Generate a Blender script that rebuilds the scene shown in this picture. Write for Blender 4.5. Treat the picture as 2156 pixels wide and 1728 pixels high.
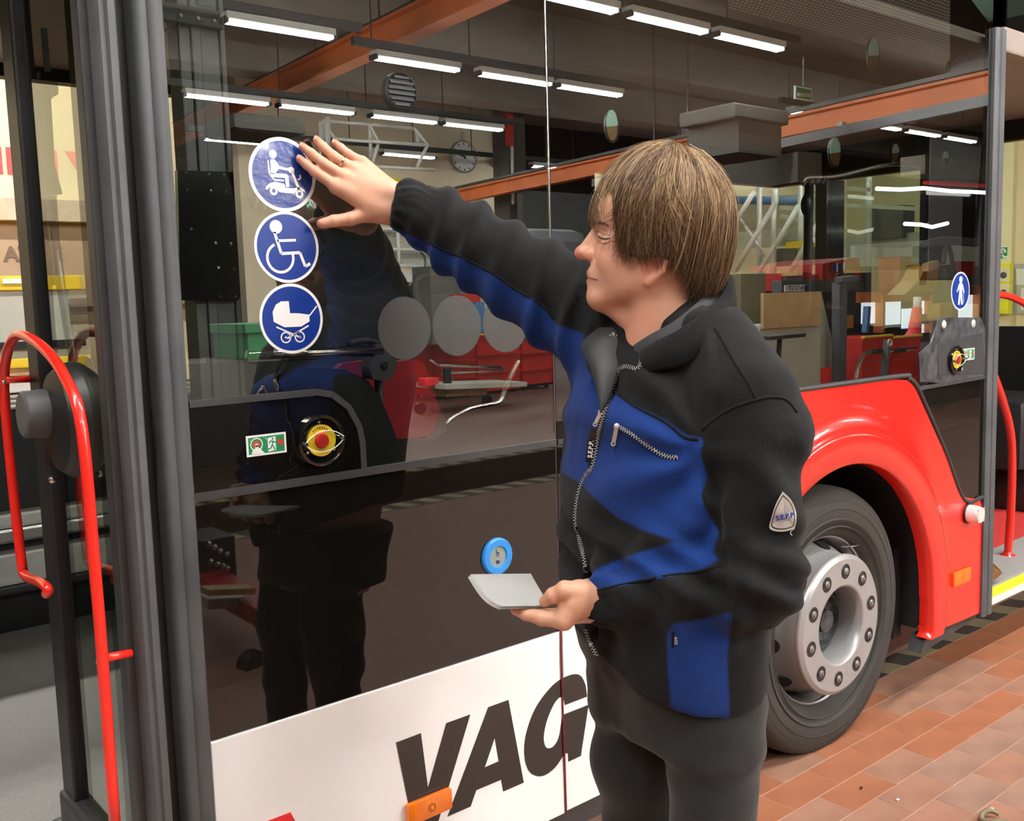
import bpy, bmesh, math, random
import numpy as np
from mathutils import Vector, Matrix
from mathutils.bvhtree import BVHTree
from mathutils.geometry import tessellate_polygon
random.seed(7)
RNG = np.random.default_rng(5)
S = bpy.context.scene
for o in list(bpy.data.objects):
    bpy.data.objects.remove(o)

# ------------------------------------------------ camera, world, exposure
cam_d = bpy.data.cameras.new('camera'); cam = bpy.data.objects.new('camera', cam_d)
S.collection.objects.link(cam); S.camera = cam
cam_d.sensor_width = 36.0; cam_d.lens = 34.829; cam_d.clip_start = 0.05; cam_d.clip_end = 200
cam.matrix_world = Matrix(((0.767943, 0.093426, -0.633668, 0.0),
                           (-0.639868, 0.067332, -0.765529, -1.9),
                           (-0.028854, 0.993347, 0.111488, 1.65), (0, 0, 0, 1)))
wd = bpy.data.worlds.new('hall_air'); S.world = wd; wd.use_nodes = True
wd.node_tree.nodes['Background'].inputs[0].default_value = (0.9, 0.95, 1.0, 1)
wd.node_tree.nodes['Background'].inputs[1].default_value = 0.35
S.view_settings.view_transform = 'Standard'; S.view_settings.look = 'None'
S.view_settings.gamma = 1.0; S.view_settings.use_curve_mapping = False
S.view_settings.exposure = 0.42
S.cycles.use_denoising = True
S.cycles.max_bounces = 10; S.cycles.diffuse_bounces = 4; S.cycles.glossy_bounces = 5
S.cycles.transparent_max_bounces = 16; S.cycles.transmission_bounces = 6
S.cycles.sample_clamp_indirect = 6.0; S.cycles.caustics_reflective = False; S.cycles.caustics_refractive = False
TUBE_LIGHT = 190.0           # radiance of every fluorescent tube in the hall
LAMP_COL = (1.0, 0.97, 0.925)

# ------------------------------------------------ materials
def nt(name):
    m = bpy.data.materials.new(name); m.use_nodes = True
    t = m.node_tree; return m, t, t.nodes['Principled BSDF']
def mat(name, col, rough=0.5, metal=0.0, var=0.12, scale=14.0, bump=0.0, bscale=120.0, spec=0.5, coat=0.0, sheen=0.0, dirt=None):
    m, t, b = nt(name); N = t.nodes; L = t.links
    tc = N.new('ShaderNodeTexCoord'); nz = N.new('ShaderNodeTexNoise'); nz.inputs['Scale'].default_value = scale; nz.inputs['Detail'].default_value = 4
    L.new(tc.outputs['Object'], nz.inputs['Vector'])
    mx = N.new('ShaderNodeMix'); mx.data_type = 'RGBA'
    c2 = dirt if dirt else tuple(max(0.0, c * (1 - 2 * var)) for c in col)
    mx.inputs[6].default_value = (*col, 1); mx.inputs[7].default_value = (*c2, 1)
    rp = N.new('ShaderNodeValToRGB'); rp.color_ramp.elements[0].position = 0.35; rp.color_ramp.elements[1].position = 0.75
    L.new(nz.outputs['Fac'], rp.inputs[0]); L.new(rp.outputs[0], mx.inputs[0]); L.new(mx.outputs[2], b.inputs['Base Color'])
    b.inputs['Roughness'].default_value = rough; b.inputs['Metallic'].default_value = metal
    b.inputs['Specular IOR Level'].default_value = spec; b.inputs['Coat Weight'].default_value = coat
    b.inputs['Coat Roughness'].default_value = 0.05
    if sheen: b.inputs['Sheen Weight'].default_value = sheen; b.inputs['Sheen Roughness'].default_value = 0.5
    if bump:
        n2 = N.new('ShaderNodeTexNoise'); n2.inputs['Scale'].default_value = bscale; n2.inputs['Detail'].default_value = 3
        bp = N.new('ShaderNodeBump'); bp.inputs['Strength'].default_value = bump; bp.inputs['Distance'].default_value = 0.004
        L.new(tc.outputs['Object'], n2.inputs['Vector']); L.new(n2.outputs['Fac'], bp.inputs['Height']); L.new(bp.outputs[0], b.inputs['Normal'])
    return m
def glow(name, col, s):
    m, t, b = nt(name); b.inputs['Base Color'].default_value = (0.9, 0.9, 0.9, 1)
    b.inputs['Emission Color'].default_value = (*col, 1); b.inputs['Emission Strength'].default_value = s; return m
def pane_mat(name, tint, r0, k, rough=0.0):
    """coated bus glass: a tinted see-through pane with a mirror-like outer coating"""
    m = bpy.data.materials.new(name); m.use_nodes = True; t = m.node_tree; N = t.nodes; L = t.links
    N.remove(N['Principled BSDF']); out = N['Material Output']
    tr = N.new('ShaderNodeBsdfTransparent'); tr.inputs[0].default_value = (*tint, 1)
    gl = N.new('ShaderNodeBsdfGlossy'); gl.inputs['Roughness'].default_value = rough; gl.inputs[0].default_value = (0.95, 1, 0.97, 1)
    lw = N.new('ShaderNodeLayerWeight'); lw.inputs[0].default_value = 0.5; fr = N.new('ShaderNodeMath'); fr.operation = 'POWER'; fr.inputs[1].default_value = 4.0
    L.new(lw.outputs['Facing'], fr.inputs[0]); ge = N.new('ShaderNodeNewGeometry'); bf = N.new('ShaderNodeMath'); bf.operation = 'SUBTRACT'; bf.inputs[0].default_value = 1.0; L.new(ge.outputs['Backfacing'], bf.inputs[1])
    mu = N.new('ShaderNodeMath'); mu.operation = 'MULTIPLY'        # the coating sits on the outer face only
    ma = N.new('ShaderNodeMath'); ma.operation = 'MULTIPLY_ADD'; ma.inputs[1].default_value = k; ma.inputs[2].default_value = r0
    ma.use_clamp = True
    mx = N.new('ShaderNodeMixShader')
    L.new(fr.outputs[0], ma.inputs[0]); L.new(ma.outputs[0], mu.inputs[0]); L.new(bf.outputs[0], mu.inputs[1]); L.new(mu.outputs[0], mx.inputs[0]); L.new(tr.outputs[0], mx.inputs[1]); L.new(gl.outputs[0], mx.inputs[2])
    L.new(mx.outputs[0], out.inputs['Surface']); return m

# ------------------------------------------------ object helpers
COL = S.collection
BASE = {}
def tag(o, label=None, cat=None, group=None, kind=None):
    if label: o['label'] = label
    if cat: o['category'] = cat
    if group: o['group'] = group
    if kind: o['kind'] = kind
    return o
def thing(name, label, cat, base=(0, 0, 0), group=None):
    o = bpy.data.objects.new(name, None); COL.objects.link(o); o.empty_display_size = 0.05
    o.location = base; BASE[o] = Vector(base); return tag(o, label, cat, group)
def base_of(p):
    while p is not None:
        if p in BASE: return BASE[p]
        p = p.parent
    return Vector((0, 0, 0))
def link(name, me, m, parent=None, smooth=False, base=None, label=None):
    """mesh given in hall coordinates -> one object whose origin is its thing's base"""
    b = Vector(base) if base is not None else base_of(parent)
    if b.length > 0: me.transform(Matrix.Translation(-b))
    o = bpy.data.objects.new(name, me); COL.objects.link(o)
    if parent is not None: o.parent = parent
    else: o.location = b
    for mm in (m if isinstance(m, (list, tuple)) else [m]): me.materials.append(mm)
    if smooth:
        me.polygons.foreach_set('use_smooth', [True] * len(me.polygons))
    if label: o['label'] = label
    if parent is None: BASE[o] = b
    return o
def obj(name, bm, m, parent=None, smooth=False, base=None, label=None, angle=None):
    me = bpy.data.meshes.new(name); bmesh.ops.recalc_face_normals(bm, faces=bm.faces[:])
    bm.to_mesh(me); bm.free()
    o = link(name, me, m, parent, smooth, base, label)
    if smooth and angle: me.set_sharp_from_angle(angle=math.radians(angle))
    return o
def B(): return bmesh.new()
def box(bm, a, b, bev=0.0):
    a = Vector(a); b = Vector(b); c = (a + b) / 2; s = Vector([max(abs(x), 1e-4) for x in (b - a)])
    r = bmesh.ops.create_cube(bm, size=1.0, matrix=Matrix.Translation(c) @ Matrix.Diagonal((*s, 1)))
    if bev:
        es = list({e for v in r['verts'] for e in v.link_edges})
        bmesh.ops.bevel(bm, geom=es, offset=min(bev, min(s) * 0.45), segments=2, affect='EDGES', profile=0.6)
    return bm
def bar(bm, p, q, w, h, up=(0, 0, 1), bev=0.0):
    """box beam from p to q, w wide and h high"""
    p = Vector(p); q = Vector(q); d = q - p; L = d.length; x = d.normalized(); up = Vector(up)
    y = up.cross(x)
    if y.length < 1e-4: y = Vector((1, 0, 0)).cross(x)
    y.normalize(); z = x.cross(y)
    M = Matrix(((x.x, y.x, z.x, 0), (x.y, y.y, z.y, 0), (x.z, y.z, z.z, 0), (0, 0, 0, 1))); M.translation = (p + q) / 2
    r = bmesh.ops.create_cube(bm, size=1.0, matrix=M @ Matrix.Diagonal((L, w, h, 1)))
    if bev:
        es = list({e for v in r['verts'] for e in v.link_edges})
        bmesh.ops.bevel(bm, geom=es, offset=bev, segments=2, affect='EDGES')
    return bm
def smooth_path(P, n=6):
    """Catmull-Rom through the points"""
    P = [Vector(p) for p in P]
    Q = [P[0] * 2 - P[1]] + P + [P[-1] * 2 - P[-2]]; out = []
    for i in range(1, len(Q) - 2):
        a, b, c, d = Q[i - 1:i + 3]
        for k in range(n):
            t = k / n
            out.append(0.5 * ((2 * b) + (c - a) * t + (2 * a - 5 * b + 4 * c - d) * t * t + (3 * b - a - 3 * c + d) * t ** 3))
    out.append(P[-1]); return out
def tube(bm, P, r, seg=10, cap=True):
    P = [Vector(p) for p in P]; n = len(P); R_ = r if isinstance(r, (list, tuple)) else [r] * n
    rings = []; t0 = (P[1] - P[0]).normalized(); nrm = t0.orthogonal().normalized()
    for i in range(n):
        t = (P[min(i + 1, n - 1)] - P[max(i - 1, 0)]).normalized()
        nrm = (nrm - t * nrm.dot(t)).normalized(); bn = t.cross(nrm)
        rings.append([bm.verts.new(P[i] + (nrm * math.cos(a) + bn * math.sin(a)) * R_[i]) for a in (2 * math.pi * k / seg for k in range(seg))])
    for i in range(n - 1):
        for k in range(seg):
            bm.faces.new((rings[i][k], rings[i][(k + 1) % seg], rings[i + 1][(k + 1) % seg], rings[i + 1][k]))
    if cap:
        bm.faces.new(list(reversed(rings[0]))); bm.faces.new(rings[-1])
    return bm
def lathe(bm, c, axis, prof, seg=32, close=False):
    """prof: (distance along axis, radius)"""
    c = Vector(c); ax = Vector(axis).normalized(); u = ax.orthogonal().normalized(); v = ax.cross(u); rings = []
    for h, r in prof:
        if r < 1e-5: rings.append([bm.verts.new(c + ax * h)])
        else: rings.append([bm.verts.new(c + ax * h + (u * math.cos(a) + v * math.sin(a)) * r) for a in (2 * math.pi * k / seg for k in range(seg))])
    prs = list(zip(rings, rings[1:])) + ([(rings[-1], rings[0])] if close else [])
    for A, C_ in prs:
        for k in range(seg):
            k2 = (k + 1) % seg
            if len(A) == 1 and len(C_) == 1: continue
            if len(A) == 1: bm.faces.new((A[0], C_[k], C_[k2]))
            elif len(C_) == 1: bm.faces.new((A[k], A[k2], C_[0]))
            else: bm.faces.new((A[k], A[k2], C_[k2], C_[k]))
    return bm
def prism(bm, pts, d):
    """planar outline (3-D points) pushed along vector d, both caps triangulated"""
    d = Vector(d); a = [bm.verts.new(Vector(p)) for p in pts]; b = [bm.verts.new(Vector(p) + d) for p in pts]; n = len(a)
    for i in range(n): bm.faces.new((a[i], b[i], b[(i + 1) % n], a[(i + 1) % n]))
    for t in tessellate_polygon([[Vector(p) for p in pts]]):
        try: bm.faces.new([a[i] for i in t]); bm.faces.new([b[i] for i in reversed(t)])
        except ValueError: pass
    return bm
def plate_xz(bm, pts, y0, y1):
    return prism(bm, [(x, y0, z) for x, z in pts], (0, y1 - y0, 0))
def ring_xz(bm, c, r0, r1, y0, y1, seg=40):
    return lathe(bm, (c[0], y0, c[1]), (0, y1 - y0, 0), [(0, r0), (0, r1), (abs(y1 - y0), r1), (abs(y1 - y0), r0)], seg, True)
def disc_xz(bm, c, r, y0, y1, seg=40):
    h = abs(y1 - y0); return lathe(bm, (c[0], y0, c[1]), (0, y1 - y0, 0), [(0, 0), (0, r), (h, r), (h, 0)], seg)
def sphere(bm, c, r, sc=(1, 1, 1), u=16, v=10):
    bmesh.ops.create_uvsphere(bm, u_segments=u, v_segments=v, radius=1.0, matrix=Matrix.Translation(Vector(c)) @ Matrix.Diagonal((r * sc[0], r * sc[1], r * sc[2], 1)))
    return bm
def stroke_xz(bm, P, w, y0, y1):
    """flat pen stroke of width w along a polyline in the x-z plane"""
    for a, b in zip(P, P[1:]):
        bar(bm, (a[0], (y0 + y1) / 2, a[1]), (b[0], (y0 + y1) / 2, b[1]), abs(y1 - y0), w, up=(0.0001, 0, 1) if abs(b[0] - a[0]) > 1e-5 else (1, 0, 0))
    return bm
def arc(c, r, a0, a1, n=16):
    return [(c[0] + r * math.cos(math.radians(a0 + (a1 - a0) * i / n)), c[1] + r * math.sin(math.radians(a0 + (a1 - a0) * i / n))) for i in range(n + 1)]
FONT = bpy.data.fonts.load(bpy.data.fonts[0].filepath) if False else None
def text_mesh(s, size, M, depth=0.0006, bold=0.0, shear=0.0):
    """the built-in font turned into a mesh: M maps (x right, y up, z out) to the hall"""
    cu = bpy.data.curves.new('letters', 'FONT'); cu.body = s; cu.size = size; cu.extrude = depth; cu.offset = bold; cu.shear = shear
    cu.align_x = 'CENTER'; cu.align_y = 'CENTER'; cu.resolution_u = 4
    o = bpy.data.objects.new('letters', cu); COL.objects.link(o)
    dg = bpy.context.evaluated_depsgraph_get(); me = bpy.data.meshes.new_from_object(o.evaluated_get(dg))
    bpy.data.objects.remove(o); bpy.data.curves.remove(cu); me.transform(M); me.materials.clear(); return me
def frame_m(o, x, y):
    x = Vector(x).normalized(); y = Vector(y); y = (y - x * y.dot(x)).normalized(); z = x.cross(y)
    M = Matrix(((x.x, y.x, z.x, 0), (x.y, y.y, z.y, 0), (x.z, y.z, z.z, 0), (0, 0, 0, 1))); M.translation = Vector(o); return M
def copy_tree(o, parent=None, shift=None):
    c = o.copy(); COL.objects.link(c)
    if parent is not None: c.parent = parent
    if shift is not None: c.location = Vector(o.location) + Vector(shift); BASE[c] = c.location.copy()
    for ch in list(o.children): copy_tree(ch, c)
    return c
# ------------------------------------------------ shared materials
M = {}
M['concrete'] = mat('concrete', (0.22, 0.20, 0.17), 0.85, var=0.15, scale=1.2)
M['ceiling'] = mat('ceiling_paint', (0.20, 0.185, 0.16), 0.9, var=0.15, scale=0.8)
M['wall_tan'] = mat('tan_wall_paint', (0.78, 0.66, 0.48), 0.8, var=0.06, scale=0.7)
M['wall_cream'] = mat('cream_wall_paint', (0.80, 0.68, 0.44), 0.8, var=0.05, scale=0.8)
M['wall_yellow'] = mat('pale_yellow_wall_paint', (0.80, 0.74, 0.48), 0.8, var=0.05, scale=0.8)
M['wall_dark'] = mat('dark_wall', (0.10, 0.095, 0.085), 0.9, var=0.2, scale=0.6)
M['black'] = mat('black_plastic', (0.012, 0.012, 0.013), 0.45, var=0.1)
M['black_gloss'] = mat('black_gloss', (0.006, 0.006, 0.007), 0.12, var=0.05, coat=0.4)
M['pillar_grey'] = mat('pillar_grey', (0.30, 0.30, 0.31), 0.5, var=0.12)
M['charcoal'] = mat('charcoal_plastic', (0.035, 0.036, 0.038), 0.5, var=0.15)
M['grey_plastic'] = mat('grey_plastic', (0.10, 0.10, 0.105), 0.45, var=0.12)
M['rubber_seal'] = mat('grey_rubber_seal', (0.082, 0.087, 0.093), 0.55, var=0.18, scale=6.0, bump=0.2, bscale=60)
M['alu'] = mat('aluminium', (0.55, 0.55, 0.53), 0.35, 1.0, var=0.1)
M['chrome'] = mat('bright_steel', (0.72, 0.71, 0.69), 0.16, 1.0, var=0.04)
M['galv'] = mat('galvanised_steel', (0.62, 0.62, 0.58), 0.5, 0.25, var=0.1)
M['silver_paint'] = mat('silver_wheel_paint', (0.40, 0.40, 0.40), 0.34, 0.35, var=0.06, scale=5)
M['red_gloss'] = mat('red_gloss_paint', (0.84, 0.022, 0.012), 0.3, var=0.03, coat=0.6)
M['red_bus'] = mat('red_bus_lacquer', (0.86, 0.022, 0.014), 0.22, var=0.02, scale=3, coat=0.8)
M['white_bus'] = mat('white_bus_lacquer', (0.93, 0.93, 0.92), 0.3, var=0.01, coat=0.25)
M['red_bin'] = mat('red_bin_paint', (0.55, 0.025, 0.02), 0.4, var=0.12, scale=3)
M['red_cloth'] = mat('red_seat_cloth', (0.52, 0.012, 0.03), 0.85, var=0.12, scale=40, bump=0.3, bscale=300, sheen=0.3)
M['orange'] = mat('orange_crane_paint', (0.80, 0.20, 0.045), 0.5, var=0.14, scale=1.5)
M['amber'] = mat('amber_reflector', (0.85, 0.19, 0.008), 0.22, var=0.08, scale=30, coat=0.6)
M['yellow'] = mat('yellow_paint', (0.85, 0.60, 0.03), 0.45, var=0.06, scale=6)
M['dull_orange'] = mat('dull_orange_yellow', (0.42, 0.22, 0.03), 0.55, var=0.15, scale=6)
M['lemon'] = mat('lemon_yellow', (0.85, 0.85, 0.03), 0.5, var=0.06)
M['white'] = mat('white_paint', (0.82, 0.82, 0.80), 0.45, var=0.03)
M['letter_white'] = mat('white_print', (0.88, 0.88, 0.88), 0.3, var=0.01, coat=0.4)
M['letter_black'] = mat('black_print', (0.012, 0.010, 0.009), 0.22, var=0.05, coat=0.3)
M['sign_blue'] = mat('blue_sticker_print', (0.003, 0.032, 0.25), 0.3, var=0.02)
M['sign_blue_gloss'] = mat('glossy_blue_sticker_print', (0.005, 0.04, 0.27), 0.2, var=0.03, bump=0.25, bscale=70, coat=1.0)
M['sign_green'] = mat('green_sign_print', (0.012, 0.26, 0.09), 0.35, var=0.03)
M['red_print'] = mat('red_print', (0.80, 0.03, 0.035), 0.4, var=0.03)
M['tan_board'] = mat('tan_board', (0.60, 0.40, 0.20), 0.7, var=0.12, scale=5)
M['pale_board'] = mat('pale_grey_board', (0.50, 0.50, 0.43), 0.6, var=0.1, scale=3)
M['green_box'] = mat('green_box_paint', (0.05, 0.26, 0.11), 0.5, var=0.08)
M['blue_pipe'] = mat('blue_pipe', (0.06, 0.16, 0.36), 0.5, var=0.08)
M['teal'] = mat('pale_teal_roof_light', (0.42, 0.72, 0.60), 0.6, var=0.06)
M['grey_floor'] = mat('grey_bus_flooring', (0.34, 0.325, 0.31), 0.75, var=0.1, scale=160)
M['red_floor'] = mat('red_bus_flooring', (0.62, 0.045, 0.04), 0.6, var=0.08, scale=90)
M['pink_panel'] = mat('pinkish_header_panel', (0.30, 0.245, 0.215), 0.4, var=0.06)
M['tube'] = glow('lit_fluorescent_tube', LAMP_COL, TUBE_LIGHT)
M['strip'] = glow('dim_light_strip', (1.0, 0.97, 0.92), 5.0)  # emission painting the highlights mirrored in the vehicle body, not a lamp
M['daylight'] = glow('daylit_gate_window', (0.75, 0.88, 1.0), 1.3)
M['wood'] = mat('raw_timber', (0.62, 0.42, 0.19), 0.7, var=0.14, scale=9)
M['duct'] = mat('grey_duct', (0.13, 0.14, 0.16), 0.5, 0.3, var=0.1)
M['glass_side'] = pane_mat('coated_side_glass', (0.76, 0.78, 0.76), 0.33, 0.8)
M['glass_black'] = mat('black_enamelled_glass', (0.005, 0.0045, 0.004), 0.02, var=0.02, spec=0.6)
M['glass_door'] = pane_mat('door_glass', (0.66, 0.68, 0.62), 0.05, 1.0)
M['glass_thin'] = pane_mat('clear_screen', (0.88, 0.93, 0.88), 0.06, 1.0)
def film_mat(name, col, op):
    m = bpy.data.materials.new(name); m.use_nodes = True; t = m.node_tree; N = t.nodes; L = t.links
    tr = N.new('ShaderNodeBsdfTransparent'); mx = N.new('ShaderNodeMixShader'); mx.inputs[0].default_value = op; b = N['Principled BSDF']; b.inputs['Base Color'].default_value = (*col, 1); b.inputs['Roughness'].default_value = 0.6
    L.new(tr.outputs[0], mx.inputs[1]); L.new(b.outputs[0], mx.inputs[2]); L.new(mx.outputs[0], N['Material Output'].inputs['Surface']); return m
M['film'] = film_mat('grey_translucent_film', (0.10, 0.10, 0.093), 0.5)
M['film_dense'] = film_mat('dense_grey_film', (0.05, 0.05, 0.048), 0.97)

# ------------------------------------------------ the hall: floor
def brick_floor_mat(name, c1, c2, c3):
    m, t, b = nt(name); N = t.nodes; L = t.links
    tc = N.new('ShaderNodeTexCoord'); br = N.new('ShaderNodeTexBrick')
    br.inputs['Color1'].default_value = (*c1, 1); br.inputs['Color2'].default_value = (*c2, 1)
    br.inputs['Mortar'].default_value = (*c3, 1); br.inputs['Scale'].default_value = 1.0
    br.inputs['Mortar Size'].default_value = 0.002; br.inputs['Brick Width'].default_value = 0.26; br.inputs['Row Height'].default_value = 0.13
    L.new(tc.outputs['Object'], br.inputs['Vector']); L.new(br.outputs['Color'], b.inputs['Base Color']); b.inputs['Roughness'].default_value = 0.55
    return m
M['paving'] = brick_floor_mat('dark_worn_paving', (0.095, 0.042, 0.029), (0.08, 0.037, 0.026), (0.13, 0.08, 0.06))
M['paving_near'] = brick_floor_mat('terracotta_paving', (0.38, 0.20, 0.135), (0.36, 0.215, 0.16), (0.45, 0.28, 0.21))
M['tile'] = mat('terracotta_tile', (0.39, 0.205, 0.14), 0.48, var=0.16, scale=5.5, bump=0.12, bscale=40)
M['tile_worn'] = mat('worn_terracotta_tile', (0.37, 0.225, 0.17), 0.5, var=0.2, scale=4.0, bump=0.12, bscale=40)
M['tile_red'] = mat('red_terracotta_tile', (0.40, 0.155, 0.08), 0.45, var=0.12, scale=5.0, bump=0.12, bscale=40)
M['grout'] = mat('pale_tile_grout', (0.45, 0.28, 0.21), 0.85, var=0.12)
PIT = (2.0, 13.0, -6.1, -4.95)       # inspection pit behind the camera: x0, x1, y0, y1
bm = B()
XS = [-12, 2.2, 7.2, 44]; YS = [-36, -1.36, 0.249, 13]
# slab around the tiled strip and around the pit
for a, b in [((-12, PIT[3], -0.3), (44, -1.361, 0)), ((-12, -1.361, -0.3), (2.238, 13, 0)), ((7.2, -1.361, -0.3), (44, 13, 0)), ((2.238, 0.365, -0.3), (7.2, 13, 0))]:
    box(bm, a, b)
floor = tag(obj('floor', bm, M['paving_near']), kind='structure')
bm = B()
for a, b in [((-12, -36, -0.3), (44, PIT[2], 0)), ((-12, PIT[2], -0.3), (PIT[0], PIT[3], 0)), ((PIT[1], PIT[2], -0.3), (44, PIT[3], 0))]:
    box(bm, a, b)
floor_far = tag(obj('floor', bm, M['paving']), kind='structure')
bm = B(); box(bm, (2.238, -1.361, -0.3), (7.2, 0.365, -0.0012)); obj('grout_bed', bm, M['grout'], floor)
bm = B(); box(bm, (PIT[0], PIT[2], -1.5), (PIT[1], PIT[3], -1.4)); obj('pit_bottom', bm, M['wall_dark'], floor)
def tile_mesh(w, d):
    bm = B(); box(bm, (-w / 2, -d / 2, -0.012), (w / 2, d / 2, 0), 0)
    top = [e for e in bm.edges if all(v.co.z > -0.001 for v in e.verts)]
    bmesh.ops.bevel(bm, geom=top, offset=0.0018, segments=1, affect='EDGES')
    me = bpy.data.meshes.new('tile'); bm.to_mesh(me); bm.free(); return me
tmesh = []
for k in ('tile', 'tile_worn', 'tile_red'):
    me = tile_mesh(0.2582, 0.1282); me.materials.append(M[k]); tmesh.append(me)
for r in range(-2, 10):
    y = -0.011 - 0.13 * r - 0.065 + 0.0
    if y > 0.2 or y < -1.36: continue
    for i in range(19):
        x = 2.37 + 0.26 * i + (0.084 if r % 2 == 0 else -0.046)
        if x > 7.05: continue
        # the wheel lane next to the bus stays redder, the walked lane is greyer
        w = RNG.random(); k = (2 if w < 0.65 else 0) if r < 2 else (1 if w < 0.72 else 0)
        o = bpy.data.objects.new('tile', tmesh[k]); COL.objects.link(o); o.parent = floor
        o.location = (x, y, -0.0002 + 0.0006 * RNG.random()); o.rotation_euler = (0.002 * RNG.normal(), 0.002 * RNG.normal(), 0.003 * RNG.normal())
# dark / olive marker tiles along the bus lane
M['mark_olive'] = mat('worn_yellow_marking', (0.23, 0.20, 0.12), 0.6, var=0.15, scale=8)
M['mark_dark'] = mat('worn_black_marking', (0.05, 0.045, 0.038), 0.6, var=0.2, scale=8)


for i in range(34):
    bm = B(); x = 2.26 + 0.144 * i
    prism(bm, [(x, 0.252, -0.01), (x + 0.140, 0.252, -0.01), (x + 0.110, 0.362, -0.01), (x - 0.03, 0.362, -0.01)], (0, 0, 0.0105))
    obj('marking_tile', bm, M['mark_olive'] if i % 2 else M['mark_dark'], floor)
# hazard dashes round the pit edge (seen mirrored in the glass)
M['dash'] = mat('cream_hazard_paint', (0.72, 0.60, 0.36), 0.6, var=0.12, scale=5)
M['dash_dark'] = mat('black_hazard_paint', (0.07, 0.05, 0.04), 0.6, var=0.1)
for yy in (-4.83, -6.22):
    bm = B(); box(bm, (2.0, yy - 0.11, 0.0), (13, yy + 0.11, 0.002)); obj('pit_edge_band', bm, M['dash_dark'], floor)
    for i in range(44):
        bm = B(); x = 2.05 + 0.25 * i
        prism(bm, [(x, yy - 0.1, 0.002), (x + 0.12, yy - 0.1, 0.002), (x + 0.19, yy + 0.1, 0.002), (x + 0.07, yy + 0.1, 0.002)], (0, 0, 0.002)); obj('hazard_dash', bm, M['dash'], floor)

# ------------------------------------------------ walls and ceiling
def struct(name, bm, m, **k): return tag(obj(name, bm, m, **k), kind='structure')
CEIL = 7.4
bm = B(); box(bm, (-12, -36, CEIL), (44, 13, CEIL + 0.3)); ceiling = struct('ceiling', bm, M['ceiling'])
bm = B(); box(bm, (9.70, -19.3, 0), (17.22, -19.0, CEIL)); struct('wall_rear', bm, M['wall_tan'])
bm = B(); box(bm, (-12, -36.3, 0), (44, -36, CEIL)); struct('wall_far', bm, M['wall_dark'])
bm = B(); box(bm, (44, -36, 0), (44.3, 13, CEIL)); struct('wall_right', bm, M['concrete'])
bm = B(); box(bm, (-12.3, -36, 0), (-12, 13, CEIL)); struct('wall_left', bm, M['concrete'])
bm = B(); box(bm, (-12, 8.0, 0), (9.6, 8.3, CEIL)); struct('wall_front', bm, M['wall_cream'])
bm = B(); box(bm, (9.6, 8.0, 0), (44, 8.3, CEIL)); struct('wall_front_bright', bm, M['wall_yellow'])
# concrete cross beams under the roof
for i, (yv, z0, h) in enumerate([(8.3, 5.95, 0.75), (12.0, 5.9, 0.8), (15.6, 5.9, 0.8), (-4.0, 6.0, 0.8)]):
    bm = B(); box(bm, (-12, -yv - 0.35, z0), (44, -yv + 0.35, z0 + h), 0.04); struct('trim_%d' % (i + 1), bm, M['concrete'])

# ------------------------------------------------ fluorescent fittings
def make_light(L=1.5):
    t = thing('fluorescent_light', '', 'ceiling light')
    bm = B(); box(bm, (0.02, -0.10, 0.035), (L - 0.02, 0.10, 0.12), 0.012); obj('housing', bm, M['white'], t)
    for s in (-0.045, 0.045):
        bm = B(); tube(bm, [(0.04, s, 0.012), (L - 0.04, s, 0.012)], 0.019, 8); obj('tube', bm, M['tube'], t)
    for e in (0.0, L - 0.05):
        bm = B(); box(bm, (e, -0.09, -0.015), (e + 0.05, 0.09, 0.06), 0.01); obj('end_cap', bm, M['charcoal'], t)
    return t
rows = [
    (-0.95, [-3.9, -2.2, -0.5], 'short row over the bus door'),
    (-2.15, [1.6, 3.3, 5.0], 'row over the man'),
    # y, list of x starts, phrase of the row, z
    (-6.68, [-2.6, 0.8, 2.45, 4.1, 5.75, 7.40, 9.06, 10.71], 'near row'),
    (-9.55, [5.21], 'odd fitting ahead of the second row'),
    (-10.12, [7.63, 9.45, 11.05], 'second row'),
    (-9.45, [16.4, 18.9, 20.6, 22.3], 'second row far along the hall'),
    (-13.80, [6.4, 8.04, 9.85, 11.46], 'third row by the clock wall'),
    (-17.6, [8.3, 12.5, 16.98], 'fourth row over the platform'),
    (-26.3, [24.6, 26.4], 'last dim row'),
    (5.2, [-4.0, -1.5, 1.0, 3.5, 6.0, 9.5, 11.5], 'row beyond the bus')]
proto = make_light(); first = True
for y, xs, ph in rows:
    for i, x in enumerate(xs):
        o = proto if first else copy_tree(proto)
        first = False; o.location = (x, y, 5.0)
        o['label'] = 'twin tube light in the %s, %s along it' % (ph, ['first', 'second', 'third', 'fourth', 'fifth', 'sixth', 'seventh', 'eighth'][i]) if len(xs) > 1 else 'twin tube fluorescent light, the %s' % ph
        o['group'] = 'fluorescent lights, ' + ph
    bm = B(); bar(bm, (xs[0] - 0.3, y, 5.2), (xs[-1] + 1.9, y, 5.2), 0.09, 0.11)
    for x in np.arange(xs[0], xs[-1] + 1.6, 1.7): tube(bm, [(float(x), y, 5.2), (float(x), y, 5.73 if y in (-6.68, -9.45) and x > 7.0 else CEIL)], 0.012, 6)
    rl = obj('light_rail', bm, M['charcoal'], base=(xs[0], y, 5.2))
    tag(rl, 'dark carrier rail above the lights of the %s' % ph, 'light rail')
# ================================================ THE BUS (side plane y = 0, body towards +y)
bus = thing('bus', 'red and white city bus with dark coated glass side, doors open, filling the picture', 'bus', (2.6, 1.2, 0))
def bpart(name, bm, m, parent=bus, **k): return obj(name, bm, m, parent, **k)
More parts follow.
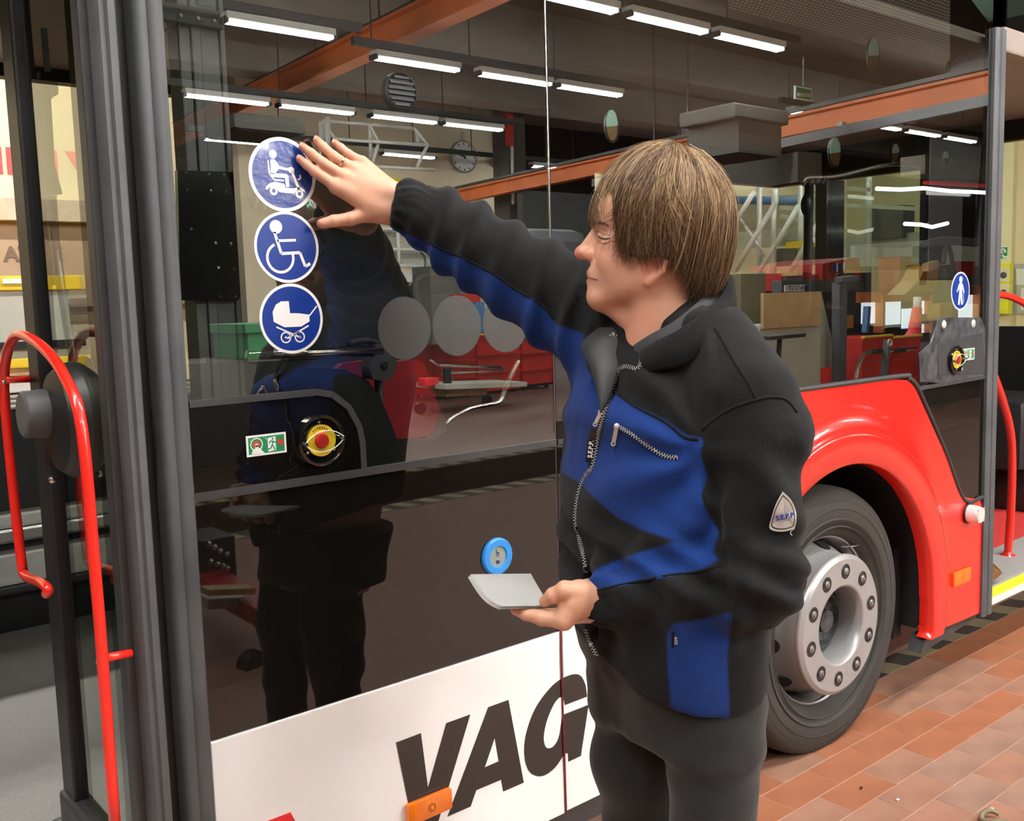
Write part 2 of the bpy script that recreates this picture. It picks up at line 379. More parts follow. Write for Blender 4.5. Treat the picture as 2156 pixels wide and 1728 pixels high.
# ---- side glass
PANE = [(0.746, 1.716), (1.722, 4.118)]
bm = B(); box(bm, (PANE[0][0], 0.0, 1.268), (PANE[0][1], 0.006, 3.05)); pane1 = bpart('side_window_pane', bm, M['glass_side'], label='dark coated window pane carrying the blue stickers')
bm = B(); plate_xz(bm, [(1.722, 1.33), (3.45, 1.33), (3.52, 1.322), (3.575, 1.285), (3.61, 1.24), (3.66, 1.29), (4.118, 1.272), (4.118, 3.05), (1.722, 3.05)], 0.0, 0.006)
pane2 = bpart('side_window_pane', bm, M['glass_side'], label='dark coated window pane above the red wheel arch')
bm = B(); plate_xz(bm, [(3.61, 1.24), (3.70, 1.11), (3.80, 0.985), (3.965, 0.775), (4.118, 0.765), (4.118, 1.272), (3.66, 1.29)], 0.0005, 0.006); bpart('black_glass_panel', bm, M['glass_black'])
bm = B(); box(bm, (0.746, 0.0, 0.771), (1.716, 0.008, 1.266)); bpart('black_glass_panel', bm, M['glass_black'], label='black enamelled glass below the window')
bm = B(); box(bm, (1.722, 0.0, 0.771), (2.36, 0.008, 1.327)); bpart('black_glass_panel', bm, M['glass_black'])
bm = B(); box(bm, (4.24, 0.0, 2.69), (6.2, 0.008, 3.05)); bpart('header_glass', bm, M['glass_black'])
# frit strip, joints and the flap frame
bm = B(); bar(bm, (0.746, -0.001, 1.276), (1.716, -0.001, 1.276), 0.008, 0.017); bpart('window_seal', bm, M['charcoal'])
bm = B(); bar(bm, (1.722, -0.001, 1.276), (2.34, -0.001, 1.276), 0.008, 0.012); bpart('window_seal', bm, M['charcoal'])
bm = B(); box(bm, (1.716, 0.002, 0.26), (1.722, 0.012, 3.05)); bpart('pane_joint', bm, M['charcoal'], label='narrow joint between the two panes')
bm = B(); box(bm, (1.7145, -0.0015, 1.30), (1.7165, 0.003, 3.05)); bpart('pane_edge_strip', bm, M['chrome'])
fl = [(0.748, 1.463), (1.03, 1.464), (1.066, 1.456), (1.105, 1.425), (1.129, 1.380), (1.136, 1.344), (1.137, 1.276)]
bm = B()
for a, b in zip(fl, fl[1:]): bar(bm, (a[0], -0.001, a[1]), (b[0], -0.001, b[1]), 0.008, 0.012, up=(0, -1, 0)) if False else stroke_xz(bm, [a, b], 0.014, -0.004, 0.002)
bpart('flap_frame', bm, M['charcoal'], label='dark rounded frame round the emergency door button')
bm = B(); plate_xz(bm, [(0.748, 1.285)] + fl[:1] + fl[1:6] + [(1.137, 1.285)], -0.0012, 0.0); flap = bpart('flap_panel', bm, M['glass_black'])
# ---- emergency door button (left)
def emergency_button(c, r, parent, y=-0.001):
    bm = B(); lathe(bm, (c[0], y, c[1]), (0, -1, 0), [(0, r), (0.012, r * 1.0), (0.016, r * 0.92), (0.012, r * 0.86), (0.004, r * 0.84), (0.002, 0)], 40)
    k = obj('emergency_button', bm, M['black_gloss'], parent, smooth=True, angle=35, label='round emergency door button, red on yellow under a clear bar')
    bm = B(); lathe(bm, (c[0], y - 0.004, c[1]), (0, -1, 0), [(0, r * 0.62), (0.006, r * 0.62), (0.007, r * 0.60), (0.0045, r * 0.40), (0.006, r * 0.38), (0.004, 0)], 40); obj('yellow_disc', bm, M['yellow'], k, smooth=True, angle=30)
    bm = B(); lathe(bm, (c[0] - r * 0.02, y - 0.007, c[1]), (0, -1, 0), [(0, r * 0.29), (0.008, r * 0.29), (0.012, r * 0.25), (0.0135, 0)], 28); obj('red_button', bm, M['red_print'], k, smooth=True, angle=40)
    bm = B()
    for s in range(7):
        a = math.radians(55 + s * 12); stroke_xz(bm, [(c[0] + r * 0.47 * math.cos(a) - r * .05, c[1] + r * 0.47 * math.sin(a)), (c[0] + r * 0.54 * math.cos(a) - r * .05, c[1] + r * 0.54 * math.sin(a))], r * 0.03, y - 0.0105, y - 0.009)
    obj('print_marks', bm, M['letter_black'], k)
    # clear guard: a pointed oval bar bolted at both ends
    up = arc((0, -r * 0.72), r * 1.12, 140, 40, 14); lo = arc((0, r * 0.72), r * 1.12, -40, -140, 14)
    ol = [(c[0] + x, c[1] + z + 0.06 * x) for x, z in up + lo]
    bm = B(); plate_xz(bm, ol, y - 0.026, y - 0.023); obj('clear_guard', bm, M['glass_thin'], k)
    bm = B(); tube(bm, [(x, y - 0.0245, z) for x, z in ol] + [(ol[0][0], y - 0.0245, ol[0][1])], 0.0012, 6); obj('guard_rim', bm, M['letter_white'], k)
    for a in (92, 217, -35):
        bm = B(); p = (c[0] + r * 0.73 * math.cos(math.radians(a)), c[1] + r * 0.73 * math.sin(math.radians(a))); lathe(bm, (p[0], y - 0.002, p[1]), (0, -1, 0), [(0, 0.0035), (0.004, 0.0035), (0.005, 0.002), (0.0035, 0)], 10); obj('screw', bm, M['chrome'], k)
    for sx in (-0.82, 0.82):
        bm = B(); lathe(bm, (c[0] + sx * r, y - 0.024, c[1] + 0.05 * sx * r), (0, -1, 0), [(-0.02, 0.0045), (0.003, 0.0045), (0.005, 0.003), (0.005, 0)], 12); obj('guard_bolt', bm, M['chrome'], k)
    return k
emergency_button((1.030, 1.360), 0.0555, bus)
# ---- green door-release sign next to it
def release_sign(x0, z0, w, h, y=-0.0025, parent=bus, lab='small green sign showing a pressed button and a person leaving'):
    def P(u, v): return (x0 + u * w, z0 + v * h)
    bm = B(); box(bm, (x0, y, z0), (x0 + w, y + 0.001, z0 + h)); k = obj('release_sign', bm, M['letter_white'], parent, label=lab)
    bm = B(); plate_xz(bm, [P(.05, .10), P(.95, .10), P(.95, .90), P(.05, .90)], y - 0.0003, y); obj('green_field', bm, M['sign_green'], k)
    bm = B(); ring_xz(bm, P(.25, .55), h * .27, h * .32, y - 0.0007, y - 0.0003, 28)
    plate_xz(bm, [P(.12, .10), P(.44, .10), P(.37, .25), P(.335, .36), P(.17, .36), P(.135, .25)], y - 0.0008, y - 0.0004); disc_xz(bm, P(.252, .52), h * .085, y - 0.001, y - 0.0005, 16); box(bm, (P(.215, .3)[0], y - 0.001, P(0, .3)[1]), (P(.29, .3)[0], y - 0.0005, P(0, .52)[1]))
    plate_xz(bm, [P(.53, .14), P(.73, .18), P(.73, .84), P(.53, .80)], y - 0.0007, y - 0.0003)
    obj('pictogram_white', bm, M['letter_white'], k)
    bm = B(); ring_xz(bm, P(.25, .55), h * .10, h * .18, y - 0.0006, y - 0.0003, 24)
    plate_xz(bm, [P(.78, .74), P(.86, .64), P(.93, .60), P(.92, .42), P(.86, .38), P(.79, .55)], y - 0.0007, y - 0.0003); obj('pictogram_red', bm, M['red_print'], k)
    bm = B(); disc_xz(bm, P(.655, .74), h * .05, y - 0.0011, y - 0.0007, 14)
    for pl in ([(.60, .64), (.66, .62), (.63, .42)], [(.60, .64), (.56, .54)], [(.66, .62), (.72, .55), (.75, .56)], [(.63, .44), (.68, .32), (.70, .20)], [(.62, .42), (.60, .30), (.53, .27)]): stroke_xz(bm, [P(*q) for q in pl], h * .055, y - 0.0011, y - 0.0007)
    obj('pictogram_green', bm, M['sign_green'], k)
    me = text_mesh('1', h * .16, frame_m((P(.10, .78)[0], y - 0.0006, P(.1, .78)[1]), (1, 0, 0), (0, 0, 1)), 0.0002); link('numeral', me, M['letter_white'], k)
    me = text_mesh('2', h * .16, frame_m((P(.49, .80)[0], y - 0.0006, P(.1, .80)[1]), (1, 0, 0), (0, 0, 1)), 0.0002); link('numeral', me, M['letter_white'], k)
release_sign(0.8615, 1.3435, 0.0895, 0.0435)
# ---- the three blue round stickers
def sticker(c, r, strokes, polys, discs, rings, cuts, label, blue='sign_blue', rim=0.006, y=-0.0008, sx=1.0, lift=None):
    bm = B(); disc_xz(bm, c, r, y, y + 0.0006, 56); k = obj('sticker', bm, M['letter_white'], bus, label=label)
    bm = B(); disc_xz(bm, c, r - rim, y - 0.0003, y, 56); obj('blue_field', bm, M[blue], k)
    def P(p): return (c[0] + p[0] * r * sx, c[1] + p[1] * r)
    bm = B()
    for pl, w in strokes: stroke_xz(bm, [P(p) for p in pl], w * r, y - 0.0007, y - 0.0003)
    for pl in polys: plate_xz(bm, [P(p) for p in pl], y - 0.0007, y - 0.0003)
    for p, q in discs: disc_xz(bm, P(p), q * r, y - 0.0007, y - 0.0003, 28)
    for p, a, b in rings: ring_xz(bm, P(p), a * r, b * r, y - 0.0007, y - 0.0003, 32)
    obj('pictogram', bm, M['letter_white'], k)
    if cuts:
        bm = B()
        for kind, *a in cuts:
            if kind == 'd': disc_xz(bm, P(a[0]), a[1] * r, y - 0.0011, y - 0.0006, 24)
            elif kind == 's': stroke_xz(bm, [P(p) for p in a[0]], a[1] * r, y - 0.0010, y - 0.0006)
        obj('pictogram_gap', bm, M[blue], k)
    return k
# scooter (being pressed on)
sticker((0.977, 1.919), 0.0755,
    [([(-0.416, 0.349), (-0.399, 0.006), (-0.258, -0.158), (0.017, -0.158)], 0.045), ([(0.279, 0.081), (0.463, -0.367)], 0.075), ([(0.430, -0.113), (0.530, -0.084), (0.513, 0.021)], 0.045)],
    [[(-0.349, 0.379), (-0.258, 0.400), (-0.185, 0.349), (-0.097, 0.230), (0.144, 0.176), (0.161, 0.110), (-0.117, 0.149), (-0.185, 0.066), (-0.208, 0.000), (-0.359, 0.000)],
     [(-0.359, 0.021), (0.111, 0.021), (0.164, -0.030), (0.171, -0.328), (0.077, -0.337), (0.057, -0.090), (-0.258, -0.084), (-0.346, -0.039)],
     [(0.134, 0.185), (0.279, 0.230), (0.352, 0.179), (0.346, 0.066), (0.211, 0.048), (0.171, 0.101)],
     [(-0.544, -0.412), (-0.500, -0.328), (-0.393, -0.248), (-0.258, -0.203), (0.027, -0.248), (0.060, -0.352), (0.312, -0.358), (0.379, -0.337), (0.513, -0.310), (0.614, -0.376), (0.664, -0.460), (0.597, -0.430), (0.480, -0.388), (0.362, -0.430), (0.312, -0.501), (-0.141, -0.478), (-0.185, -0.388), (-0.292, -0.334), (-0.426, -0.370), (-0.477, -0.430)]],
    [((-0.268, 0.528), 0.115)], [((-0.299, -0.448), 0.055, 0.12), ((0.470, -0.496), 0.055, 0.12)], [('d', (-0.299, -0.448), 0.055), ('d', (0.470, -0.496), 0.055)],
    'glossy blue sticker with a person on a mobility scooter under the hand', blue='sign_blue_gloss', rim=0.0075)
# wheelchair
a0 = arc((-0.228, -0.30), 0.40, 114, 375, 26)
sticker((0.978, 1.771), 0.0735,
    [([(-0.372, 0.42), (-0.193, -0.18), (0.386, -0.149), (0.54, -0.537), (0.70, -0.46)], 0.085), ([(-0.30, 0.177), (0.283, 0.20)], 0.075), ([(q[0], q[1]) for q in a0], 0.075)],
    [], [((-0.314, 0.56), 0.19)], [], [], 'blue sticker with a white wheelchair user, middle of the three')
# pram
sticker((0.980, 1.623), 0.0730,
    [([(0.56, 0.06), (0.82, 0.34)], 0.04), ([(-0.50, -0.22), (0.26, -0.56)], 0.045), ([(0.52, -0.22), (-0.18, -0.56)], 0.045)],
    [[(-0.59, 0.207), (-0.478, 0.41), (-0.31, 0.5), (-0.072, 0.5), (-0.05, 0.157), (0.217, 0.146), (0.561, 0.096), (0.561, -0.096), (0.283, -0.237), (-0.244, -0.237), (-0.572, -0.07)]],
    [((-0.22, -0.53), 0.03), ((0.22, -0.53), 0.03)], [((-0.22, -0.53), 0.125, 0.165), ((0.22, -0.53), 0.125, 0.165)], [], 'blue sticker with a white pram, lowest of the three')
# pedestrian with a stick on the right-hand pane
sticker((3.8955, 1.631), 0.0755,
    [([(0.30, 0.04), (0.36, -0.62)], 0.03)],
    [[(-0.14, 0.42), (0.14, 0.42), (0.24, 0.30), (0.40, -0.02), (0.42, -0.10), (0.34, -0.10), (0.17, 0.16), (0.15, -0.06), (0.26, -0.70), (0.10, -0.72), (0.0, -0.26), (-0.10, -0.72), (-0.26, -0.70), (-0.15, -0.06), (-0.17, 0.16), (-0.36, -0.06), (-0.42, -0.04), (-0.40, 0.04), (-0.24, 0.30)]],
    [((0, 0.60), 0.17)], [], [], 'blue sticker with a white walking figure and stick, beside the right post')
# dark sticker whose back shows through, behind the scooter sticker, plus the grey film discs
for i, x in enumerate((1.262, 1.411, 1.560)):
    bm = B(); disc_xz(bm, (x, 1.5915), 0.0715, -0.0008, -0.0002, 48)
    bpart('film_disc', bm, M['film_dense'] if i == 0 else M['film'], label=['opaque grey round film on the window', 'see-through grey round film, middle one', 'see-through grey round film next to the raised arm'][i])
bm = B(); disc_xz(bm, (0.948,1.882), 0.045, 0.05, 0.051, 36); k = bpart('sticker_back', bm, M['black'], label='dark back of a round sticker seen through the glass')
bm = B(); c0 = (0.948,1.882); stroke_xz(bm, [(c0[0] - .012, c0[1] - .03), (c0[0] - .002, c0[1] + .005), (c0[0] - .022, c0[1] + .018)], .008, 0.0492, 0.05); stroke_xz(bm, [(c0[0] + .010, c0[1] - .03), (c0[0] + .004, c0[1] + .012)], .008, 0.0492, 0.05); obj('pictogram', bm, M['mark_olive'], k)

# ---- blue ramp button
bm = B(); lathe(bm, (1.508, 0.0, 1.012), (0, -1, 0), [(0, 0.0475), (0.006, 0.047), (0.010, 0.043), (0.010, 0.028), (0.005, 0.0255), (0.004, 0)], 44)
M['button_blue'] = mat('bright_blue_plastic', (0.03, 0.30, 0.80), 0.35, var=0.03)
M['button_grey'] = mat('worn_grey_lens', (0.30, 0.36, 0.33), 0.3, var=0.12, scale=40)
k = bpart('ramp_button', bm, M['button_blue'], smooth=True, angle=35, label='round blue door button with wheelchair and pram signs')
bm = B(); disc_xz(bm, (1.508, 1.012), 0.0258, -0.0062, -0.004, 32); obj('lens', bm, M['button_grey'], k)
M['ink_navy'] = mat('navy_ink', (0.02, 0.04, 0.16), 0.5)
bm = B(); ring_xz(bm, (1.508, 1.0185), 0.0035, 0.005, -0.0068, -0.0061, 18); stroke_xz(bm, [(1.503, 1.032), (1.505, 1.022), (1.512, 1.021)], 0.0018, -0.0068, -0.0061); plate_xz(bm, [(1.502, 1.004), (1.508, 1.003), (1.514, 1.001), (1.513, 0.995), (1.506, 0.993), (1.501, 0.998)], -0.0068, -0.0061); obj('pictogram', bm, M['ink_navy'], k)

# ---- white skirt panel with the black letters
bm = B(); box(bm, (0.746, -0.004, 0.258), (1.716, 0.03, 0.768), 0.003); bpart('skirt_panel', bm, M['white_bus'], label='white skirt panel lettered in black')
bm = B(); box(bm, (1.722, -0.004, 0.262), (2.20, 0.03, 0.772), 0.003); bpart('skirt_panel', bm, M['white_bus'])
bm = B(); box(bm, (0.746, 0.004, 0.20), (2.45, 0.03, 0.257)); bpart('sill_strip', bm, M['charcoal'])
bm = B(); plate_xz(bm, [(1.188, 0.628), (1.258, 0.629), (1.272, 0.487), (1.333, 0.631), (1.406, 0.631), (1.299, 0.394), (1.226, 0.394)], -0.0052, -0.004); bpart('letter', bm, M['letter_black'])
bm = B(); plate_xz(bm, [(1.326, 0.394), (1.463, 0.633), (1.529, 0.633), (1.572, 0.396), (1.503, 0.396), (1.497, 0.430), (1.4165, 0.430), (1.397, 0.394)], -0.0052, -0.004); la = bpart('letter', bm, M['letter_black'])
bm = B(); plate_xz(bm, [(1.446, 0.481), (1.4895, 0.482), (1.4795, 0.545)], -0.0056, -0.0052); obj('letter_counter', bm, M['white_bus'], la)
def bez(P, n=8):
    return [(v.x, v.z) for v in smooth_path([(p[0], 0, p[1]) for p in P], n)]
gout = bez([(1.806, 0.562), (1.800, 0.600), (1.778, 0.632), (1.735, 0.640), (1.680, 0.628), (1.620, 0.585), (1.585, 0.525), (1.577, 0.470), (1.592, 0.420), (1.632, 0.393), (1.678, 0.398), (1.720, 0.428)])
gin = bez([(1.700, 0.487), (1.690, 0.470), (1.672, 0.460), (1.652, 0.467), (1.645, 0.495), (1.656, 0.535), (1.680, 0.572), (1.702, 0.588), (1.716, 0.583), (1.722, 0.562)])
bm = B(); plate_xz(bm, gout + [(1.731, 0.424), (1.731, 0.400), (1.778, 0.401), (1.812, 0.540)], -0.0052, -0.004); lg = bpart('letter', bm, M['letter_black'])
bm = B(); plate_xz(bm, gin + [(1.85, 0.562), (1.85, 0.538), (1.712, 0.538)], -0.0056, -0.0052); obj('letter_counter', bm, M['white_bus'], lg)
bm = B(); plate_xz(bm, [(0.800, 0.558), (0.912, 0.558), (0.945, 0.48), (0.80, 0.48)], -0.0052, -0.004); bpart('red_decal', bm, M['red_print'])
bm = B(); tube(bm, smooth_path([(1.714, -0.006, 0.80), (1.713, -0.007, 0.62), (1.7145, -0.007, 0.45), (1.718, -0.006, 0.26)], 6), 0.003, 6); bpart('joint_cord', bm, mat('dark_red_sealant', (0.16, 0.012, 0.015), 0.5), label='dark red sealing cord hanging down the panel joint')
def reflector(c, w, h, t, boss=True):
    bm = B(); box(bm, (c[0] - w / 2, -0.004 - t, c[1] - h / 2), (c[0] + w / 2, -0.004, c[1] + h / 2), 0.008); k = bpart('side_reflector', bm, M['amber'], smooth=True, angle=40, label='orange side reflector')
    if boss:
        bm = B(); lathe(bm, (c[0] + 0.002, -0.004 - t, c[1]), (0, -1, 0), [(0.0003, 0.0105), (0.001, 0.009), (-0.004, 0.0085), (-0.004, 0)], 20); obj('screw_recess', bm, mat('dark_brass', (0.12, 0.06, 0.015), 0.35, 0.6), k)
        bm = B(); lathe(bm, (c[0] + 0.002, -0.004 - t, c[1] - 0.002), (0, -1, 0), [(0.0, 0.004), (0.0015, 0.0036), (0.002, 0)], 12); obj('screw', bm, mat('brass', (0.75, 0.48, 0.15), 0.3, 0.9), k)
    else:
        bm = B()
        for a, b in (((-.02, 0), (.02, 0)), ((0, -.02), (0, .02))): stroke_xz(bm, [(c[0] + a[0], c[1] + a[1]), (c[0] + b[0], c[1] + b[1])], .006, -0.005 - t, -0.004 - t)
        obj('lens_cross', bm, M['amber'], k)
reflector((1.268, 0.445), 0.129, 0.054, 0.018)
reflector((3.935, 0.464), 0.145, 0.060, 0.014, boss=False)

# ---- red wheel-arch panel: outer outline to the flared arch, in strips
CX, CZ = 3.05, 0.445
def outer_at(a):
    """where the ray from the wheel centre at angle a leaves the panel"""
    ol = [(4.117, 0.275), (4.117, 0.762), (3.948, 0.790), (3.779, 1.003), (3.624, 1.184), (3.572, 1.245), (3.535, 1.285), (3.487, 1.308), (3.411, 1.316), (2.785, 1.319), (2.36, 1.319), (2.20, 1.315), (2.20, 0.275), (2.45, 0.27)]
    d = (math.cos(a), math.sin(a)); best = None
    for p, q in zip(ol, ol[1:]):
        ex, ez = q[0] - p[0], q[1] - p[1]; den = d[0] * ez - d[1] * ex
        if abs(den) < 1e-9: continue
        t = ((p[0] - CX) * ez - (p[1] - CZ) * ex) / den; s = ((p[0] - CX) * d[1] - (p[1] - CZ) * d[0]) / den
        if t > 0 and -1e-6 <= s <= 1 + 1e-6: best = t if best is None else min(best, t)
    return best
bm = B(); prev = None
NA = 96; a_lo, a_hi = math.radians(-16), math.radians(196)
for i in range(NA + 1):
    a = a_lo + (a_hi - a_lo) * i / NA; d = (math.cos(a), math.sin(a))
    ro = outer_at(a) or 1.1
    if d[1] < 0: ro = min(ro, (0.445 - 0.272) / max(1e-4, -d[1]) if -d[1] * ro > 0.173 else ro)
    ri = 0.600 if d[1] > -0.02 else min(0.600 / max(0.3, abs(d[0])), ro)
    if d[1] <= -0.02: ri = min(0.605 / abs(d[0]), ro - 0.02)
    rc = min(0.715, ro - 0.01)
    prof = [(ri - 0.0, 0.02), (ri, -0.034), (ri + 0.006, -0.041), (rc - 0.016, -0.043), (rc - 0.004, -0.040), (rc + 0.002, -0.033), (min(rc + 0.018, ro - 0.008), -0.021), (min(rc + 0.06, ro - 0.005), -0.010), (min(rc + 0.11, ro - 0.002), -0.006), (ro, -0.005), (ro, 0.02)]
    ring = [bm.verts.new((CX + d[0] * r, y, CZ + d[1] * r)) for r, y in prof]
    if prev:
        for j in range(len(ring) - 1): bm.faces.new((prev[j], prev[j + 1], ring[j + 1], ring[j]))
    prev = ring
arch = bpart('wheel_arch_panel', bm, M['red_bus'], smooth=True, angle=50, label='glossy red panel flared round the wheel')
# corner fillers below the arch line
bm = B(); plate_xz(bm, [(3.655, 0.278), (4.117, 0.268), (4.117, 0.33), (3.66, 0.33)], -0.0048, 0.02); bpart('arch_foot', bm, M['red_bus'])
bm = B(); prism(bm, [(3.60, -0.02, 0.225), (3.655, -0.01, 0.278), (4.12, -0.004, 0.268), (4.12, 0.02, 0.236)], (0, 0.06, 0)); bpart('sill_strip', bm, M['charcoal'])
bm = B(); tube(bm, smooth_path([(2.36, -0.004, 1.327), (3.40, -0.004, 1.326), (3.49, -0.004, 1.317), (3.55, -0.004, 1.288), (3.60, -0.004, 1.236), (3.79, -0.004, 1.005), (3.958, -0.004, 0.782), (4.117, -0.004, 0.768)], 5), 0.009, 8); bpart('arch_seal', bm, M['charcoal'])
bm = B(); prev = None
for i in range(41):
    a = math.radians(-13 + 206 * i / 40); ring = [bm.verts.new((CX + math.cos(a) * r, y, CZ + math.sin(a) * r)) for r, y in ((0.602, 0.018), (0.602, 0.52), (0.05, 0.53))]
    if prev:
        for k in range(2): bm.faces.new((prev[k], prev[k + 1], ring[k + 1], ring[k]))
    prev = ring
bpart('wheel_well', bm, M['black'])
bm = B(); box(bm, (3.60, 0.10, 0.255), (3.66, 0.5, 0.62)); bpart('mud_flap', bm, M['black'])
# clear position lamp
bm = B(); lathe(bm, (3.985, -0.006, 0.721), (0, -1, 0), [(0, 0.040), (0.006, 0.042), (0.010, 0.040)], 28); k = bpart('position_lamp', bm, M['black'], smooth=True, angle=40, label='clear ribbed position lamp on the red panel')
M['lens'] = mat('clear_ribbed_lens', (0.80, 0.72, 0.70), 0.12, var=0.05, coat=0.8)
bm = B(); lathe(bm, (3.985, -0.014, 0.721), (0, -1, 0), [(0, 0.038), (0.035, 0.037), (0.048, 0.032), (0.050, 0)], 28); obj('lamp_lens', bm, M['lens'], k, smooth=True, angle=35)
bm = B()
for q in range(9):
    zz = 0.695 + q * 0.0065; box(bm, (3.957, -0.0655, zz), (4.01, -0.062, zz + 0.003))
obj('lens_rib', bm, M['lens'], k)
# ---- the wheel
wc = (3.055, 0.468); R0 = 0.487
prof = [(0.33, 0.30), (0.33, 0.455), (0.31, R0 - 0.004), (0.27, R0), (0.20, R0), (0.13, R0), (0.075, R0 - 0.004), (0.050, R0 - 0.016), (0.040, 0.452), (0.034, 0.425), (0.032, 0.400), (0.035, 0.375), (0.030, 0.372), (0.031, 0.366), (0.036, 0.362), (0.045, 0.335), (0.060, 0.318), (0.072, 0.306), (0.12, 0.30)]
bm = B(); lathe(bm, (wc[0], 0, wc[1]), (0, 1, 0), prof, 96)
for v in bm.verts:
    if v.co.z < 0.0: v.co.z = 0.0
M['tyre'] = mat('dusty_tyre_rubber', (0.036, 0.034, 0.029), 0.75, var=0.16, scale=7, bump=0.1, bscale=90)
wheel = bpart('wheel', bm, M['tyre'], smooth=True, angle=50, label='front wheel, dark tyre on a silver ten-bolt rim')
bm = B()
for rr_ in (0.345, 0.41, 0.436): lathe(bm, (wc[0], 0.0305 if rr_ < .42 else 0.036, wc[1]), (0, -1, 0), [(-0.004, rr_ - 0.003), (0.0012, rr_), (-0.004, rr_ + 0.003)], 96)
obj('sidewall_ring', bm, M['tyre'], wheel, smooth=True)
M['tyre_letters'] = mat('worn_tyre_lettering', (0.075, 0.07, 0.06), 0.7)
# rim: flange, barrel, dish and bolt ring
bm = B(); lathe(bm, (wc[0], 0, wc[1]), (0, 1, 0), [(0.078, 0.300), (0.066, 0.314), (0.062, 0.322), (0.066, 0.328), (0.076, 0.322), (0.092, 0.302), (0.16, 0.288), (0.20, 0.282)], 80); obj('rim_flange', bm, M['silver_paint'], wheel, smooth=True)
bm = B(); lathe(bm, (wc[0], 0, wc[1]), (0, 1, 0), [(0.205, 0.284), (0.150, 0.280), (0.115, 0.272), (0.088, 0.260), (0.060, 0.250), (0.030, 0.246), (0.015, 0.2455), (0.012, 0.2505), (0.006, 0.253), (0.000, 0.251), (-0.006, 0.243), (-0.010, 0.236), (-0.010, 0.146), (-0.007, 0.140), (0.0, 0.136), (0.020, 0.133), (0.090, 0.131)], 80); obj('rim_dish', bm, M['silver_paint'], wheel, smooth=True, angle=24)
bm = B(); lathe(bm, (wc[0], 0, wc[1]), (0, 1, 0), [(0.060, 0.0), (0.050, 0.04), (0.075, 0.045), (0.08, 0.085), (0.06, 0.09), (0.085, 0.13), (0.09, 0.132)], 48); obj('hub', bm, mat('oily_hub', (0.10, 0.11, 0.115), 0.25, 0.5, var=0.3, scale=40, bump=0.5, bscale=60), wheel, smooth=True, angle=40)
for i in range(10):
    a = math.radians(12 + 36 * i); p = (wc[0] + 0.193 * math.cos(a), wc[1] + 0.193 * math.sin(a))
    bm = B(); lathe(bm, (p[0], -0.0104, p[1]), (0, -1, 0), [(0.0004, 0.0275), (0.0012, 0.026), (0.0008, 0.0245), (0.0008, 0)], 20); obj('bolt_recess', bm, M['black'], wheel, smooth=True, angle=40)
    bm = B(); lathe(bm, (p[0], -0.0005, p[1]), (0, -1, 0), [(0, 0.0175), (0.004, 0.017), (0.004, 0.0135), (0.013, 0.013), (0.015, 0.009), (0.013, 0.0075), (0.018, 0.006), (0.018, 0)], 6 if False else 12); n_ = obj('lug_nut', bm, mat('dull_nut_steel', (0.33, 0.32, 0.31), 0.4, 0.7) if i == 0 else bpy.data.materials['dull_nut_steel'], wheel, smooth=True, angle=30)
    a2 = math.radians(0 + 36 * i + 8)      # hand holes in the cone of the dish
    d = (math.cos(a2), math.sin(a2)); bm = B()
    nrm = Vector((d[0] * 0.86, -0.5, d[1] * 0.86)).normalized(); c_ = Vector((wc[0] + d[0] * 0.270, 0.105, wc[1] + d[1] * 0.270)); tx = Vector((-d[1], 0, d[0])); ty = nrm.cross(tx)
    vs = [bm.verts.new(c_ + tx * 0.030 * math.cos(t) + ty * 0.036 * math.sin(t) + nrm * 0.0035) for t in np.linspace(0, 2 * math.pi, 20, endpoint=False)]; bm.faces.new(vs)
    obj('hand_hole', bm, M['black'], wheel)
bm = B(); tube(bm, [(wc[0] + 0.17, 0.10, wc[1] + 0.235), (wc[0] + 0.18, 0.05, wc[1] + 0.245), (wc[0] + 0.185, 0.04, wc[1] + 0.25)], 0.004, 8); obj('valve_stem', bm, M['chrome'], wheel)

# ---- door posts with grey rubber seals
def seal(x0, x1, y0, z0, z1, name='door_seal', lab=None):
    w = x1 - x0
    pr = [(0, 0.04), (0, 0.008), (0.08, -0.001), (0.20, -0.004), (0.40, -0.003), (0.45, -0.0005), (0.50, -0.003), (0.66, -0.006), (0.80, -0.004), (0.87, -0.001), (0.93, -0.001), (1.0, 0.006), (1.0, 0.04)]
    bm = B(); prism(bm, [(x0 + u * w, y0 + v, z0) for u, v in pr], (0, 0, z1 - z0)); return bpart(name, bm, M['rubber_seal'], smooth=True, angle=40, label=lab)
seal(0.684, 0.745, -0.012, 0.22, 3.05, lab='grey rubber seal on the post beside the window')
bm = B(); box(bm, (0.60, 0.03, 0.20), (0.686, 0.10, 3.05)); box(bm, (0.686, 0.03, 0.2), (0.742, 0.10, 3.05)); bpart('door_post', bm, M['black'])
bm = B(); prism(bm, [(4.118, 0.03, 0.25), (4.118, -0.012, 0.25), (4.132, -0.020, 0.25), (4.15, -0.018, 0.25), (4.156, -0.008, 0.25), (4.164, -0.018, 0.25), (4.200, -0.018, 0.25), (4.212, 0.0, 0.25), (4.212, 0.03, 0.25)], (0, 0, 2.42)); bpart('door_post', bm, M['rubber_seal'], smooth=True, angle=40, label='slim grey door post at the right')
# front-door header over the right door
bm = B(); box(bm, (4.212, -0.006, 2.59), (6.2, 0.05, 2.69), 0.01); bpart('door_header', bm, M['pink_panel'])
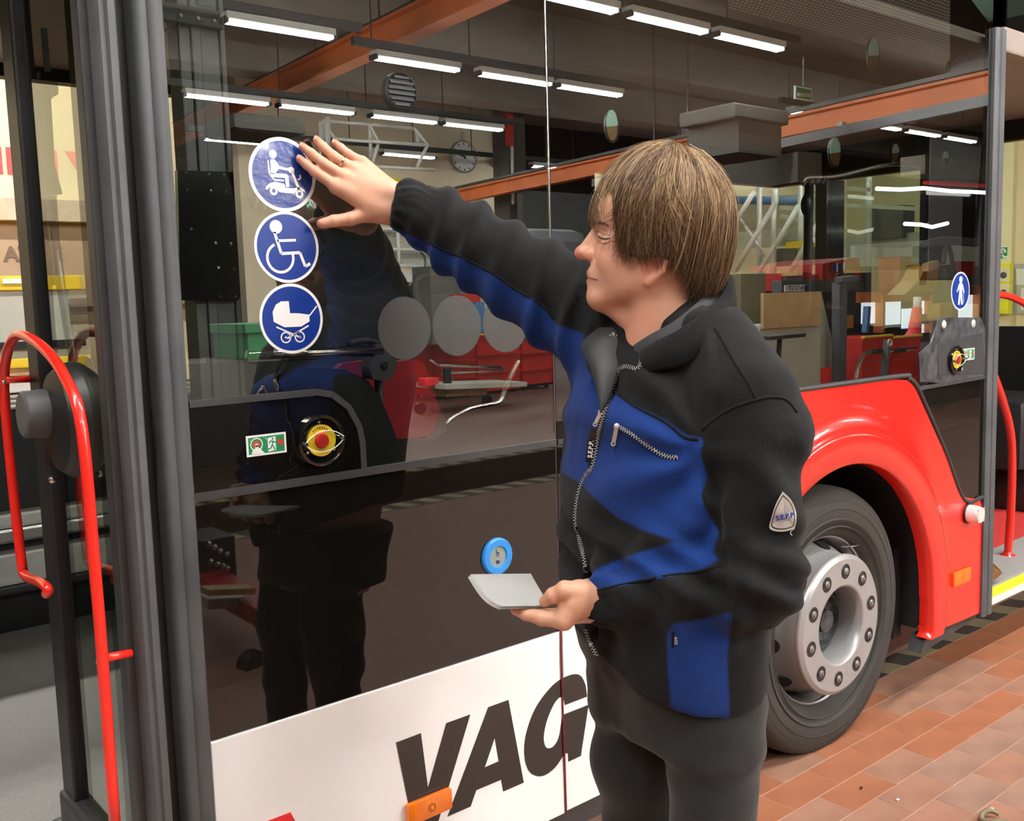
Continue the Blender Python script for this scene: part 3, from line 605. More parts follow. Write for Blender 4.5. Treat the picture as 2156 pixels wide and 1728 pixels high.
# ================================================ bus shell and interior
bm = B(); box(bm, (-3.0, 0.02, 0.30), (2.42, 2.5, 0.36)); box(bm, (2.42, 0.62, 0.30), (3.70, 2.5, 0.36)); box(bm, (3.70, 0.05, 0.30), (4.21, 2.5, 0.36)); bpart('bus_floor', bm, M['grey_floor'])
bm = B(); box(bm, (4.21, 0.28, 0.30), (6.2, 2.5, 0.362)); bpart('bus_floor', bm, M['red_floor'], label='red flooring by the front door')
bm = B(); box(bm, (4.21, 0.0, 0.283), (6.2, 0.28, 0.361), 0.004); bpart('entry_step', bm, M['grey_floor'])
bm = B(); box(bm, (4.212, -0.004, 0.276), (6.2, 0.006, 0.312)); bpart('step_edge', bm, M['white'])
bm = B(); box(bm, (4.212, -0.006, 0.312), (6.2, 0.02, 0.352)); bpart('step_strip', bm, M['lemon'], label='bright yellow edge strip of the front step')
bm = B(); box(bm, (-3.0, 0.03, 2.98), (6.2, 2.5, 3.08)); bpart('roof', bm, M['charcoal'])
bm = B(); box(bm, (0.75, 0.05, 2.62), (6.2, 2.4, 2.66)); bpart('ceiling_panel', bm, M['pink_panel'])
# far side: wall, window sill rails, window band, header
bm = B(); box(bm, (-3.0, 2.45, 0.36), (6.2, 2.52, 1.27)); bpart('far_side_wall', bm, M['black'])
bm = B(); box(bm, (-3.0, 2.45, 2.58), (6.2, 2.52, 3.0)); bpart('far_side_header', bm, M['black'])
bm = B(); box(bm, (1.9, 2.45, 1.27), (4.3, 2.52, 2.58)); box(bm, (4.3, 2.45, 2.40), (6.2, 2.52, 2.58)); box(bm, (4.3, 2.45, 1.27), (6.2, 2.52, 1.78)); bpart('far_side_panel', bm, M['black'])
for i in range(4):
    bm = B(); box(bm, (-3.0, 2.425, 1.268 + 0.019 * i), (1.9, 2.45, 1.282 + 0.019 * i), 0.004); bpart('sill_rail', bm, M['chrome'] if i == 3 else M['alu'])
for x in (-1.6, 0.68, 1.86):
    bm = B(); box(bm, (x - 0.04, 2.45, 1.27), (x + 0.04, 2.52, 2.58)); bpart('window_post', bm, M['black'])
for z0, z1, m in ((0.80, 0.86, 'galv'), (0.74, 0.80, 'alu'), (0.57, 0.70, 'galv'), (0.53, 0.57, 'charcoal')):
    bm = B(); box(bm, (-2.8, 2.37, z0), (1.9, 2.45, z1), 0.012); bpart('heater_panel', bm, M[m])
bm = B(); box(bm, (-3.05, 0.0, 0.25), (-3.0, 2.5, 3.05)); bpart('rear_wall', bm, M['charcoal'])
bm = B(); box(bm, (-3.0, 0.0, 0.25), (-0.62, 0.03, 3.05)); bpart('rear_side_panel', bm, M['white_bus'])
bm = B(); box(bm, (-0.62, -0.006, 2.78), (0.745, 0.05, 3.05)); bpart('door_header', bm, M['black'])
bm = B(); box(bm, (-0.62, -0.004, 0.27), (0.60, 0.05, 0.361)); bpart('entry_step', bm, M['white'])
# bare inside skin behind the enamelled glass, so the cabin stays dark
bm = B(); box(bm, (0.746, 0.02, 0.30), (2.42, 0.04, 1.262)); box(bm, (2.42, 0.02, 1.07), (3.62, 0.04, 1.30)); bpart('inner_skin', bm, M['black'])

# ---- left door leaf, swung in, seen edge-on
LX = 0.570
leaf = bpart('door_leaf', bm=(lambda b: box(b, (LX - 0.02, 0.28, 0.50), (LX + 0.02, 0.365, 2.75), 0.006))(B()), m=M['black'], label='open door leaf with a red handrail, seen edge on')
bm = B(); prism(bm, [(LX - .004 + u * 0.038, -0.165 + v, 0.42) for u, v in [(0, .05), (0, .006), (.2, -.004), (.45, -.001), (.55, -.007), (.85, -.005), (1, .006), (1, .05)]], (0, 0, 2.4)); obj('edge_seal', bm, M['rubber_seal'], leaf, smooth=True, angle=40)
bm = B(); box(bm, (LX - 0.02, -0.135, 0.44), (LX + 0.02, -0.095, 2.78), 0.004); obj('near_stile', bm, M['charcoal'], leaf)
bm = B(); box(bm, (LX - 0.03, -0.15, 0.44), (LX + 0.02, 0.37, 0.60), 0.012); box(bm, (LX - 0.045, -0.15, 0.44), (LX + 0.02, 0.40, 0.525), 0.012); obj('bottom_rail', bm, M['charcoal'], leaf)
bm = B(); box(bm, (LX - 0.02, -0.13, 2.60), (LX + 0.02, 0.30, 2.78), 0.006); obj('top_rail', bm, M['charcoal'], leaf)
bm = B(); box(bm, (LX - 0.004, -0.11, 0.58), (LX + 0.004, 0.30, 2.62)); obj('door_pane', bm, M['glass_door'], leaf)
bm = B(); tube(bm, smooth_path([(0.5,-0.168,0.744),(0.5,-0.17,1.062),(0.5,-0.167,1.211),(0.5,-0.154,1.456),(0.5,-0.088,1.533),(0.5,0.03,1.584),(0.5,0.188,1.609),(0.5,0.287,1.586),(0.5,0.351,1.524),(0.5,0.366,1.433),(0.5,0.357,1.263),(0.5,0.341,1.132),(0.5,0.32,1.104),(0.5,0.201,1.114),(0.5,0.148,1.111),(0.5,0.161,1.099)], 5), 0.0100, 14); rail = obj('handrail', bm, M['red_gloss'], leaf, smooth=True, label='bent red handrail of the open door leaf')
for s_ in ([(0.5,-0.16,1.052), (0.555,-0.15,1.046)], [(0.5,0.342,1.515), (0.555,0.358,1.512)]):
    bm = B(); tube(bm, s_, 0.0075, 10); obj('rail_stud', bm, M['red_gloss'], rail, smooth=True)
for s_ in ((0.493,-0.167,1.052), (0.493,0.328,1.512)):
    bm = B(); sphere(bm, s_, 0.0042); obj('rail_screw', bm, M['chrome'], rail, smooth=True)
# pivot cover: a big dark drum with a grey knob on its face
pc = Vector((0.55,0.114,1.442))
bm = B(); lathe(bm, pc, (-1, 0, 0), [(-0.10, 0.0), (-0.10, 0.115), (-0.045, 0.118), (-0.04, 0.124), (-0.033, 0.118), (0.0, 0.110), (0.02, 0.095), (0.03, 0.05), (0.03, 0)], 40); k = obj('pivot_drum', bm, M['black'], leaf, smooth=True, angle=35)
kc = Vector((0.51,0.138,1.458))
bm = B(); lathe(bm, kc, (-1, 0, 0.02), [(-0.03, 0.045), (0.0, 0.047), (0.012, 0.045), (0.03, 0.045), (0.034, 0.040), (0.034, 0)], 28); obj('pivot_knob', bm, M['grey_plastic'], k, smooth=True, angle=35)
for q in (0.055, -0.085):
    bm = B(); sphere(bm, pc + Vector((-0.028, 0.05 + q * .3, q - 0.03)), 0.007); obj('drum_screw', bm, M['chrome'], k, smooth=True)
# door operating arm inside, slanting down
bm = B(); bar(bm, (0.694,0.75,2.121), (0.728,0.75,1.938), 0.03, 0.05); bar(bm, (0.743,0.75,2.34), (0.744,0.75,2.239), 0.012, 0.012); bpart('door_arm', bm, M['charcoal'])
# hanging monitor housing and grab pole seen through the leaf
bm = B(); tube(bm, [(0.875,1.3,1.989), (0.888,1.3,1.732), (0.913,1.3,1.441), (0.917,1.3,0.764)], 0.014, 10); bpart('grab_pole', bm, M['alu'], smooth=True)
bm = B(); tube(bm, [(0.911,1.4,2.326), (0.905,1.4,1.997), (0.902,1.4,1.735)], 0.02, 8); bpart('grab_pole', bm, M['charcoal'], smooth=True)
bm = B(); box(bm, (0.932,1.5,2.338), tuple(a + b for a, b in zip((0.986,1.5,2.41), (0, 0.05, 0))), 0.01); lathe(bm, (0.936,1.5,2.346), (0, 1, 0), [(0, 0.0), (0, 0.035), (0.05, 0.035), (0.05, 0)], 18); bpart('passenger_monitor', bm, M['black'])
# ---- inside pillar by the window
bm = B()
for x0, x1, yy in ((0.80, 0.822, 0.06), (0.824, 0.842, 0.055), (0.844, 0.882, 0.06), (0.884, 0.894, 0.055)): box(bm, (x0, yy, 1.25), (x1, 0.12, 2.62), 0.002)
bpart('inner_pillar', bm, M['pillar_grey'], label='ribbed grey pillar behind the window')
bm = B(); box(bm, (0.758, 0.045, 2.205), (0.888, 0.06, 2.240), 0.002); k = bpart('pillar_bracket', bm, M['charcoal'])
for x in (0.80, 0.835, 0.868):
    bm = B(); sphere(bm, (x, 0.044, 2.218), 0.0045, (1, .6, 1), 10, 6); obj('screw', bm, M['alu'], k)
bm = B(); plate_xz(bm, [(0.774,1.921),(0.904,1.925),(0.91,1.904),(0.909,1.889),(0.901,1.874),(0.907,1.86),(0.896,1.676),(0.883,1.664),(0.763,1.667)], 0.045, 0.06); k = bpart('bolted_cover', bm, M['black_gloss'], label='black cover plate with small bolts')
for q in ((392, 364), (440, 368), (472, 369), (394, 399), (444, 402), (476, 404), (402, 482), (454, 512), (486, 513), (460, 564), (492, 565), (465, 624), (497, 623)):
    pass
for p in [(0.79,0.043,1.917),(0.837,0.043,1.916),(0.869,0.043,1.916),(0.79,0.043,1.884),(0.839,0.043,1.884),(0.871,0.043,1.883),(0.793,0.043,1.807),(0.842,0.043,1.78),(0.875,0.043,1.779),(0.845,0.043,1.73),(0.878,0.043,1.729),(0.846,0.043,1.673),(0.879,0.043,1.673)]:
    bm = B(); sphere(bm, p, 0.0036, (1, .7, 1), 10, 6); obj('bolt', bm, M['chrome'], k, smooth=True)
bm = B(); tube(bm, [(0.776,0.07,2.189), (0.807,0.07,2.211)], 0.003, 8); bpart('gas_strut', bm, M['chrome'])
# ---- seats behind the first pane
def back_plate(px, y0, y1, m, name, parent, bev=0.012):
    bm = B(); plate_xz(bm, px, y0, y1)
    es = [e for e in bm.edges if e.is_boundary is False and e.calc_face_angle(0) > 0.8]
    bmesh.ops.bevel(bm, geom=es, offset=bev, segments=2, affect='EDGES'); return obj(name, bm, m, parent, smooth=True, angle=50)
seat = back_plate([(1.45,1.439),(1.483,1.47),(1.529,1.485),(1.589,1.487),(1.623,1.475),(1.651,1.396),(1.673,1.336),(1.651,1.285),(1.629,1.263),(1.494,1.267),(1.464,1.345)], 0.45, 0.50, M['red_cloth'], 'seat_backrest', bus); seat['label'] = 'red cloth bus seat behind the window'
back_plate([(1.323,1.477),(1.346,1.492),(1.447,1.498),(1.459,1.439),(1.444,1.388),(1.413,1.417),(1.377,1.445),(1.329,1.462)], 0.43, 0.455, M['red_cloth'], 'seat_wing', seat, 0.006)
back_plate([(1.107,1.479),(1.214,1.489),(1.296,1.484),(1.359,1.454),(1.401,1.406),(1.428,1.339),(1.455,1.27),(1.442,1.166),(1.089,1.179)], 0.34, 0.42, M['black'], 'seat_shell', seat, 0.02)
back_plate([(1.688,1.333),(1.705,1.306),(1.707,1.271),(1.663,1.247),(1.63,1.255),(1.665,1.296)], 0.47, 0.50, M['grey_plastic'], 'seat_edge', seat, 0.006)
bm = B(); tube(bm, [(1.028,0.33,1.533), (1.205,0.33,1.529), (1.404,0.33,1.526)], 0.0145, 14); bpart('hand_bar', bm, M['chrome'], smooth=True, label='polished steel bar across the seat')
k = back_plate([(1.382,1.544),(1.425,1.545),(1.445,1.527),(1.446,1.483),(1.429,1.453),(1.408,1.445),(1.369,1.453),(1.362,1.488),(1.379,1.518)], 0.32, 0.37, M['grey_plastic'], 'bar_clamp', bus, 0.008)
bm = B(); lathe(bm, (1.406,0.318,1.488), (0, -1, 0), [(0, 0.010), (0.003, 0.010), (0.003, 0.006), (0.001, 0)], 18); obj('clamp_bolt', bm, M['charcoal'], k, smooth=True)
bm = B(); tube(bm, [(1.411,0.36,1.446), (1.407,0.36,1.273)], 0.012, 12); bpart('seat_tube', bm, M['grey_plastic'], smooth=True)
bm = B(); tube(bm, smooth_path([(1.31,0.34,1.55), (1.365,0.34,1.555), (1.408,0.34,1.543)], 5), 0.010, 8); bpart('seat_grip', bm, M['charcoal'], smooth=True)
bm = B(); tube(bm, smooth_path([(1.69,0.5,1.254),(1.739,0.5,1.294),(1.812,0.5,1.32),(1.877,0.5,1.327),(1.926,0.5,1.33),(1.95,0.5,1.347),(1.985,0.5,1.405),(2.02,0.5,1.459)], 5), 0.0105, 12); bpart('seat_frame_tube', bm, M['chrome'], smooth=True, label='bent steel seat frame tube')
# grab frame of a seat further back
pts = [(1.91,0.9,1.643),(1.905,0.9,1.707),(1.932,0.9,1.736),(2.011,0.9,1.743),(2.072,0.9,1.734),(2.097,0.9,1.705),(2.102,0.9,1.638)]
bm = B(); tube(bm, smooth_path(pts, 5), 0.016, 10); k = bpart('seat_grab_frame', bm, M['grey_plastic'], smooth=True, label='dark grey grab frame on a seat top')
bm = B(); plate_xz(bm, [(1.904,1.683),(1.968,1.674),(2.076,1.685),(2.102,1.638),(2.126,1.554),(1.913,1.547)], 0.9, 0.94); obj('grab_frame_base', bm, M['charcoal'], k)
# ---- behind the second pane: grab pole with mirror, dark pillar, clear screen
bm = B(); tube(bm, [(4.06,0.8,2.16), (4.048,0.8,1.742), (4.038,0.8,1.499)], 0.021, 12); k = bpart('grab_pole', bm, M['charcoal'], smooth=True, label='dark pole with an oval mirror behind the window')
bm = B(); sphere(bm, (3.993,0.77,2.038), 0.05, (0.55, 0.5, 1.0), 20, 12); obj('oval_mirror', bm, M['black'], k, smooth=True)
bm = B()
c = (4.275,0.8,1.899); box(bm, (c[0] - 0.065, 0.8, (4.279,0.8,1.559)[2]), (c[0] + 0.08, 0.86, (4.271,0.8,2.171)[2]), 0.006); box(bm, (c[0] - 0.09, 0.79, (4.279,0.8,1.559)[2]), (c[0] - 0.06, 0.85, (4.271,0.8,2.185)[2]), 0.004); bpart('inner_pillar', bm, M['black_gloss'])
bm = B(); pts = [(3.97,0.78,2.136),(4.015,0.78,2.164),(4.247,0.78,2.183),(4.624,0.78,2.253),(4.851,0.78,2.276),(5.067,0.78,2.275)]; tube(bm, smooth_path(pts, 4), 0.010, 8); bpart('screen_rail', bm, M['alu'], smooth=True)
bm = B()
for q in [(3.981,0.77,2.148),(4.03,0.77,2.153),(4.079,0.77,2.158),(4.129,0.77,2.163)]: bar(bm, (q[0] - .015, q[1], q[2] - .022), (q[0] + .01, q[1], q[2]), .008, .01)
bpart('rail_clip', bm, M['charcoal'])
bm = B(); a = (4.3,2.203); b = (5.044,1.741); plate_xz(bm, [(a[0], b[1]), (b[0], b[1]), (b[0], a[1] - 0.02), (b[0] - .02, a[1]), (a[0], a[1])], 0.75, 0.754); k = bpart('clear_screen', bm, M['glass_thin'])
bm = B(); tube(bm, [(b[0], 0.752, b[1]), (b[0], 0.752, a[1])], 0.003, 6); obj('screen_edge', bm, M['letter_white'], k)
bm = B(); box(bm, ((4.85,0.74,1.746)[0], 0.745, (4.85,0.74,1.746)[2]), ((5.024,0.74,1.765)[0], 0.748, (5.024,0.74,1.765)[2])); obj('yellow_edge_tape', bm, M['lemon'], k)
# emergency box at the front end of pane two
pb = [(3.589,1.294),(3.575,1.4),(3.67,1.44),(3.729,1.533),(4.066,1.521),(4.11,1.477),(4.163,1.277),(3.769,1.275)]
M['smoky'] = mat('scuffed_black_film', (0.085, 0.09, 0.10), 0.35, var=0.45, scale=26, coat=0.3)
bm = B(); plate_xz(bm, pb, -0.003, -0.0002); k = bpart('front_door_button_box', bm, M['smoky'], label='scuffed dark box with a door button by the right post')
bm = B(); plate_xz(bm, [(3.724,1.309),(3.716,1.423),(3.775,1.439),(4.083,1.459),(4.126,1.288)], -0.0046, -0.003); obj('box_face', bm, M['charcoal'], k)
for p in [(3.763,-0.004,1.504),(4.005,-0.004,1.499)]:
    bm = B(); lathe(bm, p, (0, -1, 0), [(-.002, .017), (0.001, .015), (0.0015, 0)], 20); obj('suction_disc', bm, M['galv'], k, smooth=True)
emergency_button((3.851, 1.362), 0.056, bus, y=-0.0048)
release_sign(3.9185, 1.3535, 0.095, 0.047, y=-0.0062, lab='small green sign beside the button at the right post')
bm = B(); bar(bm, (3.56, -0.001, 1.268), (4.118, -0.001, 1.274), 0.008, 0.014); bpart('window_seal', bm, M['charcoal'])
# hose bundle hanging inside by the right post
bm = B(); tube(bm, smooth_path([(4.174,0.05,2.234),(4.155,0.05,2.118),(4.13,0.05,1.944),(4.106,0.05,1.77),(4.097,0.05,1.614)], 5), 0.007, 8); bpart('inner_hose', bm, M['charcoal'], smooth=True)
bm = B(); box(bm, (4.783,0.6,1.684), tuple(x + d for x, d in zip((5.427,0.6,2.404), (0, 0.05, 0))), 0.01); bpart('inner_cover', bm, M['black'])
bm = B(); box(bm, (4.179,0.08,1.574), tuple(x + d for x, d in zip((4.291,0.08,2.051), (0, 0.06, 0))), 0.01); bpart('inner_cover', bm, M['black'])
# ---- front of the bus behind the right door
bm = B(); box(bm, (6.15, 0.02, 2.50), (6.22, 1.3, 2.98)); box(bm, (6.15, 1.3, 2.40), (6.22, 2.5, 2.98)); bpart('front_header', bm, M['black'])
bm = B(); box(bm, (6.15, 0.02, 0.30), (6.22, 1.75, 1.40)); box(bm, (6.15, 1.75, 0.30), (6.22, 2.5, 1.76)); bpart('front_wall', bm, M['black'])
bm = B(); box(bm, (6.17, 0.02, 1.40), (6.178, 2.5, 2.50)); bpart('windscreen', bm, M['glass_thin'])
bm = B(); box(bm, (5.55, 0.45, 0.62), (6.15, 2.44, 1.02), 0.06); box(bm, (5.75, 0.40, 0.362), (6.15, 2.44, 0.62), 0.02); bpart('driver_console', bm, M['black'], smooth=True, angle=40)
pc2 = (5.156,0.35,1.35)
bm = B(); box(bm, (pc2[0] - .28, 0.62, pc2[2] - .11), (pc2[0] + .28, 0.95, pc2[2] + .115), 0.09); bpart('cab_partition_top', bm, M['charcoal'], smooth=True, angle=40, label='rounded black top of the driver cab partition')
bm = B(); box(bm, (pc2[0] - .26, 0.66, 0.363), (pc2[0] + .3, 0.9, pc2[2] - .08), 0.01); box(bm, (pc2[0] - .3, 0.62, 0.363), (pc2[0] + .3, 0.94, 0.47), 0.02); box(bm, (pc2[0] - .28, 0.64, 0.62), (pc2[0] + .3, 0.92, 0.66), 0.01); bpart('cab_partition', bm, M['black'])
bm = B(); tube(bm, smooth_path([(4.736,0.3,1.603),(4.874,0.3,1.605),(5.017,0.3,1.593),(5.189,0.3,1.552),(5.372,0.3,1.479)], 5), 0.017, 12); bpart('handrail', bm, M['red_gloss'], smooth=True, label='level red handrail inside the front door')
bm = B(); tube(bm, smooth_path([(4.519,0.175,1.32),(4.579,0.175,1.252),(4.682,0.175,1.122),(4.775,0.175,0.967),(4.804,0.175,0.816),(4.807,0.175,0.608),(4.786,0.175,0.36)], 6), 0.0185, 14); lathe(bm, (4.787,0.175,0.351), (0, 0, 1), [(0, 0.0), (0, 0.048), (0.006, 0.046), (0.016, 0.022), (0.03, 0.0185)], 24); bpart('handrail', bm, M['red_gloss'], smooth=True, label='upright red handrail standing on the red floor')
# brown leather strap ring lying on the front step
sp = Vector((4.268,0.029,0.392)); sp.z = 0.428
bm = B(); lathe(bm, sp, (0.25, -0.4, 0.55), [(-0.022, 0.047), (-0.022, 0.052), (0.022, 0.052), (0.022, 0.047)], 28, True); so = obj('strap_ring', bm, mat('tan_leather', (0.34, 0.20, 0.08), 0.6, var=0.15), None, smooth=True, angle=40, base=(sp.x, sp.y, 0.362)); tag(so, 'brown ring of strap lying on the grey step of the front door', 'strap')
bm = B(); prism(bm, [(4.86, 0.40, 0.3625), (4.96, 0.43, 0.3625), (4.90, 0.47, 0.3625)], (0, 0, 0.001)); so = obj('paper_scrap', bm, M['white'], None, base=(4.9, 0.43, 0.3625)); tag(so, 'white scrap of paper on the red floor by the right post', 'paper')

# ================================================ far side of the hall, straight ahead (seen through the open doors)
sg = thing('wall_lettering', 'big red capital letters painted on the cream wall beyond the bus', 'lettering', (2.3, 8.0, 2.9))
for x0, x1 in ((2.16, 2.33), (2.37, 2.43)):
    bm = B(); box(bm, (x0, 7.985, 2.90), (x1, 8.0, 3.14)); obj('letter', bm, M['red_print'], sg)
bm = B(); plate_xz(bm, [(2.56, 3.14), (2.62, 3.14), (2.74, 2.93), (2.74, 3.14), (2.80, 3.14), (2.80, 2.90), (2.73, 2.90), (2.62, 3.10), (2.62, 2.90), (2.56, 2.90)], 7.985, 8.0); obj('letter', bm, M['red_print'], sg)
bm = B(); plate_xz(bm, [(2.88, 3.14), (2.97, 3.14), (3.04, 2.98), (3.12, 3.14), (3.20, 3.14), (3.08, 2.90), (3.01, 2.90)], 7.985, 8.0); obj('letter', bm, M['red_print'], sg)
bm = B(); box(bm, (-4, 7.86, 1.70), (6.5, 7.998, 2.47)); tn = obj('tan_fascia', bm, mat('tan_fascia_paint', (0.42, 0.29, 0.19), 0.75, var=0.08, scale=1.5), None, base=(1, 8, 1.7)); tag(tn, 'tan fascia band with dark letters below the cream wall', 'fascia')
me = text_mesh('AT HE', 0.18, frame_m((2.50, 7.855, 2.175), (1, 0, 0), (0, 0, 1)), 0.004, bold=0.006); link('lettering', me, mat('brown_letters', (0.17, 0.11, 0.075), 0.7), tn)
bm = B(); box(bm, (-4, 7.7, 2.47), (6.5, 7.998, 2.66)); tag(obj('fascia_ledge', bm, mat('ledge_paint', (0.55, 0.44, 0.32), 0.7), None, base=(1, 7.85, 2.47)), 'pale ledge along the top of the tan fascia', 'ledge')
sc = thing('yellow_cabinet', 'yellow framed cabinet with grey glass doors beyond the open left door', 'cabinet', (2.2, 7.0, 0))
bm = B(); box(bm, (-1.5, 7.0, 1.84), (2.95, 7.5, 1.96), 0.01); box(bm, (-1.5, 7.0, 1.20), (2.95, 7.5, 1.28), 0.01); box(bm, (2.82, 7.0, 1.28), (2.95, 7.5, 1.84), 0.01); box(bm, (-1.5, 7.0, 0), (-1.4, 7.5, 1.2)); box(bm, (2.85, 7.0, 0), (2.95, 7.5, 1.2)); obj('frame', bm, M['yellow'], sc)
bm = B(); box(bm, (-1.4, 7.03, 1.28), (2.82, 7.06, 1.84)); obj('door', bm, M['pale_board'], sc)
bm = B(); box(bm, (-1.5, 7.0, 1.36), (2.95, 6.98, 1.42)); obj('dark_rail', bm, M['black'], sc)
bm = B(); box(bm, (-1.45, 7.02, 1.14), (2.9, 7.4, 1.20)); obj('shelf_board', bm, M['wood'], sc)
bm = B(); box(bm, (-1.45, 7.05, 0.2), (2.9, 7.4, 1.13)); obj('lower_panel', bm, M['white'], sc)
bm = B(); box(bm, (2.02, 6.985, 1.895), (2.22, 7.0, 1.935)); obj('white_tag', bm, M['white'], sc)
bm = B()
for i in range(6): box(bm, (2.48, 6.99, 1.34 + .075 * i), (2.72, 7.03, 1.39 + .075 * i))
obj('louvre', bm, M['grey_plastic'], sc)
# annex wall seen through the windscreen: sign, key cabinet, notice board
bm = B(); box(bm, (16.0, 2.0, 0), (16.3, 8.0, CEIL)); struct('wall_annex', bm, M['wall_cream'])
ca = Vector((15.9,5.058,3.096))
bm = B(); box(bm, (15.88, ca.y, 0), (16.0, 7.0, CEIL)); struct('trim_9', bm, M['wall_yellow'])
def on_x(name, pa, pb_, X, t, m, parent=None, base=None):
    bm = B(); box(bm, (X - t, min(pa[1], pb_[1]), min(pa[2], pb_[2])), (X, max(pa[1], pb_[1]), max(pa[2], pb_[2]))); return obj(name, bm, m, parent, base=base)
c = Vector((15.86,5.239,2.144))
es = on_x('exit_sign', (15.88,5.376,2.248), (15.88,5.108,2.042), 15.88, 0.01, M['letter_white'], None, base=(15.88, c.y, c.z - .1)); tag(es, 'green exit sign with a running figure on the pale yellow wall column', 'sign')
on_x('green_field', (15.869,5.37,2.232), (15.869,5.114,2.057), 15.869, 0.001, M['sign_green'], es)
bm = B(); P_ = lambda a, b_: Vector((15.866,5.22,2.151)) + Vector((0, -a, b_))
sphere(bm, P_(-0.03, 0.085), 0.022, (0.1, 1, 1))
for q in ([(-0.01, 0.055), (0.03, -0.02)], [(0.03, -0.02), (-0.03, -0.04), (-0.02, -0.1)], [(0.03, -0.02), (0.05, -0.07), (0.11, -0.07)], [(-0.01, 0.05), (-0.06, 0.0), (-0.1, 0.0)], [(0.0, 0.05), (0.06, 0.05), (0.08, 0.0)]):
    for a, b_ in zip(q, q[1:]): bar(bm, P_(*a), P_(*b_), 0.032, 0.003, up=(1, 0, 0))
obj('running_figure', bm, M['letter_white'], es)
kb = thing('key_cabinet', 'yellow cabinet with small boxed dials under the green exit sign', 'cabinet', ((15.7,5.102,1.576)[0], (15.7,5.102,1.576)[1], 0))
on_x('body', (15.88,5.414,1.983), (15.88,5.021,1.205), 15.88, 0.14, M['lemon'], kb)
for a, b_ in (((2099, 562), (2126, 592)), ((2099, 598), (2126, 628)), ((2072, 562), (2095, 592)), ((2072, 598), (2095, 628))): pass
for A_, B_ in zip([(15.73,5.19,1.922),(15.73,5.183,1.659),(15.73,5.358,1.929),(15.73,5.352,1.664)], [(15.73,5.011,1.697),(15.73,5.004,1.428),(15.73,5.22,1.704),(15.73,5.214,1.432)]):
    d = on_x('dial_box', A_, B_, 15.74, 0.012, M['wall_yellow'], kb)
    cc = (Vector(A_) + Vector(B_)) / 2; bm = B(); lathe(bm, (15.727, cc.y, cc.z - .01), (-1, 0, 0), [(0, 0.05), (0.004, 0.05), (0.004, 0.035), (0.012, 0.03), (0.012, 0)], 18); obj('dial', bm, M['grey_plastic'], d)
nb = on_x('notice_board', (15.98,5.07,1.968), (15.98,4.576,1.198), 16.0, 0.03, M['pale_board'], None, base=(16, (16.0,4.946,1.568)[1], 1.2)); tag(nb, 'grey notice board with white papers right of the yellow cabinet', 'board')
for A_, B_ in zip([(15.965,5.019,1.892),(15.965,4.932,1.597)], [(15.965,4.687,1.648),(15.965,4.641,1.257)]): on_x('paper', A_, B_, 15.97, 0.004, M['white'], nb)

# ---- stair frame standing beyond the windscreen, seen through the glass behind the man's head
t = thing('stair_frame', 'bright steel stair frame with slanted white handrails, seen through the bus', 'stair frame', ((12.0,6.57,1.908)[0], (12.0,6.57,1.908)[1], 0))
def xbox(bm, a, b, d): return box(bm, (a[0] - d, min(a[1], b[1]), min(a[2], b[2])), (a[0], max(a[1], b[1]), max(a[2], b[2])))
for s_ in ([(11.6,6.695,3.041),(11.6,7.073,2.58)], [(11.6,6.351,3.051),(11.6,6.335,2.865),(11.6,6.68,2.421),(11.6,7.042,1.949)], [(11.6,5.974,2.788),(11.6,6.273,2.381),(11.6,6.609,1.938)], [(11.6,5.612,2.615),(11.6,6.105,1.912)], [(11.6,5.413,2.325),(11.6,5.728,1.847)]): bm = B(); tube(bm, s_, .036, 8); obj('hand_rail', bm, M['white'], t, smooth=True)
for s_ in ([(12.0,6.901,3.234),(12.0,6.895,1.477)], [(12.0,6.651,3.207),(12.0,6.666,1.474)], [(12.0,6.224,3.192),(12.0,6.209,1.467)], [(12.0,5.925,3.191),(12.0,5.922,1.463)], [(12.0,5.187,3.169),(12.0,5.18,1.452)], [(12.0,4.446,3.084),(12.0,4.433,1.678)]): bm = B(); tube(bm, s_, .04, 8); obj('upright', bm, M['galv'], t, smooth=True)
bm = B(); tube(bm, [(12.2,7.909,3.07),(12.2,6.957,2.966),(12.2,6.243,2.887)], .06, 10); obj('blue_pipe', bm, M['blue_pipe'], t, smooth=True)
for s_ in ([(12.0,6.532,2.82),(12.0,6.26,2.777)], [(12.0,6.532,2.702),(12.0,6.244,2.64)], [(11.8,5.371,2.954),(11.8,5.066,2.911)], [(11.8,5.369,2.741),(11.8,4.332,2.602)]): bm = B(); bar(bm, Vector(s_[0]), Vector(s_[1]), .05, .05); obj('cross_rail', bm, M['galv'], t)
for s_ in ([(11.8,7.117,2.743),(11.8,6.651,2.145)], [(11.8,5.974,2.492),(11.8,5.715,2.066)]): bm = B(); tube(bm, s_, .025, 8); obj('brace', bm, M['galv'], t, smooth=True)
bm = B(); xbox(bm, (11.9,6.252,2.32), (11.9,5.891,2.234), .2); obj('yellow_shelf', bm, M['yellow'], t)
bm = B(); xbox(bm, (12.3,6.782,2.263), (12.3,6.038,2.011), .1); obj('dark_shelf', bm, M['wall_dark'], t)
bm = B(); xbox(bm, (12.4,8.168,2.555), (12.4,6.104,2.305), .1); xbox(bm, (12.4,5.734,2.359), (12.4,4.638,2.045), .1); obj('pale_shelf', bm, M['pale_board'], t)
M['mesh_beige'] = mat('perforated_beige_sheet', (0.42, 0.38, 0.28), 0.7, var=0.2, scale=30)
bm = B(); xbox(bm, (12.6,8.326,3.051), (12.6,6.196,2.446), .03); obj('mesh_sheet', bm, M['mesh_beige'], t)
bm = B(); xbox(bm, (12.5,5.337,2.714), (12.5,4.825,2.302), .3); obj('dark_box', bm, M['wall_dark'], t)
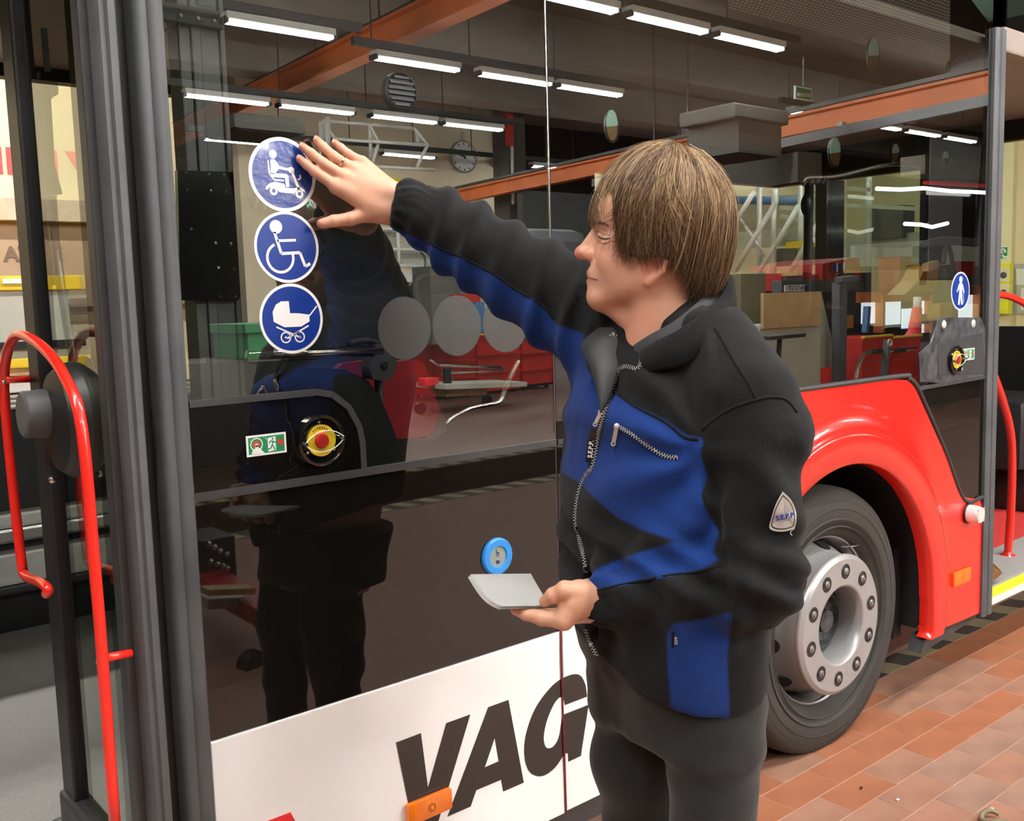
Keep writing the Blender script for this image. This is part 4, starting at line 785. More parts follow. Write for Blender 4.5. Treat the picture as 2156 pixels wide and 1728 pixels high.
# ================================================ the hall behind the camera (what the glass mirrors)
def solo(name, bm, m, base, label, cat, group=None, smooth=False, angle=None):
    return tag(obj(name, bm, m, None, smooth=smooth, base=base, angle=angle), label, cat, group)
def rbox(bm, a, b, depth, bev=0.0):
    """box whose front face (towards the bus) spans the points a and b, going back by depth"""
    return box(bm, (a[0], a[1], a[2]), (b[0], a[1] - depth, b[2]), bev)
# clock on the tan wall
cc = Vector((15.881,-18.93,5.342)); cr = abs((15.898,-18.93,5.751)[2] - cc.z)
t = thing('wall_clock', 'round white wall clock with black hands on the tan wall', 'clock', (cc.x, cc.y, cc.z))
bm = B(); lathe(bm, cc + Vector((0, -0.06, 0)), (0, 1, 0), [(0, 0), (0, cr), (0.07, cr), (0.08, cr * 0.97), (0.07, cr * 0.93), (0.06, cr * 0.93)], 40); obj('case', bm, M['alu'], t, smooth=True, angle=40)
bm = B(); lathe(bm, cc, (0, 1, 0), [(0, cr * 0.94), (0.004, cr * 0.94), (0.004, 0)], 40); obj('dial', bm, M['white'], t)
def hand(a, r0, r1, w, y=0.006):
    # the photograph shows the dial mirrored, so angles run the other way round here
    d = Vector((math.sin(a), 0, math.cos(a))); p = cc + d * r0 + Vector((0, y, 0)); q = cc + d * r1 + Vector((0, y, 0))
    bm = B(); bar(bm, p, q, w, 0.004, up=(0, 1, 0)); return bm
for i in range(12): obj('hour_mark', hand(math.radians(30 * i), cr * 0.74, cr * 0.88, cr * 0.06), M['letter_black'], t)
obj('hour_hand', hand(math.radians(-36), -cr * 0.15, cr * 0.52, cr * 0.10, 0.010), M['letter_black'], t)
obj('minute_hand', hand(math.radians(-78), -cr * 0.15, cr * 0.80, cr * 0.07, 0.014), M['letter_black'], t)
bm = B(); tube(bm, [cc + Vector((0, -.03, cr)), cc + Vector((0, -.03, cr * 1.55))], 0.03, 8); obj('cable_stub', bm, M['galv'], t)
# siren lamp and conduit on the wall
sc_ = Vector((16.968,-18.85,5.306))
t = thing('wall_siren', 'grey ball-shaped wall siren under a white conduit, beside the clock', 'siren', sc_)
bm = B(); sphere(bm, sc_, 0.19, (1, .7, 1), 20, 12); obj('body', bm, M['galv'], t, smooth=True)
bm = B(); a = Vector((17.002,-18.8,5.548)); b = Vector((17.016,-18.8,5.917)); bar(bm, a, b, 0.16, 0.1, up=(0, 1, 0)); obj('conduit', bm, M['white'], t)
# yellow number plate on the wall (0006 in the hall)
a = Vector((13.213,-18.9,4.686)); b = Vector((13.886,-18.9,4.459))
bm = B(); rbox(bm, a, b, 0.02); t = solo('number_plate', bm, M['yellow'], (a.x, a.y, b.z), 'yellow number plate on the tan wall behind the raised sleeve', 'sign')
link('numerals', text_mesh('0006', 0.17, frame_m(Vector((13.559,-18.88,4.544)), (-1, 0, 0), (0, 0, 1)), 0.002), M['mark_dark'], t)
# pilaster and dark gable at the end of the tan wall
bm = B(); a = Vector((15.68,-17.0,5.423)); box(bm, (a.x, -17.5, 0), (a.x + 0.55, -16.9, CEIL)); struct('trim_10', bm, M['wall_dark'])
bm = B(); a = Vector((15.447,-16.6,6.393)); b = Vector((15.625,-16.6,5.275)); rbox(bm, a, b, 0.12, 0.02); t = solo('hose_reel_pole', bm, M['red_bin'], (a.x, a.y, b.z), 'red upright box on the dark pilaster right of the clock', 'hoist control')
bm = B(); tube(bm, [(15.509,-16.55,5.26), (15.487,-16.55,3.904)], 0.035, 8); obj('cable', bm, M['white'], t)
bm = B(); tube(bm, smooth_path([(15.551,-16.55,6.395), (15.522,-16.55,6.773), (15.312,-16.55,6.966), (14.999,-16.55,6.284), (15.306,-16.55,6.076)], 5), 0.02, 6); obj('loop_cable', bm, M['galv'], t)
bm = B(); rbox(bm, Vector((6.408,-12.0,4.493)), Vector((7.622,-12.0,4.234)), 1.2, .25); solo('dark_duct_box', bm, M['wall_dark'], Vector((6.988,-12.0,4.183)), 'dark duct box hanging above the scooter sticker', 'duct')
# ---- work platform of silver tubes and mesh in front of the tan wall
t = thing('work_platform', 'silver tube work platform with mesh guard panels under the clock', 'work platform', ((8.036,-12.5,0.732)[0], -12.5, 0))
def rt(name, pts, r, m='galv', seg=8, Yv=None):
    bm = B(); tube(bm, pts, r, seg); return obj(name, bm, M[m], t, smooth=True)
for s in ([(8.255,-12.5,4.646),(8.173,-12.5,2.883),(8.097,-12.5,0.728)], [(8.364,-12.9,4.642),(8.316,-12.9,2.993)], [(8.086,-12.2,2.033),(8.047,-12.2,0.855)]): rt('post', s, 0.045)
for s in ([(8.391,-12.9,4.652),(9.275,-12.9,4.676),(10.211,-12.9,4.684)], [(8.249,-12.3,4.267),(9.067,-12.3,4.286),(10.049,-12.3,4.305)], [(8.981,-12.4,3.894),(9.611,-12.4,3.908),(10.251,-12.4,3.915)], [(8.221,-12.6,4.591),(8.424,-12.6,4.323)], [(9.087,-12.6,4.615),(9.259,-12.6,4.341)], [(10.004,-12.6,4.623),(10.261,-12.6,4.361)], [(10.12,-12.4,4.324),(9.874,-12.4,3.932)], [(9.131,-12.4,4.304),(8.982,-12.4,3.909)], [(10.25,-12.9,4.663),(10.271,-12.9,4.451)], [(9.293,-12.9,4.654),(9.279,-12.9,4.019)]): rt('rail', s, 0.028)
for s in ([(8.2,-12.5,2.883),(9.15,-12.5,2.889),(10.742,-12.5,2.891)], [(8.2,-12.5,2.571),(9.133,-12.5,2.557),(10.779,-12.5,2.539)], [(8.202,-12.5,2.295),(9.118,-12.5,2.279),(10.82,-12.5,2.253)], [(8.733,-12.5,2.864),(8.725,-12.5,2.209)], [(9.51,-12.5,2.865),(9.497,-12.5,2.206)]): rt('guard_rail', s, 0.03)
a = Vector((8.186,-12.5,2.173)); b = Vector((10.97,-12.5,1.997)); bm = B(); bar(bm, a + Vector((0, 0, -.05)), b, 0.9, 0.17); obj('deck', bm, M['galv'], t)
for s in ([(8.276,-12.4,1.976),(9.57,-12.4,1.083)], [(8.435,-12.7,1.716),(9.191,-12.7,1.228)]): bm = B(); bar(bm, s[0], s[1], 0.06, 0.14); obj('brace', bm, M['galv'], t)
for s in ([(8.925,-12.0,1.987),(8.475,-12.0,1.182)], [(9.46,-12.0,1.997),(9.126,-12.0,1.743)], [(9.949,-12.0,2.008),(9.773,-12.0,1.834)]): rt('stair_rail', s, 0.022, 'chrome')
bm = B(); tube(bm, smooth_path([(9.747,-12.2,2.498),(9.84,-12.2,2.378),(9.805,-12.2,2.056)], 4), 0.02, 6); obj('hook_cable', bm, M['charcoal'], t)
bm = B(); a = Vector((8.547,-12.3,2.14)); b = Vector((8.688,-12.3,2.077)); rbox(bm, a, b, .05); obj('small_lamp', bm, M['white'], t)
M['mesh_grey'] = mat('perforated_grey_mesh', (0.34, 0.32, 0.27), 0.7, var=0.3, scale=30)
for p, q in (((8.298,-12.6,2.854), (8.764,-12.6,2.315)), ((8.83,-12.6,2.866), (9.537,-12.6,2.291)), ((9.605,-12.6,2.874), (10.789,-12.6,2.274))):
    bm = B(); rbox(bm, Vector(p), Vector(q), 0.02); obj('mesh_panel', bm, M['mesh_grey'], t)
bm = B(); a = Vector((8.818,-13.6,1.989)); b = Vector((11.934,-13.6,0.833)); rbox(bm, a, b, 0.1); solo('dark_store', bm, M['wall_dark'], (a.x, a.y, b.z), 'dark storage wall under the work platform deck', 'partition')
# exit sign at the wall, green box, white control box
a = Vector((7.621,-12.2,3.344)); b = Vector((7.739,-12.2,3.101)); bm = B(); rbox(bm, a, b, 0.03); t = solo('exit_sign', bm, M['sign_green'], (a.x, a.y, b.z), 'green exit sign with a running man just under the hand', 'sign')
bm = B(); s_ = abs(a.z - b.z); m_ = (a + b) / 2 + Vector((0, .005, 0))
for q in ([(0.0, .3), (0.05, -.02), (-.15, -.12), (-.12, -.35)], [(0.05, -.02), (.2, -.2), (.34, -.22)], [(0, .28), (.2, .2), (.24, .05)]):
    for u, v in zip(q, q[1:]): bar(bm, m_ + Vector((u[0], 0, u[1])) * s_, m_ + Vector((v[0], 0, v[1])) * s_, s_ * .1, .01, up=(0, 1, 0))
sphere(bm, m_ + Vector((-.02, 0, .4)) * s_, s_ * .09, (1, .2, 1), 10, 6); obj('running_figure', bm, M['letter_white'], t)
a = Vector((4.582,-8.0,1.45)); b = Vector((5.986,-8.0,1.089)); bm = B(); rbox(bm, a, b, 0.9, 0.015); t = solo('green_container', bm, M['green_box'], (a.x, a.y - .4, b.z), 'dark green metal container behind the steel hand bar', 'container')
bm = B(); rbox(bm, a + Vector((-.03, .02, .02)), Vector((b.x + .03, b.y, a.z - .08)), 0.95, .01); obj('lid', bm, M['green_box'], t)
bm = B(); a2 = Vector((6.026,-8.05,1.262)); b2 = Vector((6.287,-8.05,1.054)); b2.z = b.z + .004; rbox(bm, a2, b2, .6, .01); solo('white_crate', bm, M['pale_board'], (a2.x, a2.y, b2.z), 'pale crate right of the green container', 'crate')
bm = B(); box(bm, (a.x - 1.2, a.y - 1.0, 0), (b2.x, a.y - .02, b.z - .002)); solo('container_stand', bm, M['wall_dark'], ((a.x + b.x) / 2, a.y - .5, 0), 'dark bench carrying the green container', 'bench')
# ---- red bins, trolley and plank
def bin_(pa, pb, d, lab, rib=True):
    a = Vector(pa); b = Vector(pb); t = thing('waste_bin', lab, 'bin', ((a.x + b.x) / 2, a.y - d / 2, 0), 'red bins on the hall floor')
    bm = B(); n = 4
    w = .04; z0 = max(b.z, .06)
    box(bm, (a.x, a.y, z0), (b.x, a.y - w, a.z)); box(bm, (a.x, a.y - d + w, z0), (b.x, a.y - d, a.z)); box(bm, (a.x, a.y - w, z0), (a.x + w, a.y - d + w, a.z)); box(bm, (b.x - w, a.y - w, z0), (b.x, a.y - d + w, a.z)); box(bm, (a.x, a.y, z0), (b.x, a.y - d, z0 + w)); obj('bin_body', bm, M['red_bin'], t)
    bm = B()
    for q in (a.z - .02, a.z - .35 * (a.z - z0), a.z - .68 * (a.z - z0)): bar(bm, (a.x - .01, a.y + .012, q), (b.x + .01, a.y + .012, q), .03, .035)
    obj('bin_rib', bm, M['red_bin'], t)
    bm = B(); bar(bm, (a.x, a.y + .01, a.z + .012), (b.x, a.y + .01, a.z + .012), .05, .025); obj('bin_rim', bm, M['yellow'], t)
    for x in (a.x + .1, b.x - .1):
        for yy in (a.y - .1, a.y - d + .1):
            bm = B(); lathe(bm, (x - .02, yy, .06), (1, 0, 0), [(0, 0), (0, .06), (.04, .06), (.04, 0)], 14); obj('castor', bm, M['black'], t)
    return t
bin_((9.547,-11.6,0.949), (10.387,-11.6,0.022), 0.8, 'smaller red bin with a yellow rim behind the middle grey disc')
bin_((10.507,-11.7,1.047), (11.472,-11.7,0.029), 1.0, 'tall red bin under the third grey disc')
bin_((11.572,-11.75,0.998), (12.324,-11.75,-0.025), 1.0, 'tall red bin right of the third grey disc')
bin_((11.893,-5.2,1.007), (12.615,-5.2,0.205), 0.7, 'red bin with yellow rim left of the forked post')
bin_((12.632,-5.2,0.972), (13.414,-5.2,0.139), 0.7, 'red bin beside the scuffed door button box')
bin_((5.977,-11.4,0.824), (6.358,-11.4,0.386), 0.7, 'dark red bin low behind the pram sticker')
t = thing('flat_trolley', 'flat trolley with a pale deck and steel rails before the red bins', 'trolley', (8.96,-10.2,0.162))
bm = B(); a = Vector((8.442,-10.2,0.406)); b = Vector((10.003,-10.2,0.33)); bar(bm, a, b, 0.8, 0.07); obj('deck', bm, M['pale_board'], t)
bm = B(); bar(bm, Vector((8.674,-10.35,0.301)), Vector((9.438,-10.35,0.269)), 0.5, 0.15); obj('timber_block', bm, M['wood'], t)
for s in ([(8.638,-10.2,0.698),(9.818,-10.2,0.592)], [(8.667,-10.2,0.575),(9.865,-10.2,0.551)], [(8.629,-10.2,0.706),(8.46,-10.2,0.787)]): bm = B(); tube(bm, s, 0.02, 8); obj('rail', bm, M['chrome'], t, smooth=True)
bm = B(); a = Vector((8.633,-10.05,0.661)); b = Vector((8.75,-10.05,0.346)); rbox(bm, a, b, .1, .03); obj('handle_post', bm, M['black'], t)
bm = B(); a = Vector((8.258,-10.05,0.532)); b = Vector((8.509,-10.05,0.415)); rbox(bm, a, b, .2, .02); obj('red_block', bm, M['red_print'], t)
for q in (a.x, b.x + 1.0):
    bm = B(); lathe(bm, (q, -10.2, .09), (0, 1, 0), [(-.03, 0), (-.03, .09), (.03, .09), (.03, 0)], 16); obj('trolley_wheel', bm, M['black'], t)
# floor jack and red beam low in the black glass
t = thing('floor_jack', 'dark screw jack stand with a cross handle on the floor', 'jack', (2.155,-2.25,-0.117))
J = [Vector(p) for p in [(2.128,-2.25,0.458),(2.152,-2.25,0.269),(2.155,-2.25,0.106),(2.15,-2.25,-0.022),(2.15,-2.25,-0.116)]]
bm = B(); tube(bm, [J[0], J[1], J[2]], 0.012, 10); obj('screw', bm, M['galv'], t, smooth=True)
bm = B(); tube(bm, [J[2], J[3], J[4]], 0.024, 10); obj('column', bm, M['charcoal'], t, smooth=True)
bm = B(); tube(bm, [Vector((2.087,-2.25,0.439)), Vector((2.158,-2.25,0.462))], 0.009, 8); obj('cross_handle', bm, M['chrome'], t, smooth=True)
bm = B(); lathe(bm, (J[4].x, J[4].y, 0), (0, 0, 1), [(0, 0), (0, 0.075), (0.02, 0.075), (J[4].z, 0.03), (J[4].z + .02, 0)], 20); obj('foot', bm, M['charcoal'], t, smooth=True, angle=40)
t = thing('lifting_beam', 'low red beam lift with a dark cross arm beside the screw jack', 'vehicle lift', (1.899,-2.4,0.108))
bm = B(); bar(bm, Vector((1.975,-3.0,0.241)), Vector((2.013,-2.3,0.197)), 0.16, 0.09); obj('red_beam', bm, M['red_bin'], t)
bm = B(); bar(bm, Vector((1.936,-2.35,0.111)), Vector((2.208,-2.28,0.166)), 0.09, 0.17); obj('cross_arm', bm, M['charcoal'], t)
bm = B(); bar(bm, Vector((1.747,-2.5,0.34)), Vector((1.977,-2.5,0.3)), 0.10, 0.03); obj('timber_pad', bm, M['wood'], t)
bm = B(); bar(bm, Vector((1.772,-2.6,0.264)), Vector((2.099,-2.6,0.209)), 0.15, 0.05); obj('steel_pad', bm, M['galv'], t)
for q in [(1.947,-2.9,0.458),(1.976,-2.9,0.435),(2.004,-2.9,0.41),(2.039,-2.9,0.388),(1.951,-2.9,0.365),(1.985,-2.9,0.344),(2.015,-2.9,0.331),(2.039,-2.9,0.311)]: bm = B(); sphere(bm, q, .014, (1, 1, 1), 10, 6); obj('bolt', bm, M['chrome'], t)
bm = B(); rbox(bm, Vector((1.95,-3.0,0.452)), Vector((2.129,-3.0,0.188)), .3); obj('drive_box', bm, M['black'], t)
bm = B(); bar(bm, Vector((1.906,-2.2,-0.005)), Vector((1.98,-2.2,0.006)), .03, .012); 
for q in [(1.913,-2.2,0.042),(1.928,-2.2,0.045),(1.944,-2.2,0.045)]: bar(bm, Vector(q), Vector(q) + Vector((0, 0, -.04)), .012, .012, up=(0, 1, 0))
obj('brass_plug', bm, M['yellow'], t)
bm = B(); lathe(bm, Vector((1.881,-2.3,0.001)), (0.2, 1, 0), [(-.04, 0), (-.04, .07), (.04, .07), (.04, 0)], 20); obj('lift_wheel', bm, M['black'], t)
# ---- orange crane girders
def girder(p, q, lab, h=0.30, w=0.24, lip=0.05):
    p = Vector(p); q = Vector(q); t = thing('crane_girder', lab, 'crane beam', (p + q) / 2)
    bm = B(); bar(bm, p, q, 0.05, h); obj('web', bm, M['orange'], t)
    for s in (-h / 2, h / 2):
        bm = B(); bar(bm, p + Vector((0, 0, s)), q + Vector((0, 0, s)), w, 0.04); obj('flange', bm, M['orange'], t)
    bm = B(); bar(bm, p + Vector((0, 0, h / 2 + .09)), q + Vector((0, 0, h / 2 + .09)), .06, .06); obj('conductor_rail', bm, M['charcoal'], t)
    n = 6 if h > .3 else 0
    for i in range(n):
        c = p.lerp(q, (i + .5) / n); bm = B(); bar(bm, c + Vector((0, 0, h / 2)), Vector((c.x, c.y, CEIL)), .025, .025, up=(0, 1, 0)); obj('hanger', bm, M['charcoal'], t)
    return t
girder((9.034,-21.065,5.6), (8.238,-7.837,5.6), 'thick orange crane girder rising from behind the pillar to the top', 0.36, 0.30)
girder((16.363,-26.67,4.25), (13.328,-4.113,4.25), 'long orange crane girder running behind the head to the right post', 0.28, 0.22)
t = thing('girder_track', 'grey track running just below the long orange girder', 'track', (13.291,-6.183,4.0))
bm = B(); bar(bm, Vector((14.464,-12.76,3.95)), Vector((12.757,-3.85,3.95)), .10, .14); obj('track_bar', bm, M['duct'], t)
for q in [(14.189,-9.503,4.0),(13.605,-7.84,4.0),(13.301,-6.499,4.0),(13.316,-5.432,4.0),(13.067,-4.199,4.0)]: bm = B(); box(bm, Vector(q) + Vector((-.06, .05, -.09)), Vector(q) + Vector((.06, .14, .09)), .01); obj('track_clip', bm, M['galv'], t)
# ---- roof region: perforated acoustic panel, ducts, round beam openings, sign
m, tr_, b_ = nt('perforated_panel'); N_ = tr_.nodes; L_ = tr_.links
tc_ = N_.new('ShaderNodeTexCoord'); mp = N_.new('ShaderNodeMapping'); mp.inputs['Scale'].default_value = (11.0, 11.0, 0.0)
vo = N_.new('ShaderNodeTexVoronoi'); vo.inputs['Randomness'].default_value = 0.0; vo.inputs['Scale'].default_value = 1.0
cr_ = N_.new('ShaderNodeValToRGB'); cr_.color_ramp.elements[0].position = 0.22; cr_.color_ramp.elements[0].color = (0.95, 0.90, 0.68, 1); cr_.color_ramp.elements[1].position = 0.3; cr_.color_ramp.elements[1].color = (0.15, 0.14, 0.11, 1)
L_.new(tc_.outputs['Object'], mp.inputs[0]); L_.new(mp.outputs[0], vo.inputs['Vector']); L_.new(vo.outputs['Distance'], cr_.inputs[0]); L_.new(cr_.outputs[0], b_.inputs['Base Color']); b_.inputs['Roughness'].default_value = 0.8
M['perforated'] = m
PA = [Vector(p) for p in ((12.049,-7.506,5.75), (18.772,-7.547,5.75), (14.443,-5.388,5.75), (10.704,-6.454,5.75))]
bm = B(); prism(bm, PA, (0, 0, .06)); solo('acoustic_panel', bm, M['perforated'], (PA[0] + PA[2]) / 2, 'perforated acoustic ceiling panel at the upper right', 'ceiling panel')
for p, q, r, lab in (((15.242,-5.651,4.9), (14.949,-4.786,4.9), .21, 'short dark grey duct end above the girder near the right post'), ((14.881,-10.733,4.7), (15.135,-9.648,4.7), .24, 'dark grey duct above the head, left of the concrete block'), ):
    p = Vector(p); q = Vector(q); t = thing('ventilation_duct', lab, 'duct', (p + q) / 2); bm = B(); tube(bm, [p, q], r, 24); obj('duct_pipe', bm, M['duct'], t, smooth=True, angle=40)
    bm = B(); d = (q - p).normalized(); lathe(bm, p, d, [(-.02, r * .9), (-.02, r * 1.06), (.06, r * 1.06), (.06, r * .9)], 24, True); obj('collar', bm, M['charcoal'], t, smooth=True, angle=40)
def opening(c, hw, hh, Yv, lab, two=True):
    t = thing('beam_opening', lab, 'opening', c, 'round openings through the concrete beams'); c = Vector(c)
    bm = B(); r = bmesh.ops.create_cone(bm, cap_ends=True, segments=28, radius1=1, radius2=1, depth=.03, matrix=Matrix.Translation(c) @ Matrix.Diagonal((hw, 1, hh, 1)) @ Matrix.Rotation(math.pi / 2, 4, 'X')); obj('dark_rim', bm, M['black'], t)
    bm = B(); bmesh.ops.create_cone(bm, cap_ends=True, segments=28, radius1=1, radius2=1, depth=.04, matrix=Matrix.Translation(c + Vector((-hw * .12, .01, hh * .06))) @ Matrix.Diagonal((hw * .78, 1, hh * .9, 1)) @ Matrix.Rotation(math.pi / 2, 4, 'X'))
    bm.verts.ensure_lookup_table(); bmesh.ops.bisect_plane(bm, geom=bm.verts[:] + bm.edges[:] + bm.faces[:], plane_co=c, plane_no=(0.15, 0, -1), clear_outer=True); obj('roof_light_view', bm, M['teal'], t)
    bm = B(); bmesh.ops.create_cone(bm, cap_ends=True, segments=28, radius1=1, radius2=1, depth=.037, matrix=Matrix.Translation(c + Vector((-hw * .12, .01, -hh * .02))) @ Matrix.Diagonal((hw * .72, 1, hh * .85, 1)) @ Matrix.Rotation(math.pi / 2, 4, 'X')); obj('brown_view', bm, mat('brown_roof_beyond', (0.16, 0.10, 0.03), 0.8) if 'brown_roof_beyond' not in bpy.data.materials else bpy.data.materials['brown_roof_beyond'], t)
opening((11.163,-9.0,4.228), .16, .25, 9, 'round opening in the beam left of the crown of the head')
opening((13.273,-5.9,4.92), .16, .25, 6, 'round opening with a yellow glint under the acoustic panel')
opening((12.322,-5.9,3.513), .16, .21, 6, 'round opening just below the long orange girder')
opening((15.859,-7.0,3.901), .14, .15, 7, 'small round opening above the clear screen')
opening((17.577,-7.0,3.929), .12, .12, 7, 'small round opening near the right post')
opening((13.138,-9.0,4.352), .16, .14, 9, 'half hidden opening behind the duct over the head')
a = Vector((7.606,-9.4,4.437)); t = thing('wall_fan', 'round dark louvred fan above the third row of lights', 'fan', a)
bm = B(); lathe(bm, a, (0, 1, 0), [(-.1, 0), (-.1, .25), (.0, .25), (.02, .23), (-.02, .21), (-.02, 0)], 32); obj('fan_ring', bm, M['charcoal'], t, smooth=True, angle=40)
for i in range(6): bm = B(); z = -.175 + .07 * i; w = math.sqrt(.21 ** 2 - z * z); bar(bm, a + Vector((-w, .0, z)), a + Vector((w, .0, z)), .05, .03); obj('louvre', bm, M['duct'], t)
# teal roof light strips
for pa, pb, pc_, pd, lab in (((1340,158), (1420,165), (1525,180), (1525,197), 'pale teal roof light between beams above the head'), ((1172,128), (1200,126), (1233,137), (1205,145), 'small pale teal roof light right of the pane joint')):
    pass
for P4, lab in (([(17.985,-15.093,6.9),(19.123,-14.618,6.9),(20.946,-14.493,6.9),(21.752,-15.156,6.9)], 'pale teal roof light between the beams above the head'), ([(15.493,-14.996,6.9),(15.574,-14.631,6.9),(16.326,-14.836,6.9),(16.368,-15.306,6.9)], 'small pale teal roof light right of the pane joint'), ([(15.902,-6.134,6.6),(16.944,-5.415,6.6),(19.553,-6.521,6.6),(19.47,-7.178,6.6)], 'large teal roof light in the top right corner')):
    bm = B(); prism(bm, P4, (0, 0, .03)); solo('roof_light', bm, M['teal'], sum((Vector(q) for q in P4), Vector()) / 4, lab, 'roof light', 'teal roof lights')
for i, (s, w) in enumerate((([(19.429,-15.196,6.88),(19.171,-14.419,6.88)], .12), ([(20.114,-15.162,6.88),(19.786,-14.339,6.88)], .12), ([(20.619,-15.117,6.88),(20.208,-14.326,6.88)], .1))):
    bm = B(); bar(bm, Vector(s[0]), Vector(s[1]), w, .05); solo('roof_light_bar', bm, M['charcoal'], Vector(s[0]), ['first dark glazing bar of the teal roof light above the head', 'middle dark glazing bar of the teal roof light above the head', 'last, narrower glazing bar of the teal roof light above the head'][i], 'glazing bar', 'glazing bars of the roof light')
a = Vector((12.14,-6.4,4.479)); b = Vector((12.53,-6.4,4.3)); bm = B(); rbox(bm, a, b, .03); t = solo('emergency_sign', bm, M['letter_white'], (a.x, a.y, b.z), 'green rectangular sign hanging above the long orange girder', 'sign')
bm = B(); rbox(bm, a + Vector((.02, .004, -.02)), b + Vector((-.02, 0, .02)), .004); obj('green_field', bm, M['sign_green'], t)
bm = B(); s_ = (a.x - b.x); bar(bm, Vector((12.175,-6.385,4.358)), Vector((12.448,-6.385,4.374)), .03, .05); obj('pale_line', bm, M['galv'], t)
bm = B(); tube(bm, [Vector((12.332,-6.4,4.5)), Vector((12.329,-6.4,4.885))], .012, 6); obj('hanger', bm, M['charcoal'], t)
# concrete block column and slanted gantry box over the far shelving
bm = B(); a = Vector((11.524,-6.9,4.211)); b = Vector((12.522,-6.9,3.601)); rbox(bm, a, b, .9); box(bm, (a.x - .15, a.y + .05, a.z - .16), (b.x + .12, a.y - .95, a.z + .05), .03); struct('trim_11', bm, M['wall_dark'])
g0 = Vector((13.647,-10.366,3.25)); g1 = Vector((13.074,-6.787,3.25))
bm = B(); bar(bm, g0 + Vector((0, 0, .22)), g1 + Vector((0, 0, .22)), .5, .44); solo('gantry_box', bm, mat('dark_brown_soffit', (0.07, 0.058, 0.045), 0.8), (g0 + g1) / 2, 'dark box gantry above the bright shelving', 'gantry')
bm = B()
for q in (g0, g0.lerp(g1, .25)): bar(bm, q + Vector((0, 0, .45)), Vector((q.x, q.y, CEIL)), .03, .03, up=(0, 1, 0))
solo('gantry_hangers', bm, M['charcoal'], g1, 'dark hangers holding the box gantry', 'hanger')
# ---- red van with its mirrored plate
t = thing('van', 'red van front with a number plate in front of the stair frame', 'van', ((14.947,-7.6,0.932)[0], -8.4, 0))
va = [Vector(p) for p in [(13.46,-7.6,1.662),(13.459,-7.6,1.925),(14.242,-7.6,1.943),(14.626,-7.6,1.855),(14.697,-7.6,1.752),(15.97,-7.6,1.802),(15.891,-7.6,1.951),(15.66,-7.6,2.172),(15.51,-7.6,2.212),(14.721,-7.6,2.114),(13.56,-7.6,2.052)]]
bm = B(); prism(bm, [(13.536,-7.6,1.661),(13.535,-7.6,1.947),(14.242,-7.6,1.951),(14.543,-7.6,1.91),(14.683,-7.6,1.752),(14.684,-7.6,1.641)], (0, -1.5, 0)); obj('bonnet', bm, M['red_bin'], t)
bm = B(); prism(bm, [(14.838,-7.7,1.721),(14.834,-7.7,2.095),(15.674,-7.7,2.193),(15.946,-7.7,2.211),(16.061,-7.7,1.804)], (0, -1.5, 0)); obj('body', bm, M['red_bin'], t)
bm = B(); rbox(bm, Vector((13.464,-7.55,1.825)), Vector((15.89,-7.55,1.62)), .2, .02); obj('bumper', bm, M['duct'], t)
a = Vector((13.482,-7.5,1.749)); b = Vector((14.095,-7.5,1.641)); bm = B(); rbox(bm, a, b, .02); k = obj('number_plate', bm, M['white'], t)
link('plate_text', text_mesh('N·TX 577', abs(a.z - b.z) * .95, frame_m((a + b) / 2 + Vector((-.02, .006, 0)), (-1, 0, 0), (0, 0, 1)), .002), M['letter_black'], k)
bm = B(); a2 = Vector((14.013,-7.49,1.742)); b2 = Vector((14.08,-7.49,1.641)); rbox(bm, a2, b2, .01); obj('blue_band', bm, M['sign_blue'], k)
bm = B(); rbox(bm, Vector((13.566,-7.55,1.877)), Vector((14.102,-7.55,1.819)), .05, .01); obj('grille', bm, M['wall_dark'], t)
bm = B(); rbox(bm, Vector((15.12,-7.6,1.938)), Vector((15.62,-7.6,1.862)), .05, .02); obj('headlamp', bm, M['chrome'], t)
for pa, pb_ in (((15.003,-7.6,2.082), (15.192,-7.6,1.97)), ((15.204,-7.6,2.09), (15.396,-7.6,1.977))):
    a = Vector(pa); b = Vector(pb_); bm = B(); rbox(bm, a, b, .02); k = obj('blue_sign', bm, M['sign_blue'], t); c_ = (a + b) / 2; bm = B(); sphere(bm, c_ + Vector((0, .01, .06)), .022, (1, .3, 1), 8, 6); bar(bm, c_ + Vector((0, .01, .04)), c_ + Vector((0, .01, -.07)), .04, .01, up=(0, 1, 0)); obj('pictogram', bm, M['letter_white'], k)
for x in ((15.009,-8.3,1.422)[0], (16.828,-8.3,1.376)[0]):
    bm = B(); lathe(bm, (x, -8.5, .32), (1, 0, 0), [(-.1, 0), (-.1, .32), (.1, .32), (.1, 0)], 20); obj('van_wheel', bm, M['black'], t)
# ---- boards, cabinets, hoist, jib on the right
def rb(name, pa, pb_, d, m, lab, cat, group=None, bev=0.0, floor_=False):
    a = Vector(pa); b = Vector(pb_)
    if floor_: b.z = 0.0
    bm = B(); rbox(bm, a, b, d, bev); return solo(name, bm, M[m], ((a.x + b.x) / 2, a.y - d / 2, min(a.z, b.z)), lab, cat, group)
rb('tan_board', (8.936,-4.6,1.637), (10.022,-4.6,1.255), .04, 'tan_board', 'tan chipboard sheet above the pale cabinet door', 'board')
rb('pale_cabinet', (8.937,-4.65,1.286), (10.088,-4.65,0.447), .5, 'pale_board', 'pale grey cabinet below the tan sheet, scuffed', 'cabinet', floor_=True)
bm = B(); prism(bm, [(10.173,-4.7,1.628),(10.232,-4.7,1.489),(10.53,-4.7,0.749),(10.182,-4.7,0.744)], (0, -.05, 0)); solo('leaning_board', bm, M['pale_board'], Vector((10.29,-4.7,0.764)), 'pale board leaning against the cabinet side', 'board')
